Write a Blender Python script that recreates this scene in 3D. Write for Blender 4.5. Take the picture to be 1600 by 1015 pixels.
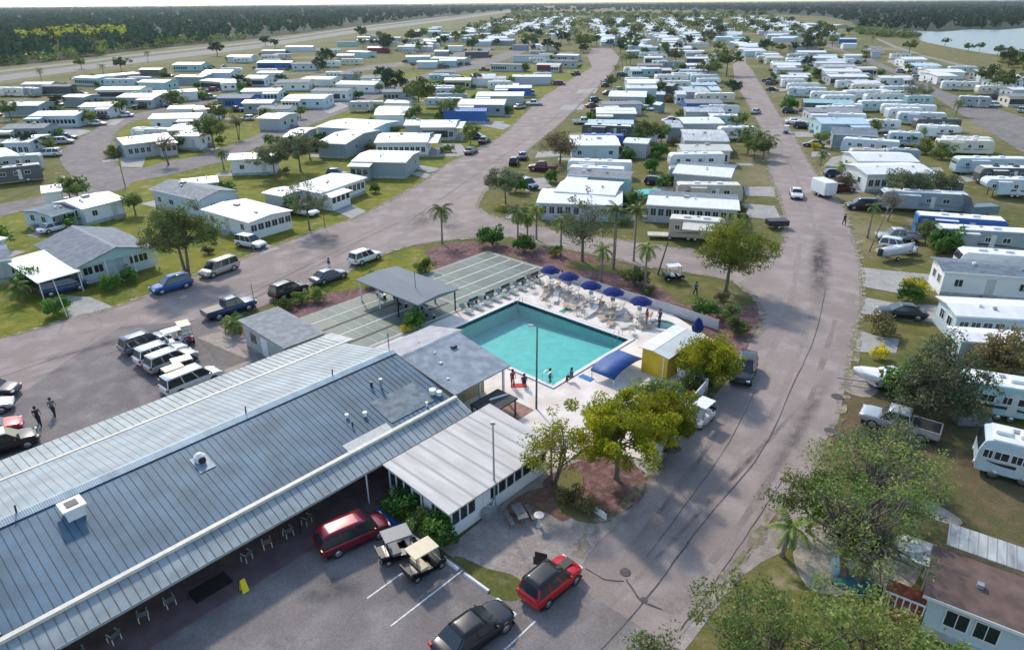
import bpy, bmesh, math, random
import numpy as np
from mathutils import Vector, Matrix
for o in list(bpy.data.objects): bpy.data.objects.remove(o)
S = bpy.context.scene
COL = S.collection
R = math.radians
# ------------------------------------------------------------------ camera
H, F, PITCH, ROLL = 30.5, 1067.0, R(25.3), R(0.4)
cam = bpy.data.objects.new('camera', bpy.data.cameras.new('camera')); COL.objects.link(cam)
cam.data.sensor_width = 36; cam.data.lens = 36 * F / 1600; cam.data.clip_start = .5; cam.data.clip_end = 40000
cam.matrix_world = Matrix.Translation((0, 0, H)) @ Matrix.Rotation(R(90) - PITCH, 4, 'X') @ Matrix.Rotation(-ROLL, 4, 'Z')
S.camera = cam
# ------------------------------------------------------------------ world and sun
SUN_EL, SUN_X, SUN_Y = R(40), -.40, .92
w = bpy.data.worlds.new('World'); S.world = w; w.use_nodes = True
nt = w.node_tree; bg = nt.nodes['Background']
sky = nt.nodes.new('ShaderNodeTexSky'); sky.sky_type = 'NISHITA'; sky.sun_disc = False
sky.sun_elevation = SUN_EL; sky.sun_rotation = math.atan2(SUN_X, SUN_Y)
sky.air_density = 1.2; sky.dust_density = .9; sky.ozone_density = 1.2
nt.links.new(sky.outputs[0], bg.inputs[0]); bg.inputs[1].default_value = .15
sd = bpy.data.lights.new('sun', 'SUN'); sd.energy = 2.0; sd.angle = R(4); sd.color = (1, .9, .76)
sun = bpy.data.objects.new('sun', sd); COL.objects.link(sun)
dv = Vector((SUN_X, SUN_Y, math.tan(SUN_EL) * math.hypot(SUN_X, SUN_Y)))
sun.rotation_euler = dv.to_track_quat('Z', 'Y').to_euler(); sun.location = (0, 0, 60)
S.view_settings.view_transform = 'Standard'; S.view_settings.look = 'None'; S.view_settings.gamma = 1
S.view_settings.exposure = 0.66
S.render.engine = 'CYCLES'
S.cycles.max_bounces = 6; S.cycles.diffuse_bounces = 3; S.cycles.glossy_bounces = 2; S.cycles.transmission_bounces = 4
S.cycles.transparent_max_bounces = 8; S.cycles.volume_bounces = 0

def P(x, y, z=0.0):
    """photo pixel -> point of the plane at height z"""
    u0 = x - 800; v0 = y - 507.5
    u = u0 * math.cos(ROLL) - v0 * math.sin(ROLL); v = u0 * math.sin(ROLL) + v0 * math.cos(ROLL)
    d = F * math.sin(PITCH) + v * math.cos(PITCH); f = F * math.cos(PITCH) - v * math.sin(PITCH); t = (H - z) / d
    return Vector((u * t, f * t, z))
BA = R(47.5)
def BL(x, y, z=0): return Vector((x * math.cos(BA) - y * math.sin(BA), x * math.sin(BA) + y * math.cos(BA), z))

# ------------------------------------------------------------------ materials
MATS = {}
def newmat(name):
    m = bpy.data.materials.new(name); m.use_nodes = True
    return m, m.node_tree.nodes, m.node_tree.links, m.node_tree.nodes['Principled BSDF']
def mat(name, col, rough=.6, metal=0, var=.12, scale=2.0, bump=0, bscale=30, col2=None, spec=.5, coat=0, detail=4):
    if name in MATS: return MATS[name]
    m, N, Lk, b = newmat(name)
    b.inputs['Roughness'].default_value = rough; b.inputs['Metallic'].default_value = metal
    b.inputs['Specular IOR Level'].default_value = spec; b.inputs['Coat Weight'].default_value = coat
    c = tuple(col) + (1,)
    tc = N.new('ShaderNodeTexCoord')
    if var or col2:
        n = N.new('ShaderNodeTexNoise'); n.inputs['Scale'].default_value = scale; n.inputs['Detail'].default_value = detail
        Lk.new(tc.outputs['Object'], n.inputs['Vector'])
        r = N.new('ShaderNodeValToRGB'); r.color_ramp.elements[0].position = .36; r.color_ramp.elements[1].position = .66
        lo = tuple(x * (1 - var) for x in col) if not col2 else col2
        hi = tuple(min(1, x * (1 + var)) for x in col) if not col2 else col
        r.color_ramp.elements[0].color = tuple(lo) + (1,); r.color_ramp.elements[1].color = tuple(hi) + (1,)
        Lk.new(n.outputs['Fac'], r.inputs[0]); Lk.new(r.outputs[0], b.inputs['Base Color'])
    else: b.inputs['Base Color'].default_value = c
    if bump:
        n2 = N.new('ShaderNodeTexNoise'); n2.inputs['Scale'].default_value = bscale; n2.inputs['Detail'].default_value = 6
        Lk.new(tc.outputs['Object'], n2.inputs['Vector'])
        bp = N.new('ShaderNodeBump'); bp.inputs['Strength'].default_value = bump; bp.inputs['Distance'].default_value = .05
        Lk.new(n2.outputs['Fac'], bp.inputs['Height']); Lk.new(bp.outputs[0], b.inputs['Normal'])
    MATS[name] = m; return m
def mix(N, Lk, a, b, fac):
    x = N.new('ShaderNodeMix'); x.data_type = 'RGBA'
    for s, v in ((0, fac), (6, a), (7, b)):
        if isinstance(v, (float, int)): x.inputs[s].default_value = v
        elif isinstance(v, tuple): x.inputs[s].default_value = v + (1,)
        else: Lk.new(v, x.inputs[s])
    return x.outputs[2]
def noise(N, Lk, vec, scale, detail=4, lo=.4, hi=.6):
    n = N.new('ShaderNodeTexNoise'); n.inputs['Scale'].default_value = scale; n.inputs['Detail'].default_value = detail
    Lk.new(vec, n.inputs['Vector'])
    r = N.new('ShaderNodeMapRange'); r.inputs[1].default_value = lo; r.inputs[2].default_value = hi
    Lk.new(n.outputs['Fac'], r.inputs[0]); return r.outputs[0]
def ground_mat(name, a, b, c, s1=.05, s2=.6, s3=6, bump=.3, rough=.95, dry=None, cracks=False, fine=.35):
    m, N, Lk, bs = newmat(name); bs.inputs['Roughness'].default_value = rough; bs.inputs['Specular IOR Level'].default_value = .25
    g = N.new('ShaderNodeNewGeometry'); v = g.outputs['Position']
    x = mix(N, Lk, a, b, noise(N, Lk, v, s1, 3, .38, .62)); x = mix(N, Lk, x, c, noise(N, Lk, v, s2, 4, .45, .72))
    f = noise(N, Lk, v, s3, 5, .3, .7)
    dk = N.new('ShaderNodeMix'); dk.data_type = 'RGBA'; dk.blend_type = 'MULTIPLY'; dk.inputs[0].default_value = fine
    Lk.new(x, dk.inputs[6]); Lk.new(f, dk.inputs[7]); x = dk.outputs[2]
    if dry:
        x = mix(N, Lk, x, dry, noise(N, Lk, v, .025, 3, .5, .68))
    if 'grass' in name or 'lawn' in name:
        x = mix(N, Lk, x, (.3, .25, .16), noise(N, Lk, v, .42, 6, .6, .72)); x = mix(N, Lk, x, (.07, .09, .02), noise(N, Lk, v, .9, 5, .58, .75))
    if cracks:
        vo = N.new('ShaderNodeTexVoronoi'); vo.feature = 'DISTANCE_TO_EDGE'; vo.inputs['Scale'].default_value = .09
        nn = N.new('ShaderNodeTexNoise'); nn.inputs['Scale'].default_value = .5; nn.inputs['Detail'].default_value = 6; Lk.new(v, nn.inputs['Vector'])
        ad = N.new('ShaderNodeVectorMath'); ad.operation = 'MULTIPLY_ADD'; ad.inputs[1].default_value = (3, 3, 3)
        Lk.new(nn.outputs['Color'], ad.inputs[0]); Lk.new(v, ad.inputs[2]); Lk.new(ad.outputs[0], vo.inputs['Vector'])
        mr = N.new('ShaderNodeMapRange'); mr.inputs[1].default_value = .0; mr.inputs[2].default_value = .006; mr.inputs[3].default_value = .28; mr.inputs[4].default_value = 0
        Lk.new(vo.outputs['Distance'], mr.inputs[0]); x = mix(N, Lk, x, (.08, .075, .075), mr.outputs[0])
    Lk.new(x, bs.inputs['Base Color'])
    if bump:
        bp = N.new('ShaderNodeBump'); bp.inputs['Strength'].default_value = bump; bp.inputs['Distance'].default_value = .04
        Lk.new(f, bp.inputs['Height']); Lk.new(bp.outputs[0], bs.inputs['Normal'])
    MATS[name] = m; return m
def ribmat(name, col, pitch=.4, rough=.45, metal=.25, depth=.35, dirt=.2, axis='X', col2=None):
    """ribbed painted metal sheet; ribs run across the local axis"""
    if name in MATS: return MATS[name]
    m, N, Lk, b = newmat(name); b.inputs['Roughness'].default_value = rough; b.inputs['Metallic'].default_value = metal
    tc = N.new('ShaderNodeTexCoord'); wv = N.new('ShaderNodeTexWave'); wv.bands_direction = axis; wv.wave_profile = 'SIN'
    wv.inputs['Scale'].default_value = .314 / pitch; Lk.new(tc.outputs['Object'], wv.inputs['Vector'])
    mr = N.new('ShaderNodeMapRange'); mr.inputs[1].default_value = .85; mr.inputs[2].default_value = 1; Lk.new(wv.outputs['Fac'], mr.inputs[0])
    mp = N.new('ShaderNodeMapping'); mp.inputs['Scale'].default_value = (1.3, .3, .3) if axis == 'X' else (.3, .3, 1.3)
    Lk.new(tc.outputs['Object'], mp.inputs['Vector'])
    d = noise(N, Lk, mp.outputs[0], 1.1, 6, .35, .7)
    lo = col2 or tuple(x * (1 - dirt) for x in col)
    x = mix(N, Lk, tuple(col), tuple(lo), d)
    x2 = mix(N, Lk, x, tuple(c * .55 for c in col), mr.outputs[0]) if depth > .3 else x
    Lk.new(x2, b.inputs['Base Color'])
    bp = N.new('ShaderNodeBump'); bp.inputs['Strength'].default_value = depth; bp.inputs['Distance'].default_value = .03
    Lk.new(mr.outputs[0], bp.inputs['Height']); Lk.new(bp.outputs[0], b.inputs['Normal'])
    MATS[name] = m; return m
def leafmat(name, cols, trans=.3):
    if name in MATS: return MATS[name]
    m, N, Lk, b = newmat(name); b.inputs['Roughness'].default_value = .55; b.inputs['Specular IOR Level'].default_value = .3
    g = N.new('ShaderNodeNewGeometry'); r = N.new('ShaderNodeValToRGB'); oi = N.new('ShaderNodeObjectInfo')
    e = r.color_ramp.elements
    while len(e) < len(cols): e.new(.5)
    for i, c in enumerate(cols): e[i].position = i / (len(cols) - 1); e[i].color = c + (1,)
    nz = N.new('ShaderNodeTexNoise'); nz.inputs['Scale'].default_value = .45; nz.inputs['Detail'].default_value = 2
    Lk.new(g.outputs['Position'], nz.inputs['Vector'])
    ma = N.new('ShaderNodeMath'); ma.operation = 'MULTIPLY_ADD'; ma.inputs[1].default_value = .45; Lk.new(g.outputs['Random Per Island'], ma.inputs[0])
    mb = N.new('ShaderNodeMapRange'); mb.inputs[1].default_value = .3; mb.inputs[2].default_value = .7; mb.inputs[3].default_value = 0; mb.inputs[4].default_value = .55
    Lk.new(nz.outputs['Fac'], mb.inputs[0]); Lk.new(mb.outputs[0], ma.inputs[2]); Lk.new(ma.outputs[0], r.inputs[0])
    hs = N.new('ShaderNodeHueSaturation'); mc = N.new('ShaderNodeMapRange'); mc.inputs[3].default_value = .7; mc.inputs[4].default_value = 1.3
    Lk.new(oi.outputs['Random'], mc.inputs[0]); Lk.new(mc.outputs[0], hs.inputs['Value']); Lk.new(r.outputs[0], hs.inputs['Color'])
    Lk.new(hs.outputs[0], b.inputs['Base Color'])
    tr = N.new('ShaderNodeBsdfTranslucent'); Lk.new(hs.outputs[0], tr.inputs['Color'])
    mx = N.new('ShaderNodeMixShader'); mx.inputs[0].default_value = trans; out = N['Material Output']
    Lk.new(b.outputs[0], mx.inputs[1]); Lk.new(tr.outputs[0], mx.inputs[2]); Lk.new(mx.outputs[0], out.inputs['Surface'])
    MATS[name] = m; return m

WALLC = dict(white=(.74, .76, .77), blue=(.52, .63, .7), teal=(.38, .58, .6), grey=(.42, .46, .48), cream=(.68, .64, .52), tan=(.5, .43, .34),
             royal=(.03, .13, .42), dark=(.09, .1, .11), slate=(.27, .33, .37), maroon=(.2, .03, .05), green=(.35, .45, .38), yellow=(.72, .5, .06), lilac=(.5, .52, .62))
def wallm(c): return ribmat('siding_' + c, WALLC[c], .2, .6, 0, .25, .06, 'Z')
ROOFC = dict(white=(.8, .8, .78), grey=(.25, .265, .275), blue=(.3, .42, .52), tan=(.42, .36, .31), teal=(.3, .5, .5), slate=(.15, .19, .225), dark=(.08, .085, .09),
             lightblue=(.5, .64, .72), cream=(.66, .63, .55), brown=(.14, .09, .075), royal=(.02, .11, .42), aqua=(.05, .5, .52), maroon=(.3, .03, .07), weathered=(.52, .53, .53))
def roofm(c):
    if c in ('slate', 'brown', 'grey'): return mat('shingle_' + c, ROOFC[c], .85, 0, .2, 1.5, .5, 25)
    return ribmat('roof_' + c, ROOFC[c], .4, .4, .0, .2, .13 if c != 'weathered' else .45)
glass = mat('dark_glass', (.02, .03, .035), .08, 0, 0, spec=.8)
frame_m = mat('white_frame', (.75, .76, .76), .45, 0, .04)
white_m = mat('white_paint', (.78, .79, .79), .5, 0, .05, 3)
grey_m = mat('grey_metal', (.35, .37, .38), .45, .4, .1)
dark_m = mat('dark_trim', (.025, .026, .028), .5, 0, .1)
rubber = mat('rubber', (.02, .02, .02), .85, 0, .1)
rim_m = mat('alloy', (.45, .46, .47), .3, .8, .1)
conc = ground_mat('concrete', (.44, .42, .39), (.36, .35, .33), (.5, .48, .45), .4, 1.5, 12, .15, .85)
asph = ground_mat('asphalt', (.29, .235, .212), (.34, .277, .252), (.42, .35, .32), .06, .35, 9, .2, .9, cracks=True, fine=.22)
asph2 = ground_mat('asphalt_lot', (.205, .182, .172), (.25, .222, .21), (.31, .276, .26), .11, .5, 9, .2, .9, cracks=True, fine=.3)
grass = ground_mat('grass_olive', (.16, .16, .035), (.1, .12, .03), (.22, .185, .065), .05, .5, 5, .5, dry=(.27, .22, .12))
lawn_m = ground_mat('lawn_green', (.2, .215, .014), (.12, .165, .012), (.31, .25, .03), .09, .5, 4, .5)
mulch = ground_mat('mulch', (.24, .125, .115), (.15, .075, .065), (.34, .215, .2), .3, 2, 9, .8)
gravel = ground_mat('gravel', (.4, .345, .31), (.33, .28, .25), (.48, .43, .39), .15, 1.2, 10, .5)
shell = ground_mat('shell', (.5, .45, .36), (.38, .33, .25), (.62, .58, .5), .5, 2, 8, .4)
trunk_m = mat('bark', (.16, .13, .105), .9, 0, .3, 6, .6, 20)
palmtrunk = mat('palm_bark', (.24, .2, .16), .9, 0, .25, 8, .5, 20)

# ------------------------------------------------------------------ mesh helpers
class MB:
    def __init__(s): s.v = []; s.f = []; s.m = []
    def add(s, vs, fs, mi=0, M=None):
        k = len(s.v)
        s.v += [tuple(M @ Vector(v)) if M else tuple(v) for v in vs]
        s.f += [tuple(i + k for i in f) for f in fs]; s.m += [mi] * len(fs); return s
    def box(s, x0, x1, y0, y1, z0, z1, mi=0, M=None):
        vs = [(x0, y0, z0), (x1, y0, z0), (x1, y1, z0), (x0, y1, z0), (x0, y0, z1), (x1, y0, z1), (x1, y1, z1), (x0, y1, z1)]
        return s.add(vs, [(0, 3, 2, 1), (4, 5, 6, 7), (0, 1, 5, 4), (1, 2, 6, 5), (2, 3, 7, 6), (3, 0, 4, 7)], mi, M)
    def cbox(s, c, d, mi=0, rz=0):
        M = Matrix.Translation(c) @ Matrix.Rotation(rz, 4, 'Z')
        return s.box(-d[0] / 2, d[0] / 2, -d[1] / 2, d[1] / 2, -d[2] / 2, d[2] / 2, mi, M)
    def tube(s, pts, r, n=6, mi=0, cap=True):
        pts = [Vector(p) for p in pts]; rs = r if isinstance(r, (list, tuple)) else [r] * len(pts); k = len(s.v)
        for i, p in enumerate(pts):
            d = (pts[min(i + 1, len(pts) - 1)] - pts[max(i - 1, 0)]).normalized()
            a = d.orthogonal().normalized() if abs(d.z) < .99 else Vector((1, 0, 0)); a = (a - d * a.dot(d)).normalized(); b = d.cross(a)
            for j in range(n):
                t = 2 * math.pi * j / n; s.v.append(tuple(p + (a * math.cos(t) + b * math.sin(t)) * rs[i]))
        for i in range(len(pts) - 1):
            for j in range(n):
                a0 = k + i * n + j; a1 = k + i * n + (j + 1) % n
                s.f.append((a0, a1, a1 + n, a0 + n)); s.m.append(mi)
        if cap:
            s.f.append(tuple(k + j for j in reversed(range(n)))); s.m.append(mi)
            e = k + (len(pts) - 1) * n; s.f.append(tuple(e + j for j in range(n))); s.m.append(mi)
        return s
    def loft(s, rings, mi=0, cap=True):
        k = len(s.v); n = len(rings[0])
        for r in rings: s.v += [tuple(p) for p in r]
        for i in range(len(rings) - 1):
            for j in range(n):
                a0 = k + i * n + j; a1 = k + i * n + (j + 1) % n
                s.f.append((a0, a1, a1 + n, a0 + n)); s.m.append(mi)
        if cap:
            s.f.append(tuple(k + j for j in reversed(range(n)))); s.m.append(mi)
            e = k + (len(rings) - 1) * n; s.f.append(tuple(e + j for j in range(n))); s.m.append(mi)
        return s
    def extr(s, prof, x0, x1, mi=0):
        """profile [(y,z)] swept along x"""
        return s.loft([[(x0, y, z) for y, z in prof], [(x1, y, z) for y, z in prof]], mi)
    def extry(s, prof, y0, y1, mi=0):
        return s.loft([[(x, y1, z) for x, z in prof], [(x, y0, z) for x, z in prof]], mi)
    def prism(s, pts, z0, z1, mi=0):
        return s.loft([[(p[0], p[1], z0) for p in pts], [(p[0], p[1], z1) for p in pts]], mi)
    def mesh(s, name, mats):
        me = bpy.data.meshes.new(name); me.from_pydata(s.v, [], s.f)
        for m in mats: me.materials.append(m)
        if len(mats) > 1: me.polygons.foreach_set('material_index', s.m)
        bm = bmesh.new(); bm.from_mesh(me); bmesh.ops.recalc_face_normals(bm, faces=bm.faces); bm.to_mesh(me); bm.free()
        me.update(); return me
    def build(s, name, mats, parent=None, smooth=False, bevel=0, loc=(0, 0, 0), rz=0):
        if not isinstance(mats, (list, tuple)): mats = [mats]
        me = s.mesh(name, mats)
        return put(name, me, parent, smooth, bevel, loc, rz)
def put(name, me, parent=None, smooth=False, bevel=0, loc=(0, 0, 0), rz=0):
    o = bpy.data.objects.new(name, me); COL.objects.link(o); o.parent = parent; o.location = loc; o.rotation_euler = (0, 0, rz)
    if smooth:
        for p in me.polygons: p.use_smooth = True
    if bevel:
        b = o.modifiers.new('bevel', 'BEVEL'); b.width = bevel; b.segments = 2; b.limit_method = 'ANGLE'
    return o
def thing(name, label, cat, loc=(0, 0, 0), rz=0, group=None, scale=None):
    o = bpy.data.objects.new(name, None); COL.objects.link(o); o.empty_display_size = .3
    o.location = loc; o.rotation_euler = (0, 0, rz); return tag(o, label, cat, group) if not scale else tag(_sc(o, scale), label, cat, group)
def _sc(o, s): o.scale = (s, s, s) if not isinstance(s, tuple) else s; return o
def tag(o, label, cat, group=None):
    o['label'] = label; o['category'] = cat
    if group: o['group'] = group
    return o
def dup(root, loc, rz=0, label=None, scale=None, group=None):
    def cp(o, par):
        c = o.copy(); COL.objects.link(c); c.parent = par
        for ch in o.children: cp(ch, c)
        return c
    r = cp(root, None); r.location = loc; r.rotation_euler = (0, 0, rz)
    if scale: _sc(r, scale)
    if label: r['label'] = label
    if group: r['group'] = group
    return r
def smoothpoly(pts, k=4, closed=True):
    out = []; n = len(pts)
    for i in range(n if closed else n - 1):
        p0, p1, p2, p3 = [Vector(pts[j % n] if closed else pts[max(0, min(n - 1, j))]) for j in (i - 1, i, i + 1, i + 2)]
        for a in range(k):
            t = a / k
            out.append(.5 * ((2 * p1) + (p2 - p0) * t + (2 * p0 - 5 * p1 + 4 * p2 - p3) * t * t + (3 * p1 - p0 - 3 * p2 + p3) * t ** 3))
    if not closed: out.append(Vector(pts[-1]))
    return out
ROADS = []
def sheet(name, pts, z, m, smooth=0, kind='structure', px=True, thick=0):
    q = [P(*p) for p in pts] if px else [Vector(p).to_3d() for p in pts]
    for a in q: a.z = 0
    if smooth: q = smoothpoly(q, smooth)
    if name in ('road', 'parking_lot', 'lake', 'path'): ROADS.append([(a.x, a.y) for a in q])
    me = bpy.data.meshes.new(name); bm = bmesh.new()
    vs = [bm.verts.new((a.x, a.y, z)) for a in q]; f = bm.faces.new(vs)
    f.normal_update()
    if f.normal.z < 0: f.normal_flip()
    if thick:
        r = bmesh.ops.extrude_face_region(bm, geom=[f])
        bmesh.ops.translate(bm, vec=(0, 0, 0), verts=[v for v in r['geom'] if isinstance(v, bmesh.types.BMVert)])
        for v in vs: v.co.z = z - thick
        bmesh.ops.recalc_face_normals(bm, faces=bm.faces)
    bmesh.ops.triangulate(bm, faces=[f for f in bm.faces if len(f.verts) > 4])
    bm.to_mesh(me); bm.free(); me.materials.append(m)
    o = bpy.data.objects.new(name, me); COL.objects.link(o)
    if kind: o['kind'] = kind
    return o
ORD = ['nearest', 'second', 'third', 'fourth', 'fifth', 'sixth', 'seventh', 'eighth', 'ninth', 'tenth', 'eleventh', 'twelfth', 'thirteenth', 'fourteenth', 'fifteenth',
       'sixteenth', 'seventeenth', 'eighteenth', 'nineteenth', 'twentieth', 'twenty-first', 'twenty-second', 'twenty-third', 'twenty-fourth', 'twenty-fifth', 'twenty-sixth', 'twenty-seventh', 'twenty-eighth', 'twenty-ninth', 'thirtieth',
       'thirty-first', 'thirty-second', 'thirty-third', 'thirty-fourth', 'thirty-fifth', 'thirty-sixth', 'thirty-seventh', 'thirty-eighth', 'thirty-ninth', 'fortieth']
def ordn(i):
    if i < len(ORD): return ORD[i]
    i += 1; return str(i) + ('th' if 10 < i % 100 < 14 else {1: 'st', 2: 'nd', 3: 'rd'}.get(i % 10, 'th'))
# ================================================================== SETTING
hole = [BL(40.6, 32.4), BL(52.5, 32.4), BL(52.5, 47.3), BL(40.6, 47.3)]   # the pool basin
outer = [(0, -16000, 0), (16000, 0, 0), (0, 22000, 0), (-16000, 0, 0)]
me = bpy.data.meshes.new('ground'); me.from_pydata([tuple(v) for v in hole] + [(1000, -2000, 0), (22000, 9000, 0), (-1000, 24000, 0), (-22000, 0, 0)], [], [(0, 4, 5, 1), (1, 5, 6, 2), (2, 6, 7, 3), (3, 7, 4, 0)])
me.materials.append(grass); o = bpy.data.objects.new('ground', me); COL.objects.link(o); o['kind'] = 'structure'

# lawns of the left lots
sheet('lawn', [(0, 320), (110, 290), (120, 215), (235, 170), (330, 150), (560, 120), (700, 110), (860, 105), (925, 105), (780, 215), (660, 285), (560, 338), (400, 395), (300, 432), (180, 480), (105, 500), (0, 530)], .006, lawn_m, 0)
sheet('lawn', [(500, 478), (470, 452), (560, 420), (640, 385), (700, 400), (690, 425), (600, 452)], .012, lawn_m, 0)
# roads
roadA = [(1150, 70), (1145, 100), (1148, 130), (1160, 150), (1183, 190), (1198, 225), (1200, 267), (1215, 304), (1224, 337), (1225, 379), (1212, 392), (1150, 395), (1062, 388), (950, 372), (860, 360), (800, 348),
         (780, 368), (860, 385), (950, 402), (1000, 415), (1090, 428), (1145, 440), (1180, 468), (1192, 500), (1172, 535), (1150, 580), (1110, 625), (1075, 660), (1030, 725), (1000, 765), (960, 800), (925, 828), (900, 870), (840, 1100), (1010, 1100),
         (1045, 1015), (1100, 950), (1165, 865), (1215, 800), (1262, 756), (1280, 733), (1290, 688), (1310, 658), (1317, 620), (1325, 590), (1332, 558), (1340, 513), (1345, 492), (1347, 454), (1345, 414), (1335, 374), (1322, 332), (1312, 314),
         (1282, 279), (1265, 254), (1240, 210), (1225, 190), (1200, 150), (1177, 112), (1165, 98), (1168, 70)]
sheet('road', roadA, .030, asph)
roadC = [(-60, 548), (0, 530), (105, 500), (180, 480), (300, 432), (400, 395), (500, 358), (560, 338), (660, 285), (700, 255), (780, 215), (850, 150), (890, 126), (925, 105), (918, 88), (925, 76), (955, 76), (968, 90), (960, 108), (930, 140), (900, 170), (868, 200),
         (848, 215), (825, 235), (800, 255), (775, 280), (752, 308), (748, 325), (765, 335), (800, 346), (860, 358), (862, 388), (800, 372), (740, 372), (690, 377), (640, 385), (600, 397), (545, 425), (500, 440), (470, 455), (420, 475), (345, 505),
         (345, 512), (440, 545), (300, 640), (0, 760), (-80, 790)]
sheet('road', roadC, .034, asph)
roadD = [(-40, 326), (0, 319), (58, 308), (100, 296), (117, 284), (95, 254), (95, 240), (105, 228), (120, 220), (145, 205), (175, 190), (232, 173), (262, 170), (232, 184), (205, 192), (180, 210), (172, 230), (180, 252), (190, 262), (225, 262), (262, 252), (300, 246),
         (345, 232), (395, 214), (440, 190), (500, 168), (560, 150), (600, 136), (660, 117), (720, 100), (790, 82), (830, 68), (845, 70), (800, 90), (740, 108), (690, 118), (640, 132), (600, 150), (560, 166), (520, 182), (440, 214), (400, 232), (350, 252), (312, 262), (255, 276), (212, 284), (190, 297), (150, 302), (120, 312), (60, 325), (0, 338), (-40, 344)]
sheet('road', roadD, .038, asph2, 3)
sheet('road', [(240, 172), (300, 160), (420, 132), (520, 112), (640, 96), (760, 75), (762, 80), (640, 101), (520, 118), (420, 139), (300, 168), (262, 176)], .036, asph2, 3)
roadE = [(1240, 55), (1262, 66), (1320, 82), (1340, 92), (1385, 110), (1430, 133), (1465, 155), (1507, 182), (1545, 205), (1620, 245), (1620, 193), (1530, 162), (1450, 133), (1390, 105), (1355, 90), (1330, 84), (1290, 65), (1262, 55)]
sheet('road', roadE, .032, asph2, 3)
# highway far left: two carriageways in dry grass
dry = ground_mat('dry_verge', (.2, .19, .075), (.14, .15, .05), (.3, .25, .13), .03, .3, 3, .3)
pale = ground_mat('pale_road', (.33, .315, .29), (.29, .275, .25), (.37, .355, .33), .1, .5, 6, .1)
sheet('verge', [(-60, 112), (0, 106), (110, 96), (200, 83), (400, 62), (560, 42), (700, 27), (790, 17), (830, 16), (700, 40), (560, 58), (400, 84), (220, 103), (110, 116), (0, 132), (-60, 138)], .008, dry)
sheet('road', [(-60, 125), (0, 118), (115, 104), (220, 90), (400, 70), (560, 46), (700, 29), (800, 16), (810, 17), (705, 32), (560, 51), (400, 76), (220, 98), (115, 112), (0, 127), (-60, 134)], .02, pale)
sheet('road', [(-60, 116), (0, 110), (112, 98), (200, 86), (400, 65), (560, 42), (700, 26), (700, 27), (560, 44), (400, 67.5), (200, 89), (112, 101), (0, 113), (-60, 119)], .02, pale)
# canal bank, path and lake on the far right
bank = ground_mat('bank_grass', (.2, .18, .05), (.15, .15, .05), (.27, .21, .09), .02, .2, 3, .3)
sheet('grass_bank', [(1375, 60), (1430, 60), (1500, 76), (1560, 90), (1660, 112), (1660, 135), (1560, 108), (1480, 98), (1400, 76)], .01, bank)
sheet('path', [(1372, 60), (1400, 72), (1450, 88), (1500, 100), (1600, 122), (1660, 134), (1660, 138), (1600, 126), (1500, 103), (1450, 91), (1395, 74), (1368, 61)], .02, pale)
wm, N_, L_, b_ = newmat('lake_water'); b_.inputs['Base Color'].default_value = (.12, .17, .19, 1); b_.inputs['Roughness'].default_value = .3; b_.inputs['Specular IOR Level'].default_value = .25
sheet('lake', [(1378, 51), (1400, 47), (1470, 50), (1520, 46), (1565, 47), (1660, 40), (1720, 60), (1700, 105), (1600, 89), (1562, 86), (1525, 81), (1475, 72), (1440, 64), (1425, 55)], .02, wm, 3)
floor_m = ground_mat('wood_floor', (.02, .035, .018), (.03, .045, .02), (.045, .055, .025), .02, .1, 1, .3)
sheet('woodland_floor', [tuple(P(*p))[:2] for p in [(-500, 150), (-200, 122), (0, 104), (110, 94), (200, 81), (400, 61), (560, 41), (700, 25.5), (790, 15.5)]] + [(100, 9000), (-14000, 9000), (-14000, 300)], .004, floor_m, px=False)
sheet('woodland_floor', [tuple(P(*p))[:2] for p in [(1290, 26), (1330, 34), (1345, 48), (1378, 51), (1400, 47), (1470, 50), (1520, 46), (1565, 47), (1660, 40), (1800, 60), (2300, 90)]] + [(14000, 600), (14000, 9000), (600, 9000), (600, 2600)], .004, floor_m, px=False)
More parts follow.
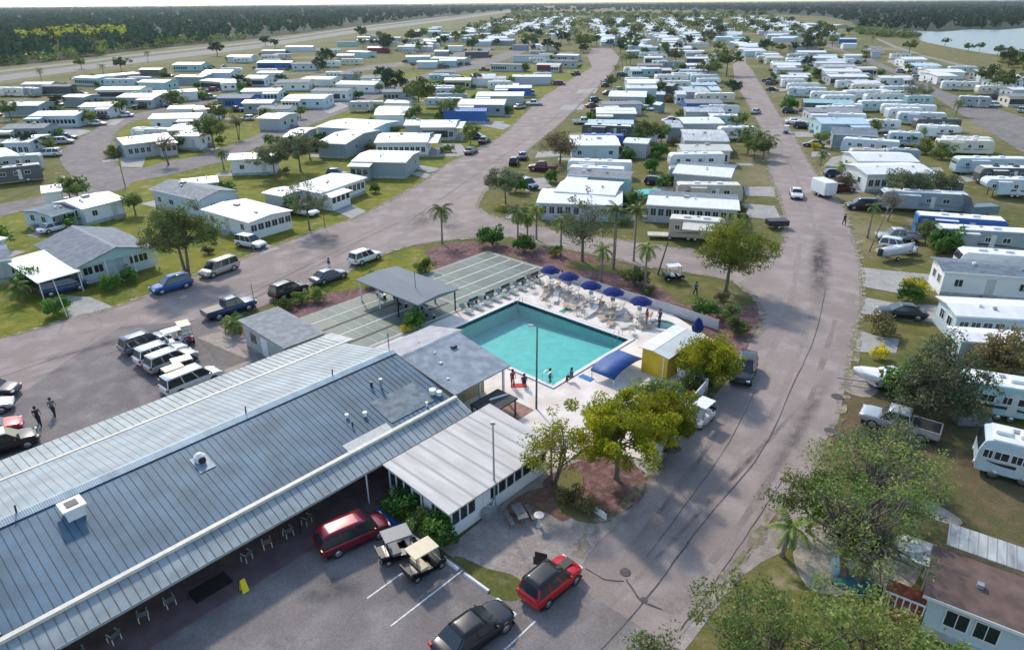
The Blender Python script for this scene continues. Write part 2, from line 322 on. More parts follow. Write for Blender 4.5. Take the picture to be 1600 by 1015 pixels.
# driveways (pale slabs)
for i, q in enumerate([[(102, 462), (140, 464), (178, 480), (108, 499)], [(365, 378), (392, 374), (438, 388), (408, 398)], [(500, 320), (540, 316), (572, 330), (550, 342)], [(640, 262), (660, 259), (692, 264), (670, 270)],
          [(640, 272), (655, 268), (676, 274), (668, 280)], [(690, 225), (720, 225), (733, 240), (715, 245)], [(740, 194), (770, 190), (800, 196), (786, 203)], [(188, 245), (205, 238), (228, 247), (222, 262), (190, 261)],
          [(95, 275), (114, 276), (120, 287), (112, 292), (96, 286)], [(1345, 418), (1400, 424), (1465, 430), (1478, 452), (1420, 462), (1348, 448)], [(1348, 464), (1400, 474), (1480, 478), (1490, 505), (1420, 502), (1345, 490)],
          [(1338, 514), (1365, 524), (1405, 530), (1400, 552), (1336, 550)], [(1350, 258), (1330, 240), (1300, 246), (1284, 262)], [(1268, 238), (1290, 236), (1300, 242), (1268, 246)], [(1282, 270), (1300, 268), (1320, 276), (1302, 284)],
          [(1232, 206), (1285, 207), (1290, 214), (1240, 215)], [(1218, 184), (1250, 182), (1260, 190), (1226, 191)], [(1203, 140), (1228, 138), (1230, 142), (1206, 145)], [(1162, 292), (1210, 292), (1212, 308), (1165, 306)],
          [(1158, 318), (1210, 322), (1222, 345), (1170, 340)], [(840, 238), (872, 236), (880, 244), (836, 247)], [(815, 280), (850, 278), (862, 292), (822, 300)], [(1500, 415 - 140), (1530, 272), (1540, 280), (1510, 285)],
          [(1440, 262), (1470, 262), (1475, 268), (1440, 268)], [(880, 165), (915, 163), (910, 172), (872, 172)], [(905, 140), (935, 138), (930, 146), (900, 146)], [(1385, 95), (1405, 92), (1425, 104), (1412, 110)], [(1430, 122), (1450, 118), (1475, 128), (1455, 133)],
          [(1520, 152), (1560, 148), (1600, 158), (1560, 166)], [(400, 180), (430, 172), (440, 180), (415, 190)], [(500, 170), (530, 160), (545, 166), (515, 178)], [(160, 195), (172, 187), (195, 186), (180, 196)], [(60, 185), (110, 200), (145, 205), (120, 214), (80, 205)]]):
    sheet('driveway', q, .040 + (i % 2) * .003, conc)
# areas round the clubhouse (building frame coordinates)
def bsheet(name, pts, z, m, smooth=0, thick=0, kind='structure'): return sheet(name, [BL(*p) for p in pts], z, m, smooth, kind, False, thick)
sheet('parking_lot', [(-80, 700), (0, 640), (110, 560), (190, 510), (330, 500), (372, 545), (440, 560), (440, 700), (0, 900), (-300, 900)], .042, asph2)
bsheet('parking_lot', [(-14, 31), (20, 31), (20.8, 19.5), (24, 17.5), (24, 8), (18, 0), (-14, -4)], .042, asph2)
bsheet('gravel_yard', [(20.7, 27), (21, 25), (26, 25.1), (31.5, 25.1), (33.4, 24.5), (35.0, 21.5), (32, 18.4), (27.5, 18.2), (24.4, 17.6), (22.4, 18.6), (20.9, 20.4)], .048, gravel, 3)
sheet('grass_strip', [(708, 872), (725, 872), (760, 888), (800, 898), (818, 915), (812, 935), (790, 938), (760, 925), (735, 900)], .054, grass, 3)
sheet('mulch_bed', [(900, 722), (940, 715), (985, 720), (1008, 745), (1005, 775), (975, 800), (935, 812), (900, 790), (860, 775), (850, 750)], .054, mulch, 4)
sheet('grass_strip', [(868, 745), (905, 735), (915, 780), (940, 815), (905, 815), (870, 790)], .058, grass, 3)
sheet('soil', [(790, 795), (820, 770), (865, 762), (905, 790), (880, 815), (850, 800), (815, 812)], .052, ground_mat('red_soil', (.27, .13, .08), (.22, .14, .1), (.34, .22, .16), .4, 2, 9, .6), 4)
sheet('sidewalk', [(985, 722), (1010, 700), (1075, 655), (1085, 662), (1030, 725), (1020, 745), (1012, 742)], .06, conc)
bsheet('walkway', [(-14, 36), (29.6, 36), (29.6, 31.6), (20.6, 31.6), (20.6, 30.9), (-14, 31.1)], .15, mat('walkway_paint', (.15, .1, .105), .8, 0, .2, 1, .2, 12), 0, .15)
# beds between courts and road C, between pool fence and road B
sheet('mulch_bed', [(375, 510), (400, 500), (440, 480), (470, 462), (545, 452), (600, 445), (640, 425), (655, 398), (700, 380), (760, 378), (800, 385), (800, 400), (760, 396), (672, 430), (600, 452), (467, 504), (440, 545), (395, 545)], .018, mulch, 2)
sheet('lawn', [(498, 447), (540, 428), (600, 402), (650, 390), (668, 400), (680, 425), (640, 430), (590, 440), (560, 450), (500, 460), (470, 470), (420, 490), (425, 480)], .022, lawn_m, 2)
sheet('mulch_bed', [(790, 382), (850, 388), (930, 402), (1000, 420), (1090, 440), (1145, 452), (1185, 480), (1190, 505), (1165, 545), (1130, 560), (1085, 505), (960, 462), (880, 432), (800, 400)], .0205, mulch, 2)
sheet('grass_strip', [(1008, 424), (1060, 432), (1110, 440), (1150, 455), (1180, 476), (1150, 478), (1100, 470), (1070, 478), (1040, 455), (1010, 440)], .024, grass, 2)
sheet('grass_strip', [(900, 408), (960, 414), (1005, 424), (1000, 434), (950, 425), (880, 418)], .024, grass, 2)
sheet('concrete_pad', [(308, 528), (345, 518), (395, 565), (355, 585)], .05, mat('tan_pad', (.36, .31, .26), .9, 0, .15, 2, .2, 20))
# worn soil and shell patches at the lower right
sheet('soil', [(1330, 580), (1600, 700), (1600, 900), (1450, 840), (1330, 760), (1300, 680)], .008, ground_mat('soil', (.15, .11, .06), (.12, .12, .045), (.2, .14, .08), .12, .8, 6, .5), 3)
sheet('shell_ground', [(1240, 850), (1290, 818), (1370, 830), (1440, 850), (1440, 890), (1410, 925), (1320, 930), (1260, 915)], .012, shell, 4)
sheet('shell_ground', [(1400, 760), (1440, 775), (1500, 810), (1490, 820), (1430, 800), (1390, 778)], .012, shell, 4)
sheet('shell_ground', [(1180, 850), (1225, 800), (1262, 762), (1275, 800), (1240, 850), (1160, 900), (1050, 1040), (1040, 1010), (1110, 945)], .014, gravel, 3)
sheet('shell_ground', [(1320, 590), (1345, 585), (1375, 600), (1360, 620), (1322, 612)], .014, gravel, 3)
# oil stains, tyre marks: thin worn patches of darker asphalt
def stain(pts, z=.048, a=.75, col=(.07, .06, .062), sc=.8):
    nm = 'stain%.2f' % a + str(col[0])
    if nm not in MATS:
        m, N, Lk, b = newmat(nm); b.inputs['Base Color'].default_value = col + (1,); b.inputs['Roughness'].default_value = .8
        tc = N.new('ShaderNodeTexCoord'); mp = N.new('ShaderNodeVectorMath'); mp.operation = 'MULTIPLY_ADD'; mp.inputs[1].default_value = (2, 2, 0); mp.inputs[2].default_value = (-1, -1, 0)
        Lk.new(tc.outputs['UV'], mp.inputs[0]); ln = N.new('ShaderNodeVectorMath'); ln.operation = 'LENGTH'; Lk.new(mp.outputs[0], ln.inputs[0])
        mr = N.new('ShaderNodeMapRange'); mr.interpolation_type = 'SMOOTHSTEP'; mr.inputs[1].default_value = 1; mr.inputs[2].default_value = .1; Lk.new(ln.outputs['Value'], mr.inputs[0])
        g = N.new('ShaderNodeNewGeometry'); nz = noise(N, Lk, g.outputs['Position'], sc, 6, .3, .65)
        mu = N.new('ShaderNodeMath'); mu.operation = 'MULTIPLY'; Lk.new(mr.outputs[0], mu.inputs[0]); Lk.new(nz, mu.inputs[1])
        m2 = N.new('ShaderNodeMath'); m2.operation = 'MULTIPLY'; m2.inputs[1].default_value = a; Lk.new(mu.outputs[0], m2.inputs[0]); Lk.new(m2.outputs[0], b.inputs['Alpha'])
        MATS[nm] = m
    q = [P(*p) for p in pts]; me = bpy.data.meshes.new('road_stain'); me.from_pydata([(a.x, a.y, z) for a in q], [], [(0, 1, 2, 3)])
    uv = me.uv_layers.new(); 
    for i, c in enumerate([(0, 0), (1, 0), (1, 1), (0, 1)]): uv.data[i].uv = c
    me.materials.append(MATS[nm]); o = bpy.data.objects.new('road_stain', me); COL.objects.link(o); o['kind'] = 'structure'
stain([(1252, 500), (1310, 500), (1300, 350), (1265, 350)])
stain([(1268, 440), (1290, 440), (1288, 385), (1268, 385)], .052)
stain([(600, 365), (660, 365), (720, 320), (640, 330)], .05, .55)
stain([(480, 400), (545, 400), (545, 360), (480, 360)], .05, .5)
stain([(680, 362), (730, 362), (725, 346), (685, 346)], .05, .6)
stain([(180, 640), (400, 560), (330, 500), (150, 560)], .05, .35)
stain([(0, 590), (330, 500), (320, 490), (0, 575)], .052, .5)
stain([(930, 790), (1010, 790), (1090, 680), (1010, 700)], .05, .4)
stain([(1130, 830), (1180, 830), (1330, 560), (1290, 560)], .05, .4)
stain([(880, 1015), (900, 1015), (1290, 600), (1275, 600)], .054, .6)
stain([(420, 950), (560, 950), (620, 900), (430, 880)], .056, .5, (.05, .06, .075))
stain([(940, 830), (1010, 820), (1020, 760), (960, 780)], .05, .5)
def ribbon(pts, w_, m, z, name='road_crack'):
    q = smoothpoly([P(*p) for p in pts], 6, False); rn = random.Random(int(pts[0][0])); L_, R_ = [], []
    for i, p in enumerate(q):
        d = (q[min(i + 1, len(q) - 1)] - q[max(i - 1, 0)]).normalized(); n = Vector((-d.y, d.x, 0)); o_ = n * rn.uniform(-.03, .03); ww = w_ * rn.uniform(.5, 1.3)
        L_.append(p + o_ + n * ww / 2); R_.append(p + o_ - n * ww / 2)
    me = bpy.data.meshes.new(name); v = [(a.x, a.y, z) for a in L_ + R_]; k = len(L_); me.from_pydata(v, [], [(i, i + 1, k + i + 1, k + i) for i in range(k - 1)]); me.materials.append(m)
    o = bpy.data.objects.new(name, me); COL.objects.link(o); o['kind'] = 'structure'
edg = mat('sandy_edge', (.36, .31, .24), .95, 0, .25, 1.2, .3, 9, col2=(.2, .19, .09)); N, Lk = edg.node_tree.nodes, edg.node_tree.links; g = N.new('ShaderNodeNewGeometry'); Lk.new(noise(N, Lk, g.outputs['Position'], 1.1, 6, .42, .6), N['Principled BSDF'].inputs['Alpha'])
for i, pl_ in enumerate([[(0, 530), (105, 500), (180, 480), (300, 432), (400, 395), (500, 358), (560, 338), (660, 285), (700, 255), (780, 215), (850, 150), (925, 105)], [(1177, 112), (1200, 150), (1225, 190), (1240, 210), (1265, 254), (1282, 279), (1312, 314), (1322, 332), (1335, 374), (1345, 414), (1347, 454), (1345, 492), (1340, 513), (1332, 558), (1325, 590), (1317, 620), (1310, 658), (1290, 688), (1280, 733), (1262, 756), (1215, 800), (1165, 865), (1100, 950)],
        [(1148, 130), (1160, 150), (1183, 190), (1198, 225), (1200, 267), (1215, 304), (1224, 337), (1225, 379), (1212, 392), (1150, 395), (1062, 388), (950, 372), (870, 361)], [(930, 140), (900, 170), (868, 200), (825, 235), (775, 280), (752, 308), (748, 325), (765, 335), (800, 346), (860, 358)], [(470, 455), (500, 440), (545, 425), (600, 397), (640, 385), (690, 377), (780, 370), (860, 385), (950, 402), (1000, 415), (1090, 428), (1145, 440), (1180, 468), (1192, 500), (1172, 535)],
        [(1030, 727), (1000, 765), (960, 800), (925, 828), (900, 870)], [(178, 252), (178, 215), (205, 190), (262, 172)], [(95, 240), (120, 218), (175, 189)]]): ribbon(pl_, .95, edg, .0615 + i * .0004, 'road_edge')
crk = mat('crack_fill', (.1, .08, .082), .9, 0, .3, 3); wear = mat('worn_band', (.4, .335, .305), .9, 0, .2, .8, .2, 9); dkb = mat('dark_band', (.2, .165, .15), .9, 0, .25, .7, .2, 9)
for m_ in (wear, dkb):   # worn paint-thin layer with ragged gaps
    N, Lk = m_.node_tree.nodes, m_.node_tree.links; g = N.new('ShaderNodeNewGeometry'); a_ = noise(N, Lk, g.outputs['Position'], .35, 7, .42, .75)
    mu = N.new('ShaderNodeMath'); mu.operation = 'MULTIPLY'; mu.inputs[1].default_value = .55; Lk.new(a_, mu.inputs[0]); Lk.new(mu.outputs[0], N['Principled BSDF'].inputs['Alpha'])
ribbon([(935, 1020), (1010, 935), (1100, 815), (1190, 705), (1240, 600), (1275, 520), (1290, 450)], .07, crk, .058)
ribbon([(1062, 985), (1130, 890), (1190, 800), (1235, 730)], .05, crk, .058); ribbon([(978, 905), (1002, 938), (1034, 952)], .1, crk, .060); ribbon([(915, 888), (945, 905), (975, 908)], .06, crk, .058)
ribbon([(1010, 870), (1070, 790), (1140, 690), (1180, 610)], .04, crk, .058); ribbon([(0, 590), (120, 550), (250, 515), (330, 490), (470, 420), (640, 340)], .06, crk, .057)
ribbon([(640, 345), (760, 262), (860, 190), (930, 128)], .09, crk, .057); ribbon([(520, 425), (640, 360), (730, 300), (830, 230), (925, 160)], .7, wear, .054)
ribbon([(0, 608), (150, 560), (300, 512), (420, 455), (560, 382)], .8, dkb, .054); ribbon([(0, 578), (150, 535), (300, 485), (450, 425), (600, 350)], .7, wear, .054)
ribbon([(1060, 860), (1150, 740), (1220, 620), (1270, 480), (1280, 400), (1262, 320), (1230, 250)], .6, wear, .054); ribbon([(960, 900), (1060, 770), (1140, 660), (1200, 560), (1235, 470), (1250, 380)], .7, wear, .054)
ribbon([(1110, 880), (1190, 770), (1260, 640), (1305, 500)], .5, dkb, .055); ribbon([(990, 850), (1080, 735), (1160, 620)], .5, dkb, .055)
ribbon([(820, 368), (900, 384), (1000, 402), (1130, 420)], .5, dkb, .056)
for (x, y, r) in [(977, 894, .33), (1308, 620, .5), (1297, 673, .45), (1006, 937, .2)]:
    c = P(x, y); bmc = [(c.x + r * math.cos(t * .524), c.y + r * math.sin(t * .524)) for t in range(12)]
    b = MB(); b.prism(bmc, .02, .062); o = b.build('manhole_cover', mat('iron', (.09, .08, .08), .7, .3, .3, 8))
    tag(o, {977: 'round dark manhole cover on the asphalt right of the red car', 1308: 'brown round cover near the road edge below the grey pickup', 1297: 'small brown cover at the road edge beside the oak', 1006: 'pale little survey plate in the road below the manhole'}[x], 'manhole')
# parking lines, wheel stops, hatching
lm = mat('line_paint', (.7, .7, .68), .7, 0, .2, 4)
def line(x0, y0, x1, y1, w_=.1, z=.056, m=lm):
    a, b = BL(x0, y0), BL(x1, y1); d = (b - a).normalized(); n = Vector((-d.y, d.x, 0)) * w_ / 2
    sheet('road_marking', [a + n, b + n, b - n, a - n], z, m, px=False)
line(15.3, 25.3, 20.2, 25.3); line(15.0, 22.8, 20.4, 22.8); line(15, 19.8, 20.3, 19.8); line(16, 17.2, 20.5, 17.2)
bluep = mat('blue_paint', (.02, .16, .5), .6, 0, .15, 4)
line(18.7, 30.9, 20.4, 30.9, .22, .057, bluep); line(20.4, 30.9, 20.4, 28.6, .22, .058, bluep)
for i in range(4): line(-0 + 29.6, 53 + i * 2.4, 27.5, 53 + i * 2.4, .1)
for i in range(5):
    a = P(330 - i * 24, 590 + i * 14); 
stopm = mat('wheel_stop', (.72, .72, .7), .7, 0, .08)
for i, (y0, nm) in enumerate([(26.6, 'long white concrete wheel stop in front of the black golf cart'), (24.0, 'white concrete wheel stop in front of the cream golf cart'), (21.5, 'white concrete wheel stop in the empty bay beside the black sedan')]):
    b = MB(); b.extry([(-.12, 0), (.12, 0), (.07, .14), (-.07, .14)], -1.0, 1.0)
    o = b.build('wheel_stop', stopm, None, loc=BL(20.25, y0, .045), rz=BA); tag(o, nm, 'wheel stop', 'wheel stops of the front parking bays')
b = MB(); b.extry([(-.12, 0), (.12, 0), (.07, .14), (-.07, .14)], -1.0, 1.0); o = b.build('wheel_stop', bluep, None, loc=BL(20.2, 29.8, .062), rz=BA)
tag(o, 'blue painted wheel stop in front of the maroon minivan', 'wheel stop', 'wheel stops of the front parking bays')
# ================================================================== CLUBHOUSE
nearroof = mat('roof_sheet_shaded', (.075, .14, .2), .6, .15, .22, .5, .12, 9)  # near slope turned from the sun: shade and sky blue painted into its colour
farroof = mat('roof_sheet_lit', (.27, .32, .35), .6, .1, .15, .6, .12, 9)  # same roof facing the sun: painted lighter as the lit slope
porchroof = mat('porch_sheet', (.3, .345, .36), .6, .1, .16, .8, .12, 9)
seam_m = mat('seam_dark', (.035, .055, .075), .5, .3, .1)  # standing seams in a dark slate blue
gut_m = mat('cream_gutter', (.62, .58, .5), .6, 0, .12, 3)
def shift(b, ox, oy):
    b.v = [(x - ox, y - oy, z) for x, y, z in b.v]; return b
CO = (12, 40)
club = thing('clubhouse', 'long clubhouse with blue-grey ribbed metal gable roof beside the parking lot', 'building', BL(*CO), BA)
def cp(b, name, m, **k): return shift(b, *CO).build(name, m, club, **k)
X0, X1 = -14, 29.7
YN, YG, YR, YF, YE = 31.7, 33.3, 40.3, 47.4, 51.2
ZE, ZG, ZR = 2.7, 3.4, 5.05
def slope(b, x0, x1, ya, za, yb, zb, th=.08):
    b.add([(x0, ya, za), (x1, ya, za), (x1, yb, zb), (x0, yb, zb), (x0, ya, za - th), (x1, ya, za - th), (x1, yb, zb - th), (x0, yb, zb - th)],
          [(0, 1, 2, 3), (7, 6, 5, 4), (0, 4, 5, 1), (1, 5, 6, 2), (2, 6, 7, 3), (3, 7, 4, 0)])
def ribs(ya, za, yb, zb, pitch, x0=X0, x1=X1, rw=.03, rh=.05, wob=0):
    b = MB(); x = x0 + .1; rnd = random.Random(int(ya * 10))
    while x < x1:
        dx = rnd.uniform(-wob, wob)
        b.add([(x - rw, ya, za), (x + rw, ya, za), (x + rw + dx, yb, zb), (x - rw + dx, yb, zb), (x - rw, ya, za + rh), (x + rw, ya, za + rh), (x + rw + dx, yb, zb + rh), (x - rw + dx, yb, zb + rh)],
              [(4, 5, 6, 7), (0, 4, 7, 3), (1, 2, 6, 5), (0, 1, 5, 4), (2, 3, 7, 6)]); x += pitch
    return b
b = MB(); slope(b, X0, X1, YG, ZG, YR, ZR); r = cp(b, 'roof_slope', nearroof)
r['label'] = 'ribbed near slope of the clubhouse roof, blue-grey shade put into its colour'
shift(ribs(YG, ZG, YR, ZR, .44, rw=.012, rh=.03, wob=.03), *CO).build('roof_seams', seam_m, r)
b = MB(); slope(b, X0, X1, YR, ZR, YF, ZG); r = cp(b, 'roof_slope', farroof); r['label'] = 'pale grey far slope of the clubhouse roof, sunlight put into its colour'
shift(ribs(YR, ZR, YF, ZG, .44, rw=.011, rh=.02), *CO).build('roof_seams', mat('seam_pale', (.2, .23, .25), .5, .2, .1), r)
b = MB(); slope(b, X0, X1 + .4, YN, ZE, YG, ZG - .08); r = cp(b, 'porch_roof', porchroof); r['label'] = 'narrow pale ribbed porch roof along the near eave'
shift(ribs(YN, ZE, YG, ZG - .08, .5, rw=.014, rh=.03), *CO).build('roof_seams', mat('seam_rust', (.15, .13, .11), .7, .1, .2), r)
b = MB(); slope(b, X0, X1 + 1.2, YF, ZG - .08, YE, ZE); r = cp(b, 'porch_roof', porchroof); r['label'] = 'wide pale ribbed porch roof along the far eave'
shift(ribs(YF, ZG - .08, YE, ZE, .5, rw=.012, rh=.03), *CO).build('roof_seams', mat('seam_rust', (.15, .13, .11), .7, .1, .2), r)
b = MB(); b.box(X0, X1 + .3, YG - .16, YG + .14, ZG - .1, ZG + .1); cp(b, 'gutter', gut_m)
b = MB(); b.box(X0, X1 + .9, YF - .12, YF + .12, ZG - .1, ZG + .07); cp(b, 'gutter', gut_m)
b = MB(); b.extr([(YR - .45, ZR - .03), (YR, ZR + .14), (YR + .45, ZR - .03)], X0, X1); cp(b, 'ridge_cap', ribmat('ridge_metal', (.4, .5, .56), .12, .5, .4, .8, .3))
b = MB(); b.box(X0, X1 - .3, 34.6, 49, 0, 2.75); b.extr([(34.6, 2.75), (49, 2.75), (47, 3.25), (YR, 4.9), (YG + .2, 3.2)], X0, X1 - .3); cp(b, 'wall', mat('yellow_wall', (.4, .36, .14), .8, 0, .15, 1.5))
for x in (-6, 1.2, 8.4, 15.6):
    b = MB(); b.box(x, x + .1, YN + .9, YN + 1.0, .15, ZE + .2); cp(b, 'porch_post', dark_m)
b = MB(); b.box(X0, X1, YN - .03, YN + .03, ZE - .18, ZE + .0); cp(b, 'eave_fascia', mat('fascia', (.3, .33, .34), .6))
# wall details under the porch
for i, (xa, xb, za, zb, m, nm) in enumerate([(1, 3, .2, 2.2, 'dark_g', 'window'), (8.6, 9.6, .15, 2.2, 'dark_g', 'door'), (9.7, 10.7, .15, 2.2, 'dark_g', 'door'), (6.2, 7.4, 1, 2.1, 'w', 'window'), (-2, 0, 1, 2.1, 'w', 'window'), (4, 5.2, 1, 2.1, 'w', 'window'), (13, 14.6, 1, 2.1, 'w', 'window'), (19.2, 20.4, .15, 2.2, 'bl', 'door')]):
    b = MB(); b.box(xa, xb, 34.5, 34.58, za, zb); f = cp(b, nm, {'dark_g': dark_m, 'w': frame_m, 'bl': bluep}[m])
    b = MB(); b.box(xa + .1, xb - .1, 34.46, 34.5, za + .1, zb - .1); shift(b, *CO).build('pane', glass, f)
def bthing(name, label, cat, x, y, z=0, rz=0, group=None): return thing(name, label, cat, BL(x, y, z), BA + rz, group)
# roof fittings are parts of the roof they are fixed to
def roofz(y): return ZG + (ZR - ZG) * (y - YG) / (YR - YG) if y < YR else ZR - (ZR - ZG) * (y - YR) / (YF - YR)
def fit(name, fn, m, label=None):
    b = MB(); fn(b); o = cp(b, name, m)
    if label: o['label'] = label
    return o
fit('vent_hood', lambda b: (b.box(5.2, 6.1, 38.2, 39.1, roofz(38.2) - .1, roofz(39) + .55), b.box(5.05, 6.25, 38.05, 39.25, roofz(39) + .5, roofz(39) + .62)), white_m, 'square white kitchen vent on the near slope')
fit('vent_grille', lambda b: b.box(5.35, 5.95, 38.35, 38.95, roofz(39) + .625, roofz(39) + .66), dark_m)
fit('vent_dome', lambda b: b.tube([(12.7, 38.3, 4.4), (12.7, 38.3, 4.95), (12.7, 38.3, 5.15)], [.32, .34, .12], 12), white_m, 'white round vent with dark front')
fit('vent_flashing', lambda b: slope(b, 12.2, 13.2, 37.3, roofz(37.3) + .05, 38.7, roofz(38.7) + .05, .02), mat('flash', (.2, .26, .31), .5, .2, .2, 4))
fit('vent_opening', lambda b: b.tube([(12.7, 37.93, 4.75), (12.7, 38.0, 4.75)], [.24, .24], 10), dark_m)
for (x, y, h, rr, m) in [(22.2, 36.2, .2, .1, white_m), (23.3, 35.6, .25, .12, white_m), (26.1, 37.3, .7, .1, grey_m), (25.6, 37.8, .35, .1, dark_m), (28.8, 34.6, .3, .2, white_m), (29.1, 34.2, .25, .16, white_m), (22.0, 35.3, .3, .06, dark_m), (27.5, 33.8, .3, .08, white_m)]:
    fit('roof_pipe', lambda b: (b.tube([(x, y, roofz(y) - .1), (x, y, roofz(y) + h)], rr, 8), b.tube([(x, y, roofz(y) + h), (x, y, roofz(y) + h + .08)], rr * 1.4, 8)), m)
fit('roof_patch', lambda b: slope(b, 20.3, 24.0, YG + .15, roofz(YG + .15) + .05, YG + .85, roofz(YG + .85) + .05, .02), mat('patch_pale', (.55, .55, .5), .6, 0, .12, 4), 'pale repair patch at the near gutter')
fit('roof_patch', lambda b: slope(b, 24.3, 28.4, 33.9, roofz(33.9) + .055, 36.4, roofz(36.4) + .055, .02), mat('patch_grey', (.13, .17, .2), .6, .1, .35, 1.6, .4, 6), 'dark weathered panel near the roof end')
fit('roof_patch', lambda b: slope(b, -1.5, .6, 33.6, roofz(33.6) + .06, 37.2, roofz(37.2) + .06, .02), mat('patch_blue', (.3, .38, .5), .5, .2, .2, 3), 'pale blue replacement panel at the left end')
for x in (1.9, 3.4, 17, 24): fit('roof_pipe', lambda b: b.tube([(x, YR + .1, ZR), (x + .05, YR + .1, ZR + .6)], .05, 6), dark_m)
fit('antenna_mast', lambda b: (b.tube([(29.4, 40.4, 5), (29.4, 40.4, 6.7)], .035, 6), b.tube([(29.0, 40.4, 6.3), (29.9, 40.4, 6.3)], .02, 5), b.tube([(29.2, 40.4, 6.5), (29.7, 40.4, 6.5)], .02, 5)), dark_m)
fit('downpipe', lambda b: b.tube([(20.3, YN + .02, 2.6), (20.3, YN + .02, .15)], .05, 6), white_m)
# ---- grey shingle annex
CO2 = (33.5, 39)
ann = bthing('annex_building', 'low grey shingled gable annex between clubhouse and swimming pool', 'building', *CO2)
def ap(b, name, m, **k): return shift(b, *CO2).build(name, m, ann, **k)
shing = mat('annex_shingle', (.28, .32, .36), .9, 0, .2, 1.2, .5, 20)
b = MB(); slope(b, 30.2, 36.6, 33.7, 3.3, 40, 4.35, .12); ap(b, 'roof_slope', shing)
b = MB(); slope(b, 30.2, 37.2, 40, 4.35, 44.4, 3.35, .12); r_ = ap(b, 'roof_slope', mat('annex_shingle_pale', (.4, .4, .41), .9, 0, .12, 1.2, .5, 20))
b = MB(); b.extr([(39.6, 4.28), (40, 4.43), (40.4, 4.27)], 30.2, 36.7); ap(b, 'ridge_cap', shing)
b = MB(); b.box(30.3, 35.9, 36.2, 43.9, 0, 3.3); b.extr([(36.2, 3.3), (43.9, 3.3), (40, 4.15)], 30.3, 35.9); ap(b, 'wall', mat('annex_wall', (.45, .38, .2), .8, 0, .1))
for (x, y) in [(36.2, 34.2), (33.4, 34.2)]: b = MB(); b.box(x - .08, x + .08, y - .08, y + .08, 0, 3.2); ap(b, 'post', white_m)
for (x, y, s) in [(34.6, 38.4, .25), (32.2, 37.4, .14), (31.2, 35.5, .12), (32.8, 38.8, .1), (33.4, 41.5, .1)]:
    b = MB(); z = 3.3 + (y - 33.7) / 6.3 * 1.05 if y < 40 else 4.1; b.box(x - s, x + s, y - s * .7, y + s * .7, z, z + s * .9); ap(b, 'roof_vent', dark_m if s > .2 else white_m, bevel=.03)
b = MB(); b.box(35.95, 36.0, 37.3, 38.2, .1, 2.1); ap(b, 'door', dark_m)
# ---- white flat-roof screened annex
CO3 = (26.5, 28.2)
wan = bthing('screened_annex', 'white screened room with flat white ribbed roof in front of the clubhouse', 'building', *CO3)
def wp(b, name, m, **k): return shift(b, *CO3).build(name, m, wan, **k)
wr = ribmat('white_panel_roof', (.56, .54, .52), 1.2, .6, .0, .5, .3, 'X', (.4, .38, .36))
b = MB(); b.add([(21.3, 24.8, 2.5), (31.3, 24.6, 2.5), (31.9, 31.6, 2.66), (21.6, 31.6, 2.66), (21.3, 24.8, 2.38), (31.3, 24.6, 2.38), (31.9, 31.6, 2.54), (21.6, 31.6, 2.54)], [(0, 1, 2, 3), (7, 6, 5, 4), (0, 4, 5, 1), (1, 5, 6, 2), (2, 6, 7, 3), (3, 7, 4, 0)]); wp(b, 'roof', wr)
b = MB(); b.box(21.8, 31.0, 25.2, 31.3, 0, .95); wp(b, 'wall', white_m)
b = MB(); b.box(21.8, 31.0, 25.2, 31.3, 2.15, 2.4); wp(b, 'wall_header', white_m)
b = MB(); b.box(21.84, 30.96, 25.24, 31.26, .95, 2.15); wp(b, 'screen_panel', glass)
b = MB()
for x in [21.8, 22.5, 23.2, 25.2, 26.0, 26.8, 27.6, 28.4, 29.4, 30.2, 30.9]: b.box(x, x + .09, 25.18, 25.25, .9, 2.2)
b.box(23.9, 25.2, 25.18, 25.25, .9, 2.2)
for y in [25.2, 25.9, 26.6, 27.7, 28.9, 29.7, 30.5, 31.2]: b.box(21.78, 21.85, y, y + .09, .9, 2.2)
b.box(21.78, 21.85, 27.0, 27.75, .9, 2.2); wp(b, 'mullions', frame_m)
b = MB(); b.box(21.72, 21.8, 27.9, 28.75, .1, 2.1); d_ = wp(b, 'door', frame_m); b = MB(); b.box(21.69, 21.72, 28, 28.65, .9, 2.0); shift(b, *CO3).build('pane', glass, d_)
b = MB(); b.tube([(24.6, 25.1, 2.3), (24.6, 25.05, 1.0), (25.1, 24.8, .7), (25.6, 25.1, 1.0)], .04, 6); wp(b, 'downpipe', white_m)
b = MB(); b.box(24.3, 25.4, 24.55, 25.1, 0, .75); wp(b, 'ac_unit', grey_m)
# ---- dark bin shelter between annexes
bs_ = bthing('bin_shelter', 'low dark flat-roofed shelter beside the grey annex and white annex', 'shelter', 33.3, 32.6)
b = MB(); b.box(-1.6, 1.6, -1.2, 1.0, 1.7, 1.85); b.build('roof', mat('dark_felt', (.07, .07, .07), .9, 0, .3), bs_)
for x, y in ((-1.5, -1.1), (1.4, -1.1), (-1.5, .9), (1.4, .9)): b = MB(); b.box(x, x + .1, y, y + .1, 0, 1.7); b.build('post', dark_m, bs_)
b = MB(); b.box(-1.3, 1.2, .5, .6, 0, 1.7); b.build('back_wall', dark_m, bs_)
b = MB(); b.tube([(-.2, .2, 1.93), (1.4, -.3, 1.93)], .09, 6); b.build('white_pipe', white_m, bs_)
